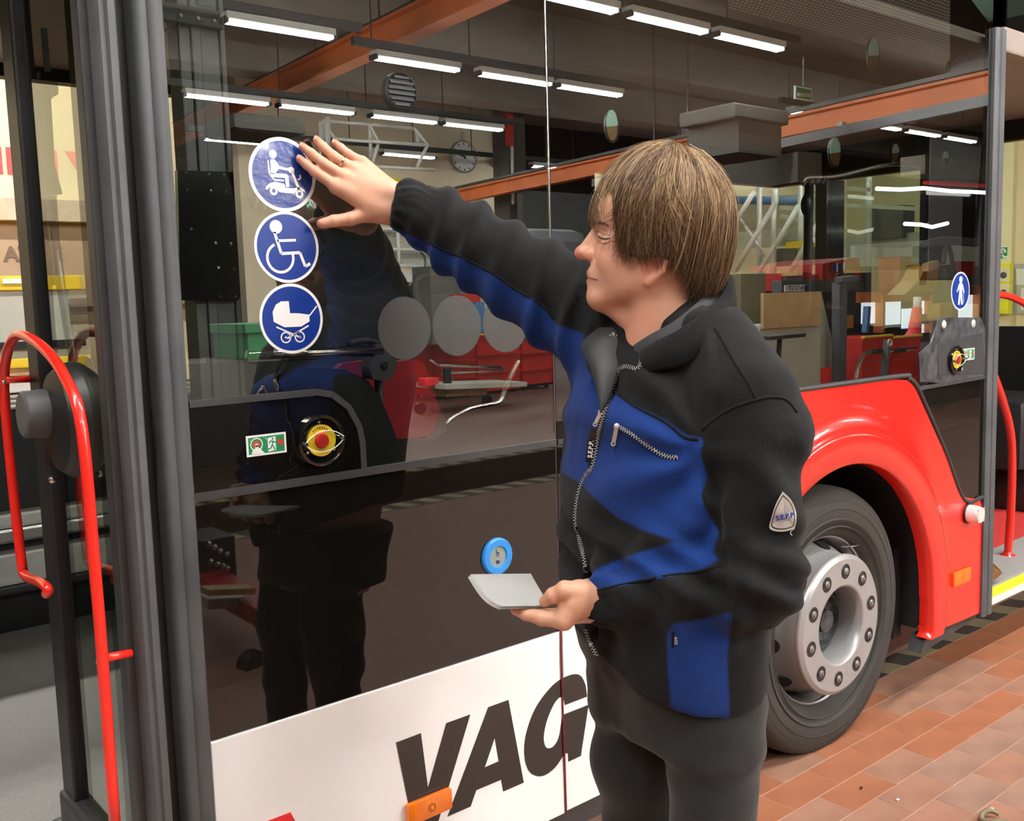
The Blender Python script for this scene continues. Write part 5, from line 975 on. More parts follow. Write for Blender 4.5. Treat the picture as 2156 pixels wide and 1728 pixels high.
rb('grey_cabinet', (9.857,-5.6,1.9), (10.349,-5.6,0.372), .5, 'mark_olive', 'tall olive cabinet left of the tan sheet', 'cabinet', floor_=True)
rb('grey_post', (10.236,-4.5,1.736), (10.393,-4.5,0.53), .1, 'duct', 'grey steel post with a forked head', 'post', floor_=True)
bm = B(); bar(bm, Vector((10.207,-4.5,1.763)), Vector((10.554,-4.5,1.782)), .1, .06); solo('forked_head', bm, M['duct'], Vector((10.354,-4.5,1.762)), 'grey forked head on the steel post', 'bracket')
t = thing('trolley_handle', 'bent steel push handle with black grips before the red bins', 'handle', (10.177,-4.2,0.626))
bm = B(); tube(bm, smooth_path([(10.099,-4.2,0.632),(10.136,-4.2,0.764),(10.251,-4.2,0.902),(10.451,-4.2,0.94),(10.783,-4.2,0.927),(11.159,-4.2,0.917),(11.415,-4.2,0.921)], 5), .022, 10); obj('handle_tube', bm, M['chrome'], t, smooth=True)
bm = B(); tube(bm, [(10.411,-4.2,0.936),(10.719,-4.2,0.93)], .03, 10); obj('grip', bm, M['black'], t, smooth=True)
bm = B(); tube(bm, [(10.889,-4.2,0.921),(11.148,-4.2,0.912)], .03, 10); obj('grip', bm, M['black'], t, smooth=True)
bm = B(); bar(bm, Vector((10.67,-4.15,1.06)), Vector((10.599,-4.15,0.586)), .05, .07, up=(0, 1, 0)); obj('upright', bm, M['duct'], t)
bm = B(); lathe(bm, Vector((10.624,-4.1,1.03)), (0, 1, 0), [(0, .03), (0, .045), (.02, .045), (.02, .03)], 18, True); obj('eye', bm, M['galv'], t)
t = thing('side_table', 'small dark table with a red drawer box by the shoulder', 'table', (8.141,-3.9,0.791))
bm = B(); bar(bm, Vector((7.913,-3.9,1.21)), Vector((8.488,-3.9,1.216)), .25, .035); obj('table_top', bm, M['charcoal'], t)
bm = B(); tube(bm, [Vector((8.234,-3.9,1.213)), Vector((8.188,-3.9,0.787))], .025, 8); obj('leg', bm, M['charcoal'], t)
bm = B(); rbox(bm, Vector((8.05,-4.0,1.156)), Vector((8.18,-4.0,0.971)), .2); rbox(bm, Vector((8.141,-4.0,1.044)), Vector((8.329,-4.0,0.915)), .2); obj('drawer_box', bm, M['red_bin'], t)
# daylight gate windows with their orange frames
t = thing('gate', 'hall gate with daylit panes and an orange frame at the far right', 'gate', ((28.854,-13.5,0.429)[0], -13.5, 0))
for pa, pb_ in (((25.775,-13.5,1.321), (26.573,-13.5,0.659)), ((26.869,-13.5,1.31), (27.902,-13.5,0.581)), ((28.823,-13.5,1.366), (29.506,-13.5,0.754)), ((27.998,-13.5,1.03), (28.712,-13.5,0.435)), ((31.515,-13.5,1.416), (32.657,-13.5,0.556)), ((28.849,-13.5,0.574), (29.494,-13.5,0.257))):
    bm = B(); rbox(bm, Vector(pa), Vector(pb_), .03); obj('pane', bm, M['daylight'], t)
for s in ([(25.385,-13.4,1.421),(29.495,-13.4,1.393)], [(26.536,-13.4,1.452),(26.535,-13.4,0.386)], [(29.348,-13.4,1.425),(29.361,-13.4,0.263)], [(32.489,-13.4,1.672),(32.492,-13.4,0.282)], [(31.15,-13.4,1.51),(32.595,-13.4,1.517)], [(28.658,-13.4,0.696),(29.375,-13.4,0.685)]): bm = B(); bar(bm, Vector(s[0]), Vector(s[1]), .12, .3, up=(0, 0, 1) if abs(s[0][2] - s[1][2]) < .3 else (0, 1, 0)); obj('gate_frame', bm, M['orange'], t)
# yellow jib and hoist
t = thing('engine_hoist', 'orange-yellow workshop hoist with a slanted jib and hanging hose', 'hoist', (15.127,-6.0,0.18))
bm = B(); prism(bm, [(15.063,-6.0,1.98),(15.545,-6.0,2.032),(15.348,-6.0,1.59),(14.427,-6.0,1.548),(14.85,-6.0,1.76)], (0, -.3, 0)); obj('jib_plate', bm, M['dull_orange'], t)
bm = B(); bar(bm, Vector((14.844,-5.9,1.954)), Vector((15.168,-5.9,2.005)), .1, .12); obj('jib_hinge', bm, M['tan_board'], t)
bm = B(); tube(bm, smooth_path([(14.979,-6.0,2.289),(15.274,-6.0,2.351),(15.811,-6.0,2.382),(16.706,-6.0,2.364)], 4), .07, 10); obj('boom', bm, M['duct'], t, smooth=True)
bm = B(); rbox(bm, Vector((15.347,-6.1,2.321)), Vector((15.868,-6.1,2.014)), .3, .03); obj('motor', bm, M['charcoal'], t)
bm = B(); tube(bm, smooth_path([(15.212,-5.8,2.008),(15.264,-5.8,2.229),(15.384,-5.8,2.267),(15.484,-5.8,2.082),(15.555,-5.8,1.859),(15.717,-5.8,1.745)], 5), .035, 8); obj('hose', bm, M['charcoal'], t, smooth=True)
bm = B(); bar(bm, Vector((15.593,-6.0,1.98)), Vector((15.759,-6.0,0.985)), .2, .2, up=(0, 1, 0)); obj('mast', bm, M['wall_dark'], t)
bm = B(); rbox(bm, Vector((14.934,-5.7,1.4)), Vector((15.321,-5.7,1.168)), .2); obj('control_box', bm, M['dull_orange'], t)
bm = B(); tube(bm, [(13.869,-5.5,1.354),(13.799,-5.5,0.997),(13.668,-5.5,0.865)], [.07, .10, .12], 12); obj('red_cone', bm, M['red_print'], t, smooth=True)
bm = B(); tube(bm, [(13.877,-5.5,1.513),(13.869,-5.5,1.34)], .06, 12); obj('cone_top', bm, M['white'], t, smooth=True)
bm = B(); bar(bm, Vector((13.703,-6.2,1.388)), Vector((13.658,-6.2,0.998)), .08, .08, up=(0, 1, 0)); obj('blue_cylinder', bm, M['blue_pipe'], t)
rb('yellow_tool_box', (12.813,-6.0,1.281), (13.002,-6.0,1.097), .2, 'dull_orange', 'small yellow tool box left of the daylit panes', 'box')
rb('red_machine', (16.438,-7.2,2.196), (17.282,-7.2,1.588), .4, 'red_bin', 'red machine panel behind the clear screen', 'machine')
rb('back_wall_board', (19.278,-9.8,2.742), (24.896,-9.8,2.136), .1, 'pale_board', 'long pale wall panel behind the hoist boom', 'panel')
rb('red_sign_board', (20.802,-8.3,2.174), (21.54,-8.3,1.871), .1, 'red_bin', 'red board on the pale panel near the right post', 'board')
rb('dark_vehicle', (18.062,-7.6,3.524), (20.814,-7.6,2.528), 2.0, 'black_gloss', 'dark glossy vehicle upper body at the right', 'vehicle')
for i, s in enumerate(([(15.995,-7.4,3.361),(16.782,-7.4,3.382),(17.597,-7.4,3.446),(18.574,-7.4,3.44),(19.521,-7.4,3.465),(20.159,-7.4,3.476)], [(16.946,-7.4,2.789),(17.534,-7.4,2.787),(17.917,-7.4,2.753),(18.507,-7.4,2.838)])):  # glowing streaks painted in for reflections on the dark bodywork
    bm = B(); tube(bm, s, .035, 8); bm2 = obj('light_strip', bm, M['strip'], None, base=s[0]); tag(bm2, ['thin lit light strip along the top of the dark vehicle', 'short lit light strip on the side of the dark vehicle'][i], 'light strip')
bm = B(); bar(bm, Vector((17.835,-7.5,3.571)), Vector((20.534,-7.5,3.635)), .1, .06); solo('red_roof_edge', bm, M['red_bin'], Vector((19.143,-7.5,3.602)), 'dark red roof edge of the dark vehicle', 'roof edge')
bm = B(); rbox(bm, Vector((18.386,-7.8,4.153)), Vector((21.184,-7.8,3.795)), .5); solo('concrete_lintel', bm, M['concrete'], Vector((19.752,-7.8,3.72)), 'grey concrete lintel above the dark vehicle', 'lintel')
rb('dark_partition', (14.899,-15.5,4.105), (17.286,-15.5,2.853), .2, 'black', 'black partition behind the profile of the man', 'partition')
rb('grey_car', (10.094,-9.8,2.745), (11.398,-9.8,2.151), 1.2, 'duct', 'grey car roof just above the raised sleeve', 'car', bev=.2)
rb('grey_machine', (9.088,-11.0,2.206), (9.932,-11.0,0.97), .5, 'wall_dark', 'dark cabinet behind the middle grey disc', 'cabinet')
rb('blue_drum', (8.801,-9.5,1.624), (8.975,-9.5,1.178), .4, 'blue_pipe', 'blue drum between the second and third grey discs', 'drum')
rb('red_cabinet', (9.013,-10.0,1.754), (9.293,-10.0,1.556), .4, 'red_bin', 'small red cabinet above the blue drum', 'cabinet')
# ================================================ THE MAN
# -- implicit-surface toolkit: smooth unions of tapered limbs and ellipsoids, meshed with surface nets
class Field:
    def __init__(s, lo, hi, h):
        s.lo = np.array(lo, float); s.h = h; n = np.ceil((np.array(hi, float) - s.lo) / h).astype(int) + 1; s.n = n
        ax = [s.lo[i] + h * np.arange(n[i]) for i in range(3)]
        s.P = np.stack(np.meshgrid(*ax, indexing='ij'), -1).astype(np.float32); s.F = np.full(n, 9.0, np.float32)
    def local(s, o, A):
        return (s.P - np.array(o, np.float32)) @ np.array(A, np.float32).T
def smin(a, b, k):
    h = np.clip(0.5 + 0.5 * (b - a) / k, 0, 1); return b * (1 - h) + a * h - k * h * (1 - h)
def smax(a, b, k): return -smin(-a, -b, k)
def cone(P, a, b, ra, rb):
    a = np.array(a, np.float32); b = np.array(b, np.float32); d = b - a; L2 = max(float(d @ d), 1e-12)
    t = np.clip(((P - a) @ d) / L2, 0, 1); return np.linalg.norm(P - a - t[..., None] * d, axis=-1) - (ra + (rb - ra) * t)
def chain(P, pts, k=0.0):
    """pts: (x, y, z, r)"""
    D_ = None
    for p, q in zip(pts, pts[1:]):
        c = cone(P, p[:3], q[:3], p[3], q[3]); D_ = c if D_ is None else (smin(D_, c, k) if k else np.minimum(D_, c))
    return D_
def ell(P, c, s_):
    q = (P - np.array(c, np.float32)); s_ = np.array(s_, np.float32)
    k0 = np.linalg.norm(q / s_, axis=-1); k1 = np.linalg.norm(q / (s_ * s_), axis=-1); return k0 * (k0 - 1) / np.maximum(k1, 1e-9)
def nets(F, lo, h):
    """surface nets: one vertex in every cell the surface crosses"""
    S_ = F < 0; nx, ny, nz = F.shape
    c = np.zeros((nx - 1, ny - 1, nz - 1), np.int8)
    for i in (0, 1):
        for j in (0, 1):
            for k in (0, 1): c += S_[i:nx - 1 + i, j:ny - 1 + j, k:nz - 1 + k]
    act = (c > 0) & (c < 8); idx = np.argwhere(act); num = -np.ones(act.shape, np.int64); num[act] = np.arange(len(idx))
    acc = np.zeros((len(idx), 3)); cnt = np.zeros(len(idx)); I, J, K = idx.T
    cor = [(i, j, k) for i in (0, 1) for j in (0, 1) for k in (0, 1)]
    for a in cor:
        for b in cor:
            if sum(b) - sum(a) == 1 and all(y >= x for x, y in zip(a, b)):
                fa = F[I + a[0], J + a[1], K + a[2]]; fb = F[I + b[0], J + b[1], K + b[2]]; x = (fa < 0) != (fb < 0)
                t = np.where(x, fa / np.where(x, fa - fb, 1), 0); w = x.astype(float)
                acc += w[:, None] * (np.array(a) + t[:, None] * (np.array(b) - np.array(a))); cnt += w
    V = np.array(lo) + h * (idx + acc / cnt[:, None]); Q = []
    for ax in range(3):
        sl = [slice(None)] * 3; s0 = list(sl); s1 = list(sl); s0[ax] = slice(0, -1); s1[ax] = slice(1, None)
        A = S_[tuple(s0)]; B_ = S_[tuple(s1)]; cr = np.argwhere(A != B_); o1, o2 = [(1, 2), (2, 0), (0, 1)][ax]
        cr = cr[(cr[:, o1] > 0) & (cr[:, o2] > 0) & (cr[:, o1] < F.shape[o1] - 1) & (cr[:, o2] < F.shape[o2] - 1)]
        inside = A[tuple(cr.T)]
        def cell(d1, d2):
            q = cr.copy(); q[:, o1] += d1; q[:, o2] += d2; return num[tuple(q.T)]
        q = np.stack([cell(-1, -1), cell(0, -1), cell(0, 0), cell(-1, 0)], 1); q[~inside] = q[~inside][:, ::-1]; Q.append(q)
    return V, np.concatenate(Q)
def mesh_np(name, V, Q, attrs=None):
    me = bpy.data.meshes.new(name); Q = np.asarray(Q); me.vertices.add(len(V)); me.vertices.foreach_set('co', np.asarray(V, np.float32).ravel())
    me.loops.add(Q.size); me.loops.foreach_set('vertex_index', Q.ravel().astype(np.int32)); me.polygons.add(len(Q))
    k = Q.shape[1]; me.polygons.foreach_set('loop_start', np.arange(0, Q.size, k, dtype=np.int32))
    me.update(calc_edges=True); me.validate()
    for n, v in (attrs or {}).items():
        a = me.attributes.new(n, 'FLOAT', 'POINT'); a.data.foreach_set('value', np.asarray(v, np.float32))
    return me
def normals(V, Q):
    n = np.cross(V[Q[:, 2]] - V[Q[:, 0]], V[Q[:, 3]] - V[Q[:, 1]]); N = np.zeros_like(V)
    for k in range(4): np.add.at(N, Q[:, k], n)
    return N / np.maximum(np.linalg.norm(N, axis=1), 1e-12)[:, None]
def relax(V, Q, it=2, f=0.5):
    for _ in range(it):
        A = np.zeros_like(V); c = np.zeros(len(V))
        for k in range(4):
            np.add.at(A, Q[:, k], V[Q[:, (k + 1) % 4]] + V[Q[:, (k + 3) % 4]]); np.add.at(c, Q[:, k], 2)
        V = V + f * (A / np.maximum(c, 1)[:, None] - V)
    return V
def vnoise(P, f, seed=0):
    """smooth value noise, -1..1"""
    r = np.random.default_rng(seed); T = r.random((32, 32, 32)) * 2 - 1; q = P * f + 100.0; i = np.floor(q).astype(int); t = q - i; t = t * t * (3 - 2 * t); o = 0
    for a in (0, 1):
        for b in (0, 1):
            for c in (0, 1):
                w = (t[:, 0] if a else 1 - t[:, 0]) * (t[:, 1] if b else 1 - t[:, 1]) * (t[:, 2] if c else 1 - t[:, 2])
                o = o + w * T[(i[:, 0] + a) % 32, (i[:, 1] + b) % 32, (i[:, 2] + c) % 32]
    return o

man_base = (1.446,-0.664,1.305)
man = thing('person', 'man in a black and blue fleece jacket pressing a sticker on the glass', 'person', (man_base[0], man_base[1], 0))
FB = np.array([-0.95, 0.31, 0.0]); FB /= np.linalg.norm(FB); LB = np.array([FB[1] * -1, FB[0], 0.0])       # torso front and his left
# ---- jacket
ROWS = [(1.4446,-0.622,1.5871,0.0957), (1.4418,-0.6262,1.5418,0.1458), (1.4395,-0.6322,1.4874,0.1777), (1.4335,-0.6365,1.424,0.1968), (1.4183,-0.6344,1.3519,0.1914), (1.4042,-0.6359,1.2616,0.1877), (1.3943,-0.6409,1.1711,0.1886), (1.3865,-0.6476,1.0806,0.1895), (1.3837,-0.6572,0.9989,0.1823), (1.3881,-0.6714,0.9261,0.1695), (1.3872,-0.6786,0.8716,0.1677), (1.3811,-0.6841,0.7992,0.1677)]
def torso(P, rows, k=1.55, e=2.3, shrink=0.0):
    z = P[0, 0, :, 2] if P.ndim == 4 else None
    R_ = np.array(sorted(rows, key=lambda r: r[2])); zz = P[..., 2]
    cx, cy, h = (np.interp(zz, R_[:, 2], R_[:, i]) for i in (0, 1, 3)); a = h / 1.162 - shrink; b = k * (h / 1.162) - shrink
    dx = P[..., 0] - cx; dy = P[..., 1] - cy; u = np.abs(dx * FB[0] + dy * FB[1]) / a; v = np.abs(dx * LB[0] + dy * LB[1]) / b
    d = ((u ** e + v ** e) ** (1 / e) - 1) * np.minimum(a, b)
    return np.maximum(d, np.maximum(zz - R_[-1, 2], R_[0, 2] - zz))
ARM_R = [(1.4749,-0.4794,1.5757,0.1149),(1.4306,-0.4078,1.6213,0.1102),(1.3851,-0.3496,1.6655,0.0989),(1.3342,-0.2892,1.7133,0.0874),(1.2807,-0.2314,1.7681,0.0816),(1.2316,-0.1837,1.8166,0.0697),(1.1969,-0.157,1.8412,0.0566),(1.1633,-0.1318,1.852,0.0496)]
ARM_L = [(1.3869,-0.8589,1.4727,0.0748),(1.3801,-0.8853,1.3979,0.0741),(1.3641,-0.8999,1.3041,0.0688),(1.3487,-0.9033,1.1931,0.072),(1.3462,-0.8984,1.1638,0.0722)]
FORE_L = [(1.3462,-0.8984,1.1638,0.0706),(1.3093,-0.8624,1.1534,0.0676),(1.2755,-0.8077,1.1432,0.0652),(1.2377,-0.7432,1.1283,0.0547),(1.2103,-0.7006,1.1198,0.0468),(1.1904,-0.6707,1.1151,0.0421)]
YOKE = [[(1.4282,-0.6365,1.5878,0.0829),(1.4245,-0.7525,1.5455,0.0817),(1.3967,-0.8664,1.4764,0.0715)], [(1.4446,-0.622,1.5871,0.0838),(1.4655,-0.5279,1.5765,0.1),(1.4675,-0.4732,1.576,0.1071)]]
fld = Field((1.02, -1.17, 0.70), (1.82, 0.02, 2.04), 0.0078); P = fld.P
d = torso(P, ROWS)
for y in YOKE: d = smin(d, chain(P, y, 0.02), 0.06)
dR = chain(P, ARM_R, 0.015); dL = smin(chain(P, ARM_L, 0.015), chain(P, FORE_L, 0.015), 0.035)
dL = smin(dL, np.linalg.norm(P - np.array((1.42,-0.914,1.426)), axis=-1) - 0.040, 0.04)
d = smin(d, dR, 0.05); d = smin(d, dL, 0.012)
# hem (lower towards his near side), cuffs cut square
hemp = Vector((1.226,-0.64,0.997)); hq = Vector((1.289,-0.857,0.928))
hn = Vector((0, 0, 1)); sl = (hq.z - hemp.z) / (hq - hemp).dot(Vector(LB)) if abs((hq - hemp).dot(Vector(LB))) > .02 else 0
hz = hemp.z + sl * ((P[..., 0] - hemp.x) * LB[0] + (P[..., 1] - hemp.y) * LB[1])
d = smax(d, hz - P[..., 2], 0.012)
for A in (ARM_R, FORE_L):
    a = np.array(A[-1][:3]); t = a - np.array(A[-2][:3]); t /= np.linalg.norm(t); near = np.linalg.norm(P - a, axis=-1) < 0.09
    d = np.where(near, smax(d, (P - a) @ t.astype(np.float32) - 0.004, 0.006), d)
V, Q = nets(d, fld.lo, fld.h); V = relax(V, Q, 3); N_ = normals(V, Q)
def along(V, A):
    """arc length, radial distance and angle around a limb path"""
    A = np.array(A)[:, :3]; best = np.full(len(V), 9.0); s = np.zeros(len(V)); off = np.zeros((len(V), 3)); acc = 0
    for p, q in zip(A, A[1:]):
        dd = q - p; L = np.linalg.norm(dd); t = np.clip((V - p) @ dd / L ** 2, 0, 1); r = V - p - t[:, None] * dd; m = np.linalg.norm(r, axis=1); w = m < best
        best[w] = m[w]; s[w] = acc + t[w] * L; off[w] = r[w]; acc += L
    return s, best, off, acc
def crease(x, p=1.6): return (0.5 + 0.5 * np.sin(x)) ** p
disp = 0.0022 * vnoise(V, 14, 1) + 0.0012 * vnoise(V, 34, 2)
s, b, o, T = along(V, ARM_R); w = np.clip((0.155 - b) / 0.03, 0, 1) * np.clip((s - 0.02) / 0.08, 0, 1) * np.clip((T + .01 - s) / 0.02, 0, 1) * (V[:, 1] > -0.56)
wob = 1.6 * vnoise(V, 7, 3)
disp += w * (0.0165 * (crease(s * 2 * np.pi / 0.082 - 34 * o[:, 2] + wob * 1.5) - 0.45)) * np.clip((T - s) / 0.12, 0.35, 1)
disp += w * np.clip(1 - (T - s) / 0.09, 0, 1) * 0.005 * np.sin(np.arctan2(o[:, 2], o[:, 0]) * 13 + 3 * vnoise(V, 20, 8))      # gathered cuff
s, b, o, T = along(V, FORE_L); w = np.clip((0.125 - b) / 0.03, 0, 1) * (V[:, 2] < (1.302,-0.849,1.25)[2]) * (V[:, 1] < -0.60)
disp += w * 0.0105 * (crease(s * 2 * np.pi / 0.085 + 30 * o[:, 2] + wob * 1.8) - 0.4) * np.clip((T - s) / 0.1, 0.2, 1)
disp += w * np.clip(1 - (T - s) / 0.07, 0, 1) * 0.0045 * np.sin(np.arctan2(o[:, 2], o[:, 1]) * 12)
s, b, o, T = along(V, ARM_L); w = np.clip((0.125 - b) / 0.03, 0, 1) * (V[:, 1] < -0.65) * np.clip((s - 0.05) / 0.06, 0, 1)
disp += w * 0.0115 * (crease(s * 2 * np.pi / 0.13 - 22 * (o @ np.array([0.77, -0.64, 0])) + wob * 2.2) - 0.4)
# pull folds from the near armpit across chest and belly
q = V - np.array((1.356,-0.774,1.395)); hh = q @ np.array([0.76, -0.65, 0]); vv = q[:, 2]; ang = np.arctan2(vv, -hh); rad = np.hypot(hh, vv)
w = np.clip((rad - 0.03) / 0.05, 0, 1) * np.clip((0.30 - rad) / 0.12, 0, 1) * (hh < 0.02) * (V[:, 0] < 1.75)
disp += w * 0.0085 * np.sin(ang * 9 + wob) * (N_ @ np.array([-0.7, -0.7, 0]) > 0)
q2 = vv + 0.35; w = np.exp(-((vv + 0.22) / 0.07) ** 2) * (N_ @ np.array([-0.7, -0.7, 0]) > 0)
disp += w * 0.009 * np.sin((vv + 0.5 * hh) * 2 * np.pi / 0.07 + wob)
V = V + N_ * disp[:, None]; V = relax(V, Q, 1, 0.35)
# colour panels of the jacket: distance to the cut lines of the blue cloth, stored per vertex
def sd_poly(p, poly):
    poly = np.array(poly); dmin = np.full(len(p), 1e9); ins = np.zeros(len(p), bool)
    for a, b in zip(poly, np.roll(poly, -1, 0)):
        e = b - a; w_ = p - a; t = np.clip((w_ @ e) / max(e @ e, 1e-12), 0, 1); dmin = np.minimum(dmin, np.linalg.norm(w_ - t[:, None] * e, axis=1))
        c = ((a[1] <= p[:, 1]) & (p[:, 1] < b[1])) | ((b[1] <= p[:, 1]) & (p[:, 1] < a[1]))
        with np.errstate(divide='ignore', invalid='ignore'): x = a[0] + (p[:, 1] - a[1]) / (b[1] - a[1]) * e[0]
        ins ^= c & (p[:, 0] < x)
    return np.where(ins, dmin, -dmin)
def panel(V, pts, deep=0.16):
    pts = np.array(pts); c = pts.mean(0); vd = c - np.array([0, -1.9, 1.65]); vd /= np.linalg.norm(vd)      # cloth cut seen square on
    x = np.cross(vd, [0, 0, 1]); x /= np.linalg.norm(x); y = np.cross(x, vd); M_ = np.stack([x, y], 1)
    sd = sd_poly((V - c) @ M_, (pts - c) @ M_); dep = (V - c) @ vd
    return np.where(np.abs(dep) < deep, sd, -0.05)
PANELS = [([(1.222,-0.528,1.554),(1.265,-0.562,1.561),(1.28,-0.58,1.519),(1.288,-0.592,1.484),(1.289,-0.598,1.448),(1.278,-0.598,1.387),(1.267,-0.596,1.335),(1.257,-0.593,1.3),(1.225,-0.564,1.321),(1.194,-0.537,1.325)], .13),
          ([(1.264,-0.657,1.483),(1.294,-0.686,1.451),(1.33,-0.721,1.423),(1.354,-0.744,1.396),(1.376,-0.763,1.389),(1.365,-0.759,1.358),(1.357,-0.757,1.32),(1.348,-0.758,1.265),(1.349,-0.766,1.215),(1.312,-0.734,1.226),(1.28,-0.706,1.238),(1.249,-0.678,1.258),(1.226,-0.654,1.287),(1.207,-0.635,1.309),(1.222,-0.642,1.346),(1.237,-0.648,1.392),(1.25,-0.653,1.434)], .13),
          ([(1.283,-0.812,1.398),(1.296,-0.824,1.39),(1.304,-0.838,1.341),(1.292,-0.832,1.312),(1.295,-0.837,1.293),(1.31,-0.856,1.249),(1.299,-0.851,1.218),(1.305,-0.858,1.203),(1.271,-0.828,1.222),(1.269,-0.815,1.299),(1.279,-0.816,1.346)], .10),
          ([(1.126,-0.713,1.186),(1.174,-0.749,1.208),(1.213,-0.779,1.222),(1.251,-0.809,1.234),(1.274,-0.829,1.23),(1.305,-0.858,1.203),(1.274,-0.836,1.184),(1.233,-0.803,1.177),(1.17,-0.753,1.163),(1.122,-0.715,1.152)], .10),
          ([(1.241,-0.798,1.065),(1.25,-0.802,1.086),(1.328,-0.864,1.101),(1.317,-0.866,1.03),(1.31,-0.877,0.912),(1.256,-0.832,0.914),(1.235,-0.811,0.94),(1.238,-0.804,1.004)], .14),
          ([(1.11,-0.136,1.815),(1.134,-0.156,1.808),(1.154,-0.174,1.795),(1.179,-0.197,1.781),(1.207,-0.224,1.759),(1.249,-0.263,1.732),(1.288,-0.299,1.702),(1.315,-0.326,1.673),(1.357,-0.366,1.637),(1.373,-0.384,1.599),(1.408,-0.416,1.581),(1.414,-0.425,1.558),(1.396,-0.425,1.452),(1.316,-0.348,1.523),(1.248,-0.281,1.604),(1.183,-0.212,1.703),(1.098,-0.133,1.765)], .16)]
blue = np.full(len(V), -1.0)
for pl, dp in PANELS: blue = np.maximum(blue, panel(V, pl, dp))
def fleece(name, c0, c1, extra=None):
    m, t, b = nt(name); N = t.nodes; L = t.links; at = N.new('ShaderNodeAttribute'); at.attribute_name = 'blue'
    r = N.new('ShaderNodeValToRGB'); r.color_ramp.elements[0].position = 0.49; r.color_ramp.elements[1].position = 0.51
    ma = N.new('ShaderNodeMath'); ma.operation = 'MULTIPLY_ADD'; ma.inputs[1].default_value = 4.0; ma.inputs[2].default_value = 0.5
    L.new(at.outputs['Fac'], ma.inputs[0]); L.new(ma.outputs[0], r.inputs[0])
    r.color_ramp.elements[0].color = (*c0, 1); r.color_ramp.elements[1].color = (*c1, 1)
    tc = N.new('ShaderNodeTexCoord'); nz = N.new('ShaderNodeTexNoise'); nz.inputs['Scale'].default_value = 420; nz.inputs['Detail'].default_value = 2
    n3 = N.new('ShaderNodeTexNoise'); n3.inputs['Scale'].default_value = 45; mx = N.new('ShaderNodeMix'); mx.data_type = 'RGBA'; mx.blend_type = 'MULTIPLY'; mx.inputs[0].default_value = 0.5
    rr = N.new('ShaderNodeValToRGB'); rr.color_ramp.elements[0].position = .3; rr.color_ramp.elements[0].color = (.55, .55, .55, 1); rr.color_ramp.elements[1].position = .7
    L.new(tc.outputs['Object'], nz.inputs['Vector']); L.new(tc.outputs['Object'], n3.inputs['Vector']); L.new(nz.outputs['Fac'], rr.inputs[0])
    L.new(r.outputs[0], mx.inputs[6]); L.new(rr.outputs[0], mx.inputs[7]); L.new(mx.outputs[2], b.inputs['Base Color'])
    ad = N.new('ShaderNodeMath'); ad.operation = 'ADD'; L.new(nz.outputs['Fac'], ad.inputs[0]); L.new(n3.outputs['Fac'], ad.inputs[1])
    bp = N.new('ShaderNodeBump'); bp.inputs['Strength'].default_value = 0.35; bp.inputs['Distance'].default_value = 0.003; L.new(ad.outputs[0], bp.inputs['Height']); L.new(bp.outputs[0], b.inputs['Normal'])
    b.inputs['Roughness'].default_value = 0.95; b.inputs['Specular IOR Level'].default_value = 0.15; b.inputs['Sheen Weight'].default_value = 0.05; b.inputs['Sheen Roughness'].default_value = 0.6
    return m
M['fleece'] = fleece('black_and_blue_fleece', (0.0055, 0.0057, 0.0062), (0.007, 0.034, 0.18))
M['fleece_black'] = mat('black_fleece', (0.0055, 0.0057, 0.0062), 0.95, var=0.15, scale=200, bump=0.3, bscale=300, spec=0.15, sheen=0.05)
M['lining'] = mat('dark_grey_lining', (0.020, 0.021, 0.022), 0.6, var=0.1)
jacket = link('jacket', mesh_np('jacket', V, Q, {'blue': blue}), M['fleece'], man, True, label='black fleece work jacket with blue panels')
JV, JQ = V, Q
bvh = BVHTree.FromPolygons([tuple(v) for v in V], [tuple(int(i) for i in q) for q in Q])
EYE = Vector((0, -1.9, 1.65))
def drape(pts, off=0.002):
    """lay points onto the jacket along the line of sight they were measured on"""
    out = []
    for p in pts:
        p = Vector(p); d_ = (p - EYE).normalized(); h = bvh.ray_cast(p - d_ * 0.6, d_, 1.6)
        out.append((h[0] - d_ * off) if h[0] is not None else p)
    return out
def drape_tube(name, pts, r, m, off=0.001, n=4, parent=jacket, seg=8, label=None):
    bm = B(); tube(bm, drape(smooth_path(pts, n), off), r, seg); return obj(name, bm, m, parent, smooth=True, label=label)
def teeth(name, pts, w, pitch, m, parent, off=0.0025):
    P_ = drape(smooth_path(pts, 8), off); bm = B(); acc = 0.0; k = 0
    for a, b in zip(P_, P_[1:]):
        L = (b - a).length
        if L > 0.05 or L < 1e-6: continue
        t = (b - a) / L; vd = ((a - EYE)).normalized(); sd = t.cross(vd).normalized()
        while acc < L:
            c = a + t * acc; e = sd * (w * 0.25 * (1 if k % 2 else -1)); bar(bm, c + e - sd * w * 0.35, c + e + sd * w * 0.35, pitch * 0.6, 0.0022, up=-vd); acc += pitch; k += 1
        acc -= L
    o = obj(name, bm, m, parent); o['kind'] = 'stuff'; return o
M['zip_metal'] = mat('silver_zip', (0.70, 0.71, 0.71), 0.35, 0.6, var=0.08)
ZP = [(1.327,-0.671,1.547),(1.322,-0.67,1.525),(1.315,-0.665,1.519),(1.302,-0.654,1.524),(1.292,-0.647,1.518),(1.285,-0.644,1.499),(1.274,-0.639,1.47),(1.264,-0.635,1.442),(1.254,-0.631,1.411),(1.246,-0.63,1.377),(1.237,-0.627,1.344),(1.227,-0.62,1.33),(1.216,-0.615,1.305),(1.209,-0.613,1.275),(1.205,-0.614,1.25),(1.207,-0.618,1.228),(1.209,-0.624,1.202),(1.211,-0.629,1.177),(1.212,-0.633,1.155)]
zt = drape_tube('zip_tape', ZP, 0.0035, M['fleece_black'], 0.0); teeth('zipper', ZP, 0.0062, 0.0028, M['zip_metal'], jacket, 0.004)
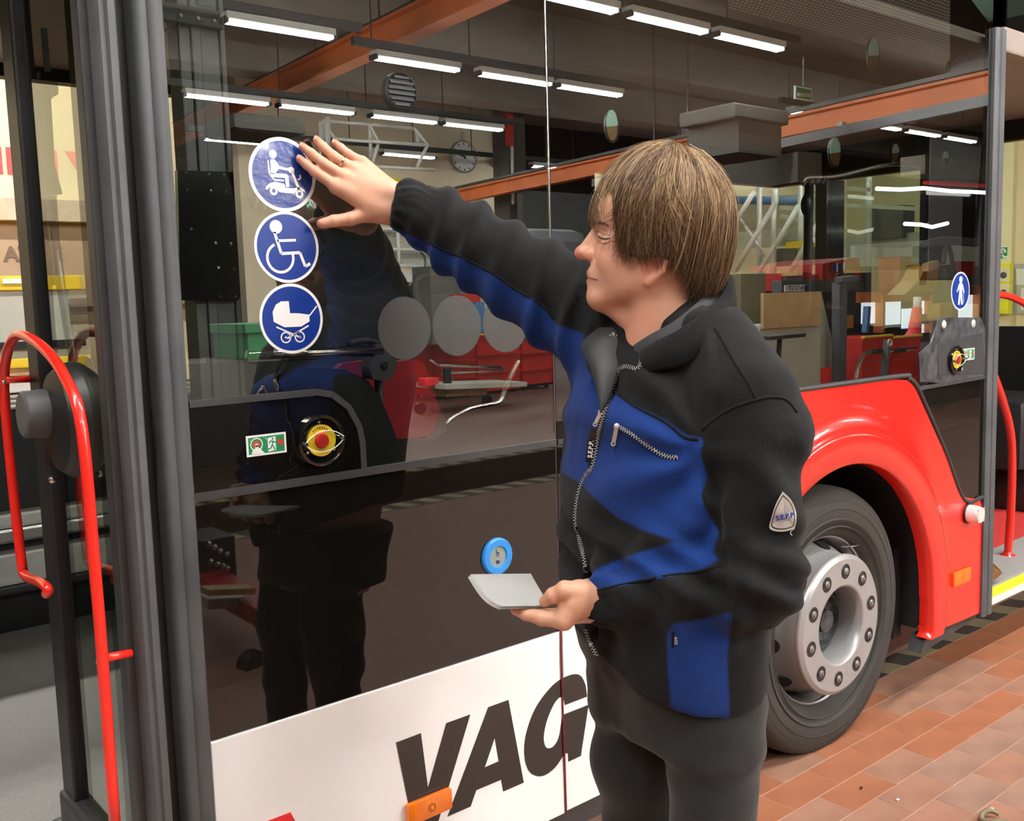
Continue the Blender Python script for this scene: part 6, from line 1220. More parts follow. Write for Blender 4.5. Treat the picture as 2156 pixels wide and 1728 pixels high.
ZP2 = [(1.201,-0.639,1.053),(1.204,-0.644,1.035),(1.209,-0.651,1.016),(1.212,-0.655,1.005)]
teeth('zipper', ZP2, 0.0062, 0.0028, M['zip_metal'], jacket, 0.004)
pp = [(1.267,-0.669,1.418),(1.283,-0.684,1.404),(1.301,-0.701,1.385),(1.319,-0.719,1.368),(1.334,-0.733,1.361),(1.343,-0.74,1.362)]
drape_tube('pocket_slit', pp, 0.0042, M['letter_black'], -0.001); teeth('pocket_zipper', pp, 0.0065, 0.0028, M['zip_metal'], jacket, 0.0035)
def pull(name, a, b, w, parent=jacket):
    a, b = drape([a, b], 0.008); vd = (a - EYE).normalized(); bm = B(); bar(bm, a, b, w, 0.0025, up=-vd, bev=0.001); k = obj(name, bm, M['zip_metal'], parent)
    bm = B(); t = (b - a).normalized(); lathe(bm, b + t * 0.002 - vd * .002, -vd, [(0, w * .25), (0, w * .62), (.002, w * .62), (.002, w * .25)], 14, True); obj('pull_eye', bm, M['zip_metal'], k)
    bm = B(); sphere(bm, a - vd * .002, w * .75); obj('slider', bm, M['zip_metal'], k, smooth=True)
pull('zip_pull', (1.248,-0.681,1.422), (1.241,-0.679,1.393), 0.0075)
pull('zip_pull', (1.244,-0.646,1.445), (1.235,-0.641,1.425), 0.007)
tg = drape([(1.231,-0.64,1.414), (1.225,-0.638,1.389), (1.219,-0.638,1.357)], 0.010); bm = B(); bar(bm, tg[0], tg[1], .012, .004, up=(EYE - tg[0]).normalized()); bar(bm, tg[1], tg[2], .012, .004, up=(EYE - tg[1]).normalized()); k = obj('zip_tag', bm, M['letter_black'], jacket, label='black zip tag with white letters')
def text_on(s, a, b, size, m, parent, off=0.011, bold=0.0):
    """short line of lettering running from a to b, facing the viewer of the jacket"""
    a, b = drape([a, b], off); c = (a + b) / 2; vd = (EYE - c).normalized(); x = (b - a).normalized(); y = vd.cross(x)
    return link('lettering', text_mesh(s, size, frame_m(c, x, y), 0.0002, bold), m, parent)
text_on('S.E.P.P.', (1.22,-0.639,1.357), (1.228,-0.639,1.403), 0.0115, M['letter_white'], k, 0.0135, 0.0004)
text_on('S.E.P.P.', (1.306,-0.595,1.565), (1.326,-0.609,1.583), 0.013, M['letter_white'], jacket, 0.012, 0.0002)
for nm, pts in (('seam', [(1.304,-0.826,1.421),(1.319,-0.836,1.437),(1.346,-0.856,1.456),(1.371,-0.875,1.466),(1.397,-0.895,1.473),(1.418,-0.914,1.468),(1.43,-0.927,1.446)]), ('seam', [(1.38,-0.794,1.59),(1.39,-0.806,1.564),(1.404,-0.823,1.523),(1.418,-0.841,1.486),(1.424,-0.848,1.466)]), ('seam', [(1.264,-0.657,1.483),(1.294,-0.686,1.451),(1.33,-0.721,1.423),(1.354,-0.744,1.396),(1.373,-0.761,1.391)]), ('seam', [(1.134,-0.156,1.808),(1.179,-0.197,1.781),(1.207,-0.224,1.759),(1.249,-0.263,1.732),(1.288,-0.299,1.702),(1.315,-0.326,1.673),(1.357,-0.366,1.637),(1.373,-0.384,1.607)]), ('seam', [(1.132,-0.722,1.154),(1.17,-0.752,1.164),(1.233,-0.803,1.178),(1.271,-0.833,1.183),(1.309,-0.863,1.193)]), ('seam', [(1.251,-0.804,1.077),(1.248,-0.805,1.051)])):
    drape_tube(nm, pts, 0.0028, M['fleece_black'], -0.0008)
text_on('SEPP', (1.252,-0.809,1.051), (1.255,-0.808,1.072), 0.008, M['galv'], jacket, 0.003)
# sleeve badge
M['badge'] = mat('silver_badge_cloth', (0.48, 0.45, 0.42), 0.45, var=0.1, scale=60)
bp_ = drape(smooth_path([(1.354,-0.952,1.325),(1.343,-0.946,1.304),(1.336,-0.943,1.283),(1.332,-0.942,1.267),(1.339,-0.948,1.261),(1.349,-0.957,1.26),(1.36,-0.966,1.263),(1.365,-0.969,1.268),(1.368,-0.969,1.285),(1.366,-0.966,1.301),(1.362,-0.96,1.314),(1.354,-0.952,1.325)], 3), 0.003)
bc = sum(bp_, Vector()) / len(bp_); vd = (EYE - bc).normalized()
def patch(name, pts, m, off, parent, sc=1.0):
    c = sum(pts, Vector()) / len(pts); bm = B(); vs = [bm.verts.new(c + (p - c) * sc + vd * off) for p in pts[:-1]]; cv = bm.verts.new(c + vd * off)
    lo_ = [bm.verts.new(v.co - vd * 0.002) for v in vs]; n = len(vs)
    for i in range(n): bm.faces.new((cv, vs[i], vs[(i + 1) % n])); bm.faces.new((vs[i], lo_[i], lo_[(i + 1) % n], vs[(i + 1) % n]))
    return obj(name, bm, m, parent)
bd = patch('sleeve_badge', bp_, M['galv'], 0.0065, jacket); bd['label'] = 'silver shield badge on the upper sleeve'
patch('badge_line', bp_, M['letter_black'], 0.0073, bd, 0.86); patch('badge_field', bp_, M['badge'], 0.0080, bd, 0.80)
bz = (bp_[len(bp_) // 2] - bp_[0]); bx = (bp_[int(len(bp_) * .72)] - bp_[int(len(bp_) * .25)]); nb = bx.cross(bz).normalized(); nb = nb if nb.dot(vd) > 0 else -nb
def badge_text(s, a, b, size, m, bold=0.0):
    a = Vector(a); b = Vector(b); pl = bc + nb * 0.0105
    def on(p): d_ = (p - EYE).normalized(); return EYE + d_ * ((pl - EYE).dot(nb) / d_.dot(nb))
    a = on(a); b = on(b); x = (b - a).normalized(); link('lettering', text_mesh(s, size, frame_m((a + b) / 2, x, nb.cross(x)), 0.0002, bold), m, bd)
badge_text('S.E.P.P.', (1.345,-0.951,1.282), (1.362,-0.965,1.286), 0.0115, M['sign_blue'], 0.0004)
badge_text('_______', (1.344,-0.951,1.278), (1.362,-0.965,1.282), 0.0055, M['letter_black'])
badge_text('Baugleich', (1.339,-0.946,1.28), (1.351,-0.952,1.309), 0.0055, M['letter_black']) if False else None
bm = B(); tube(bm, smooth_path([bp_[-14] + vd * .001, (1.348,-0.971,1.261), (1.35,-0.973,1.256)], 4), 0.0007, 6); obj('loose_thread', bm, M['letter_white'], bd)

# ---- trousers and shoes
M['trouser'] = mat('charcoal_work_trousers', (0.017, 0.0165, 0.0165), 0.9, var=0.14, scale=30, bump=0.25, bscale=240, spec=0.2, sheen=0.15)
LEG_N = [(1.3659,-0.7947,0.9223,0.0842),(1.3432,-0.8122,0.8189,0.0784),(1.3222,-0.8304,0.7191,0.0709)]; LEG_F = [(1.3752,-0.6132,0.8649,0.0932),(1.3724,-0.6083,0.7371,0.0902),(1.3796,-0.6119,0.6088,0.0796)]
def down(c, z, r): return (c[0], c[1], z, r)
LN = list(LEG_N) + [down(LEG_N[-1], 0.50, .062), down(LEG_N[-1], 0.06, .062)]; LF = list(LEG_F) + [down(LEG_F[-1], 0.50, .062), down(LEG_F[-1], 0.06, .062)]
fld2 = Field((1.05, -1.08, 0.0), (1.82, -0.28, 1.10), 0.011)
d = torso(fld2.P, ROWS, shrink=0.014); d = np.maximum(d, (1.358,-0.687,0.845)[2] - fld2.P[..., 2])
d = smin(d, np.minimum(chain(fld2.P, LN, 0.03), chain(fld2.P, LF, 0.03)), 0.04)
d = np.maximum(d, fld2.P[..., 2] - (1.374,-0.675,1.015)[2]); d = np.maximum(d, 0.05 - fld2.P[..., 2])
V, Q = nets(d, fld2.lo, fld2.h); V = relax(V, Q, 2); N_ = normals(V, Q); wob = vnoise(V, 6, 5)
V = V + N_ * (0.004 * np.sin(V[:, 2] * 55 + 3 * wob + 14 * V[:, 0]) * vnoise(V, 9, 9) + 0.002 * vnoise(V, 22, 6))[:, None]
trousers = link('trousers', mesh_np('trousers', V, Q), M['trouser'], man, True)
tbvh = BVHTree.FromPolygons([tuple(v) for v in V], [tuple(int(i) for i in q) for q in Q])
for c in (LN[-1], LF[-1]):
    bm = B(); c0 = Vector((c[0], c[1], 0)) + Vector(FB) * 0.06; sphere(bm, (0, 0, 0), 1, (1, 1, 1), 20, 12)
    for v in bm.verts:
        p = v.co.copy(); f, l, u = p.x, p.y, p.z
        v.co = c0 + Vector(FB) * (f * 0.145) + Vector(LB) * (l * 0.05 * (1 - .15 * f)) + Vector((0, 0, max(0.0, 0.045 + u * 0.055 * (1 - .35 * f))))
    obj('shoe', bm, M['black'], man, smooth=True)

# ---- head and neck: every feature placed in a profile frame (x to the right, y down, l towards his left)
HS = 1.68 * 1.08 / 2085.85; HC = np.array((1.383,-0.657,1.772)); HF = np.array([-0.671, 0.7414, 0.0]); HL = np.array([-0.7414, -0.671, 0.0])
HF = HF * math.cos(0.05) - HL * math.sin(0.05); HL = np.array([-HF[1], HF[0], 0.0])
def hw(x, y, l=0.0): return tuple(HC + HS * (-(x - 1380) * HF + (480 - y) * np.array([0, 0, 1.0]) + l * HL))
hf = Field(tuple(HC - np.array([.20, .20, .27])), tuple(HC + np.array([.20, .20, .17])), 0.0030)
q = (hf.P - HC.astype(np.float32)) / HS
X = 1380 - q @ HF.astype(np.float32); Yp = 480 - q[..., 2]; Lp = q @ HL.astype(np.float32); H = np.stack([X, Yp, np.abs(Lp)], -1); del q
d = ell(H, (1392, 452, 0), (128, 126, 96))
d = smin(d, ell(H, (1306, 440, 0), (56, 62, 70)), 24)
d = smin(d, ell(H, (1326, 540, 0), (80, 84, 64)), 26)
d = smin(d, cone(H, (1268, 618, 14), (1368, 584, 52), 26, 34), 34)
d = smin(d, ell(H, (1330, 556, 40), (64, 54, 34)), 26)
d = smin(d, ell(H, (1254, 621, 0), (23, 26, 34)), 18)
d = smin(d, ell(H, (1262, 578, 0), (27, 36, 40)), 18)
d = smin(d, ell(H, (1304, 545, 42), (36, 34, 30)), 18)
d = smin(d, ell(H, (1300, 510, 50), (26, 20, 22)), 14)
nk = cone(np.stack([X, Yp, Lp * 1.0], -1), (1396, 590, 0), (1376, 790, 0), 72, 78); d = smin(d, nk, 22)
d = smin(d, cone(H, (1260, 462, 4), (1284, 468, 46), 13, 13), 10)                      # brow
d = smax(d, -ell(H, (1252, 496, 31), (15, 11, 17)), 10)                                # eye socket
d = smin(d, ell(H, (1274, 497, 30), (17, 14, 17)), 5)                                  # closed lid
d = smin(d, cone(H, (1262, 509, 20), (1290, 512, 46), 7, 6), 7)                        # lower lid pad
d = smin(d, cone(H, (1258, 474, 0), (1226, 520, 0), 9, 11), 7)                         # nose
d = smin(d, cone(H, (1268, 500, 0), (1246, 530, 0), 17, 17), 8)
d = smin(d, ell(H, (1223, 526, 0), (17, 15.5, 17)), 6)
d = smin(d, ell(H, (1243, 532, 16), (16, 14, 10)), 5)
d = smin(d, cone(H, (1276, 636, 0), (1316, 664, 0), 20, 26), 20)
d = smax(d, -ell(H, (1237, 545, 8), (6, 4, 4)), 3)
d = smin(d, ell(H, (1242, 569, 0), (10, 9, 23)), 5)                                    # lips
d = smin(d, ell(H, (1242, 588, 0), (11, 9, 20)), 5)
d = smax(d, -cone(H, (1228, 579, 0), (1263, 583, 30), 2.2, 1.6), 2.5)
d = smax(d, -cone(H, (1258, 540, 31), (1270, 572, 39), 1.0, 1.0), 9)                   # smile fold
for p, r, s_ in (((1352, 566, 78), 9, 4), ):
    d = smin(d, ell(H, (1378, 556, 78), (27, 44, 12)), 5)                              # ear
    d = smin(d, cone(H, (1358, 530, 84), (1382, 512, 90), 7, 7), 4); d = smin(d, cone(H, (1382, 512, 90), (1408, 540, 96), 7, 7), 4)
    d = smin(d, cone(H, (1408, 540, 96), (1398, 572, 92), 7, 6), 4); d = smin(d, cone(H, (1398, 572, 92), (1368, 594, 82), 6, 11), 4)
    d = smax(d, -ell(H, (1380, 553, 95), (15, 22, 11)), 5); d = smin(d, ell(H, (1358, 562, 84), (6, 9, 6)), 3)
d = np.maximum(d, Yp - 780)
V1, Q1 = nets(d * HS, hf.lo, hf.h); V1 = relax(V1, Q1, 2, 0.45)
qv = (V1 - HC) / HS; hx = 1380 - qv @ HF; hy = 480 - qv[:, 2]; hl = qv @ HL
def blob(x, y, l, sx, sy, sl): return np.exp(-(((hx - x) / sx) ** 2 + ((hy - y) / sy) ** 2 + ((np.abs(hl) - l) / sl) ** 2))
flush1 = 0.9 * blob(1222, 530, 0, 22, 15, 22) + 0.6 * blob(1246, 537, 14, 16, 12, 10) + 0.35 * blob(1300, 535, 50, 40, 22, 25) + 0.6 * blob(1376, 560, 88, 26, 42, 16) + 0.30 * blob(1360, 690, 30, 70, 60, 60)
lip1 = blob(1240, 570, 0, 12, 6.5, 24) + blob(1240, 588, 0, 12, 7.5, 21)
brow1 = blob(1272, 462, 30, 22, 5.0, 20) + 0.9 * blob(1264, 458, 14, 10, 5, 10); del hf, H, X, Yp, Lp, d
# ---- hands
def hand_mesh(lo, hi, groups, palm, extra, h=0.0019):
    f = Field(lo, hi, h); d = None
    for g in palm: c = chain(f.P, g); d = c if d is None else smin(d, c, 0.012)
    for c, s_ in extra: d = smin(d, ell(f.P, c, s_), 0.012)
    fin = None
    for g in groups:
        c = chain(f.P, g, 0.0015)
        for p in g[1:-1]: c = smin(c, np.linalg.norm(f.P - np.array(p[:3]), axis=-1) - p[3] * 1.06, 0.003)     # knuckles
        d = smin(d, c, 0.0042) if fin is None else np.minimum(smin(d, c, 0.0042), d)
    V, Q = nets(d, f.lo, f.h); return relax(V, Q, 2, 0.45), Q
def jr(pts, rs): return [(*p, r) for p, r in zip(pts, rs)]
IDX = jr([(1.074,-0.048,1.895), (1.034,-0.034,1.924), (1.022,-0.022,1.939), (1.012,-0.012,1.951)], [.0128, .0110, .0098, .0086])
MID = jr([(1.09,-0.054,1.915), (1.05,-0.04,1.942), (1.031,-0.026,1.962), (1.019,-0.014,1.976)], [.0130, .0112, .0100, .0088])
RNG_ = jr([(1.11,-0.054,1.934), (1.074,-0.042,1.957), (1.058,-0.03,1.977), (1.049,-0.02,1.991)], [.0126, .0108, .0096, .0085])
LIT = jr([(1.138,-0.05,1.948), (1.11,-0.042,1.964), (1.098,-0.032,1.978), (1.089,-0.024,1.988)], [.0116, .0098, .0087, .0077])
THB = jr([(1.137,-0.066,1.841), (1.099,-0.056,1.828), (1.068,-0.042,1.824), (1.045,-0.03,1.819)], [.0185, .0140, .0125, .0105])
WR1 = (*(1.193,-0.088,1.871), .027); WR2 = (*(1.184,-0.088,1.843), .027); WR0 = (*(1.227,-0.1,1.843), .034)
palmR = [[WR0, WR1, (*IDX[0][:3], .0145)], [WR1, (*MID[0][:3], .0150)], [WR1, (*RNG_[0][:3], .0145)], [WR1, (*LIT[0][:3], .0140)], [WR0, WR2, (*(1.132,-0.068,1.863), .024), (*IDX[0][:3], .0140)], [WR2, (*THB[0][:3], .021)]]
lo = np.min([p[:3] for g in [IDX, MID, RNG_, LIT, THB] + palmR for p in g], 0) - .045; hi = np.max([p[:3] for g in [IDX, MID, RNG_, LIT, THB] + palmR for p in g], 0) + .045
V2, Q2 = hand_mesh(lo, hi, [IDX, MID, RNG_, LIT, THB], palmR, [((1.141,-0.064,1.889), (.034, .022, .034))])
V2[:, 1] = np.minimum(V2[:, 1], -0.0035)                                   # pads flattened on the glass
tend = np.zeros(len(V2))
LT = jr([(1.151,-0.681,1.142), (1.126,-0.669,1.148), (1.115,-0.651,1.137), (1.111,-0.633,1.124)], [0.0205, 0.0162, 0.0138, 0.0106])
LI = jr([(1.123,-0.667,1.096), (1.102,-0.633,1.096), (1.094,-0.601,1.098), (1.089,-0.579,1.101)], [0.0162, 0.0135, 0.0117, 0.0097])
LM = jr([(1.148,-0.644,1.087), (1.127,-0.612,1.086), (1.119,-0.583,1.088), (1.114,-0.562,1.09)], [0.0160, 0.0132, 0.0114, 0.0097])
LR = jr([(1.172,-0.625,1.08), (1.151,-0.594,1.078), (1.144,-0.567,1.079), (1.14,-0.548,1.081)], [0.0151, 0.0125, 0.0110, 0.0093])
LL = jr([(1.195,-0.608,1.074), (1.178,-0.583,1.072), (1.17,-0.56,1.073), (1.166,-0.544,1.074)], [0.0138, 0.0112, 0.0099, 0.0086])
LW = (*(1.189,-0.67,1.116), .033); LW0 = (*(1.21,-0.701,1.12), .034)
palmL = [[LW0, LW, (*(1.149,-0.671,1.122), .030), (*LI[0][:3], .017)], [LW, (*(1.167,-0.646,1.105), .026), (*LM[0][:3], .016)], [LW, (*LR[0][:3], .016)], [LW, (*LL[0][:3], .015)], [LW, (*LT[0][:3], .022), (*LI[0][:3], .016)]]
lo = np.min([p[:3] for g in [LT, LI, LM, LR, LL] + palmL for p in g], 0) - .045; hi = np.max([p[:3] for g in [LT, LI, LM, LR, LL] + palmL for p in g], 0) + .045
V3, Q3 = hand_mesh(lo, hi, [LT, LI, LM, LR, LL], palmL, [])
# ---- inner body: chest, arms and legs under the clothes, so the figure is one continuous surface
f = Field((0.98, -1.16, 0.06), (1.82, 0.0, 1.72), 0.020)
d = torso(f.P, ROWS, shrink=0.055)
d = np.maximum(d, (1.355,-0.689,0.809)[2] - f.P[..., 2])
for A in (ARM_R, ARM_L + FORE_L[1:], LN, LF): d = smin(d, chain(f.P, [(*p[:3], max(p[3] - 0.034, 0.018)) for p in A]), 0.03)
d = smin(d, cone(f.P, hw(1378, 700), hw(1385, 820), 0.05, 0.08), 0.03)
V4, Q4 = nets(d, f.lo, f.h); V4 = relax(V4, Q4, 2); del f
VV = [V1, V2, V3, V4]; QQ = []; o_ = 0
for v, q_ in zip(VV, (Q1, Q2, Q3, Q4)): QQ.append(q_ + o_); o_ += len(v)
def pad(a): return np.concatenate([a, np.zeros(o_ - len(V1))])
# redder knuckles and fingertips
fl = pad(flush1); base2 = len(V1)
for g in (IDX, MID, RNG_, LIT, THB):
    for p, w_ in ((g[-1], .7), (g[1], .30), (g[0], .15)): fl[base2:base2 + len(V2)] += w_ * np.exp(-np.sum((V2 - np.array(p[:3])) ** 2, 1) / .011 ** 2)
def skin_mat():
    m, t, b = nt('skin'); N = t.nodes; L = t.links
    def att(n): a = N.new('ShaderNodeAttribute'); a.attribute_name = n; return a.outputs['Fac']
    def mix(a, col, fac):
        x = N.new('ShaderNodeMix'); x.data_type = 'RGBA'; x.clamp_factor = True
        if isinstance(a, tuple): x.inputs[6].default_value = (*a, 1)
        else: L.new(a, x.inputs[6])
        x.inputs[7].default_value = (*col, 1); L.new(fac, x.inputs[0]); return x.outputs[2]
    tc = N.new('ShaderNodeTexCoord'); nz = N.new('ShaderNodeTexNoise'); nz.inputs['Scale'].default_value = 55; nz.inputs['Detail'].default_value = 5; L.new(tc.outputs['Object'], nz.inputs['Vector'])
    mr = N.new('ShaderNodeMath'); mr.operation = 'MULTIPLY'; mr.inputs[1].default_value = 0.5; L.new(nz.outputs['Fac'], mr.inputs[0])
    c = mix((0.66, 0.365, 0.245), (0.54, 0.255, 0.165), mr.outputs[0]); c = mix(c, (0.56, 0.125, 0.085), att('flush')); c = mix(c, (0.47, 0.165, 0.145), att('lip')); c = mix(c, (0.22, 0.12, 0.06), att('brow'))
    L.new(c, b.inputs['Base Color']); b.inputs['Roughness'].default_value = 0.45; b.inputs['Subsurface Weight'].default_value = 0.12; b.inputs['Subsurface Scale'].default_value = 0.006; b.inputs['Subsurface Radius'].default_value = (1, .35, .2)
    n2 = N.new('ShaderNodeTexNoise'); n2.inputs['Scale'].default_value = 260; n2.inputs['Detail'].default_value = 3; L.new(tc.outputs['Object'], n2.inputs['Vector'])
    bp = N.new('ShaderNodeBump'); bp.inputs['Strength'].default_value = 0.12; bp.inputs['Distance'].default_value = 0.002; L.new(n2.outputs['Fac'], bp.inputs['Height']); L.new(bp.outputs[0], b.inputs['Normal'])
    return m
M['skin'] = skin_mat()
body = link('body', mesh_np('body', np.concatenate(VV), np.concatenate(QQ), {'flush': fl, 'lip': pad(lip1), 'brow': pad(np.clip(brow1, 0, 1) * .75)}), M['skin'], man, True)
# nails on the visible fingers
M['nail'] = mat('fingernail', (0.66, 0.36, 0.28), 0.3, var=0.03)
for g in (IDX, MID, RNG_, LIT):
    p = Vector(g[-1][:3]); t = (p - Vector(g[-2][:3])).normalized(); n = Vector((0, -1, 0)); n = (n - t * n.dot(t)).normalized(); s_ = t.cross(n); bm = B(); r = g[-1][3]
    vs = [bm.verts.new(p + t * r * .15 + n * r * (.97 - .25 * math.cos(a) ** 2) + s_ * r * .62 * math.cos(a) + t * r * .68 * math.sin(a)) for a in np.linspace(0, 2 * np.pi, 16, endpoint=False)]; bm.faces.new(vs); obj('fingernail', bm, M['nail'], body, smooth=True)
g = THB
# eye, brow and mouth lines laid on the face
hbvh = BVHTree.FromPolygons([tuple(v) for v in V1], [tuple(int(i) for i in q) for q in Q1])
def on_head(x, y, off=0.0004, side=1):
    o_ = Vector(hw(x, y, 170 * side)); d_ = Vector(HL) * -side; h = hbvh.ray_cast(o_, d_, 0.4)
    return (h[0] - d_ * off + h[1] * 0.0) if h[0] is not None else Vector(hw(x, y, 30 * side))
M['lash'] = mat('dark_lashes', (0.07, 0.035, 0.02), 0.7); M['lip_line'] = mat('lip_line', (0.26, 0.07, 0.06), 0.6); M['brow_hair'] = mat('brow_hair', (0.16, 0.085, 0.04), 0.6)
M['crease_skin'] = mat('skin_crease', (0.40, 0.165, 0.105), 0.6)
def face_line(name, pts, r, m, n=4):
    P_ = [on_head(*p) for p in smooth2(pts, n)]; k = len(P_); bm = B(); tube(bm, P_, [r * (0.35 + 0.65 * math.sin(math.pi * (i + .5) / k)) for i in range(k)], 6); return obj(name, bm, m, body, smooth=True)
def smooth2(P_, n): return [(v.x, v.y) for v in smooth_path([(p[0], p[1], 0) for p in P_], n)]
face_line('lash_line', [(1259, 492), (1266, 497), (1275, 501), (1284, 502), (1291, 501)], 0.0017, M['lash'])
face_line('eye_fold', [(1256, 482), (1266, 486), (1277, 491), (1287, 494)], 0.0010, M['crease_skin'])
face_line('eye_fold', [(1266, 508), (1276, 511), (1287, 510), (1294, 506)], 0.0009, M['crease_skin'])
for a_ in ([(1294, 499), (1303, 495), (1312, 489)], [(1295, 503), (1306, 503), (1316, 501)], [(1294, 507), (1304, 511), (1313, 514)]): face_line('smile_crease', a_, 0.0007, M['crease_skin'])
face_line('mouth_line', [(1236, 578), (1244, 580), (1254, 583), (1262, 585)], 0.0013, M['lip_line'])

for k in range(70):
    u = RNG.random(); x = 1251 + 31 * u; y = 468 - 5 * math.sin(u * 2.4) + 9 * u + RNG.normal(0, 1.6); p = on_head(x, y, 0.0003); q = on_head(x + 7, y - 2 + 4 * u, 0.0016)
    if k == 0: bm = B()
    tube(bm, [p, (p + q) / 2 + Vector(HL) * .0006, q], [.0006, .0005, .0001], 3, False)
k = obj('eyebrow', bm, M['brow_hair'], body)
bm = B(); c = Vector(RNG_[0][:3]).lerp(Vector(RNG_[1][:3]), .55); lathe(bm, c, Vector(RNG_[1][:3]) - Vector(RNG_[0][:3]), [(-.002, .0117), (-.002, .0128), (.002, .0128), (.002, .0117)], 24, True); obj('finger_ring', bm, mat('gold', (0.85, 0.60, 0.25), 0.25, 1.0), man, smooth=True, angle=40)

# ---- hair: a combed cap of strands running from the crown
HO = np.array([1394.0, 466.0, 0.0]); 
YE = [(0, 448), (12, 468), (19, 462), (25, 425), (36, 402), (46, 412), (52, 470), (58, 524), (66, 540), (75, 548), (92, 546), (108, 556), (122, 600), (140, 632), (160, 644), (180, 646)]
def y_end(psi): return np.interp(abs((psi + 180) % 360 - 180), [a for a, _ in YE], [b for _, b in YE])
def h_pt(psi, phi, k=1.0):
    """psi: azimuth from the forehead (deg, + towards his left); phi: angle from the crown"""
    a = np.radians(psi); p = np.radians(phi); v = np.array([-np.cos(a) * np.sin(p), np.cos(p), np.sin(a) * np.sin(p)]); tl = math.radians(10)
    v = np.array([v[0] * math.cos(tl) + v[1] * math.sin(tl), -v[0] * math.sin(tl) + v[1] * math.cos(tl), v[2]])
    k = k * (1 + 0.018 * math.sin(0.071 * psi + 1.3 * math.sin(p * 2.1)) * math.sin(p * 2.4 + 0.05 * psi) - (0.035 * math.exp(-((psi - 25) / 40) ** 2) * math.exp(-((phi - 52) / 26) ** 2)))
    su = 157.0 if v[1] > 0 else 238.0
    sl = 113.0; sf = 150.0
    return np.array([HO[0] + v[0] * sf * k, HO[1] - v[1] * su * k, v[2] * sl * k])
PH = {}
def phi_end(psi):
    k = round(psi)
    if k not in PH:
        ye = y_end(k); ph = 40
        while ph < 168 and h_pt(k, ph)[1] < ye: ph += 0.5
        PH[k] = ph
    return PH[k]
NP, NT = 120, 22; bm = B(); grid_o = []; grid_i = []
for i in range(NP):
    psi = -180 + 360 * i / NP; pe = phi_end(psi); ro = []; ri = []
    for j in range(NT + 1):
        t = j / NT; ph = 1.0 + (pe - 1.0) * t; nzs = 1 + 0.010 * math.sin(psi * .9 + 5 * math.sin(psi * .21)) * t
        ro.append(bm.verts.new(hw(*h_pt(psi, ph, 0.985 * nzs)))); ri.append(bm.verts.new(hw(*h_pt(psi, ph, 0.90 + 0.05 * t))))
    grid_o.append(ro); grid_i.append(ri)
for i in range(NP):
    a, b = grid_o[i], grid_o[(i + 1) % NP]; c, d_ = grid_i[i], grid_i[(i + 1) % NP]
    for j in range(NT): bm.faces.new((a[j], b[j], b[j + 1], a[j + 1])); bm.faces.new((c[j + 1], d_[j + 1], d_[j], c[j]))
    bm.faces.new((a[NT], b[NT], d_[NT], c[NT]))
def hair_mat():
    m, t, b = nt('light_brown_hair'); N = t.nodes; L = t.links; a = N.new('ShaderNodeAttribute'); a.attribute_name = 'tone'; r = N.new('ShaderNodeValToRGB'); e = r.color_ramp.elements
    e[0].position = 0.0; e[0].color = (0.045, 0.026, 0.014, 1); e[1].position = 1.0; e[1].color = (0.58, 0.40, 0.22, 1); x = e.new(0.5); x.color = (0.19, 0.105, 0.048, 1)
    L.new(a.outputs['Fac'], r.inputs[0]); L.new(r.outputs[0], b.inputs['Base Color']); b.inputs['Roughness'].default_value = 0.42; b.inputs['Specular IOR Level'].default_value = 0.55; return m
M['hair'] = hair_mat()
bmesh.ops.recalc_face_normals(bm, faces=bm.faces[:]); me = bpy.data.meshes.new('hair'); bm.to_mesh(me); bm.free()
at = me.attributes.new('tone', 'FLOAT', 'POINT'); at.data.foreach_set('value', np.full(len(me.vertices), 0.16, np.float32))
hair = link('hair', me, M['hair'], man, True, label='light brown collar-length hair')
SV = []; SQ = []; ST = []; nv = 0
CL = [(RNG.uniform(-180, 180), RNG.uniform(0, 150), RNG.normal(0, 1), RNG.normal(0, 1)) for _ in range(160)]      # locks that share a bend and a tone
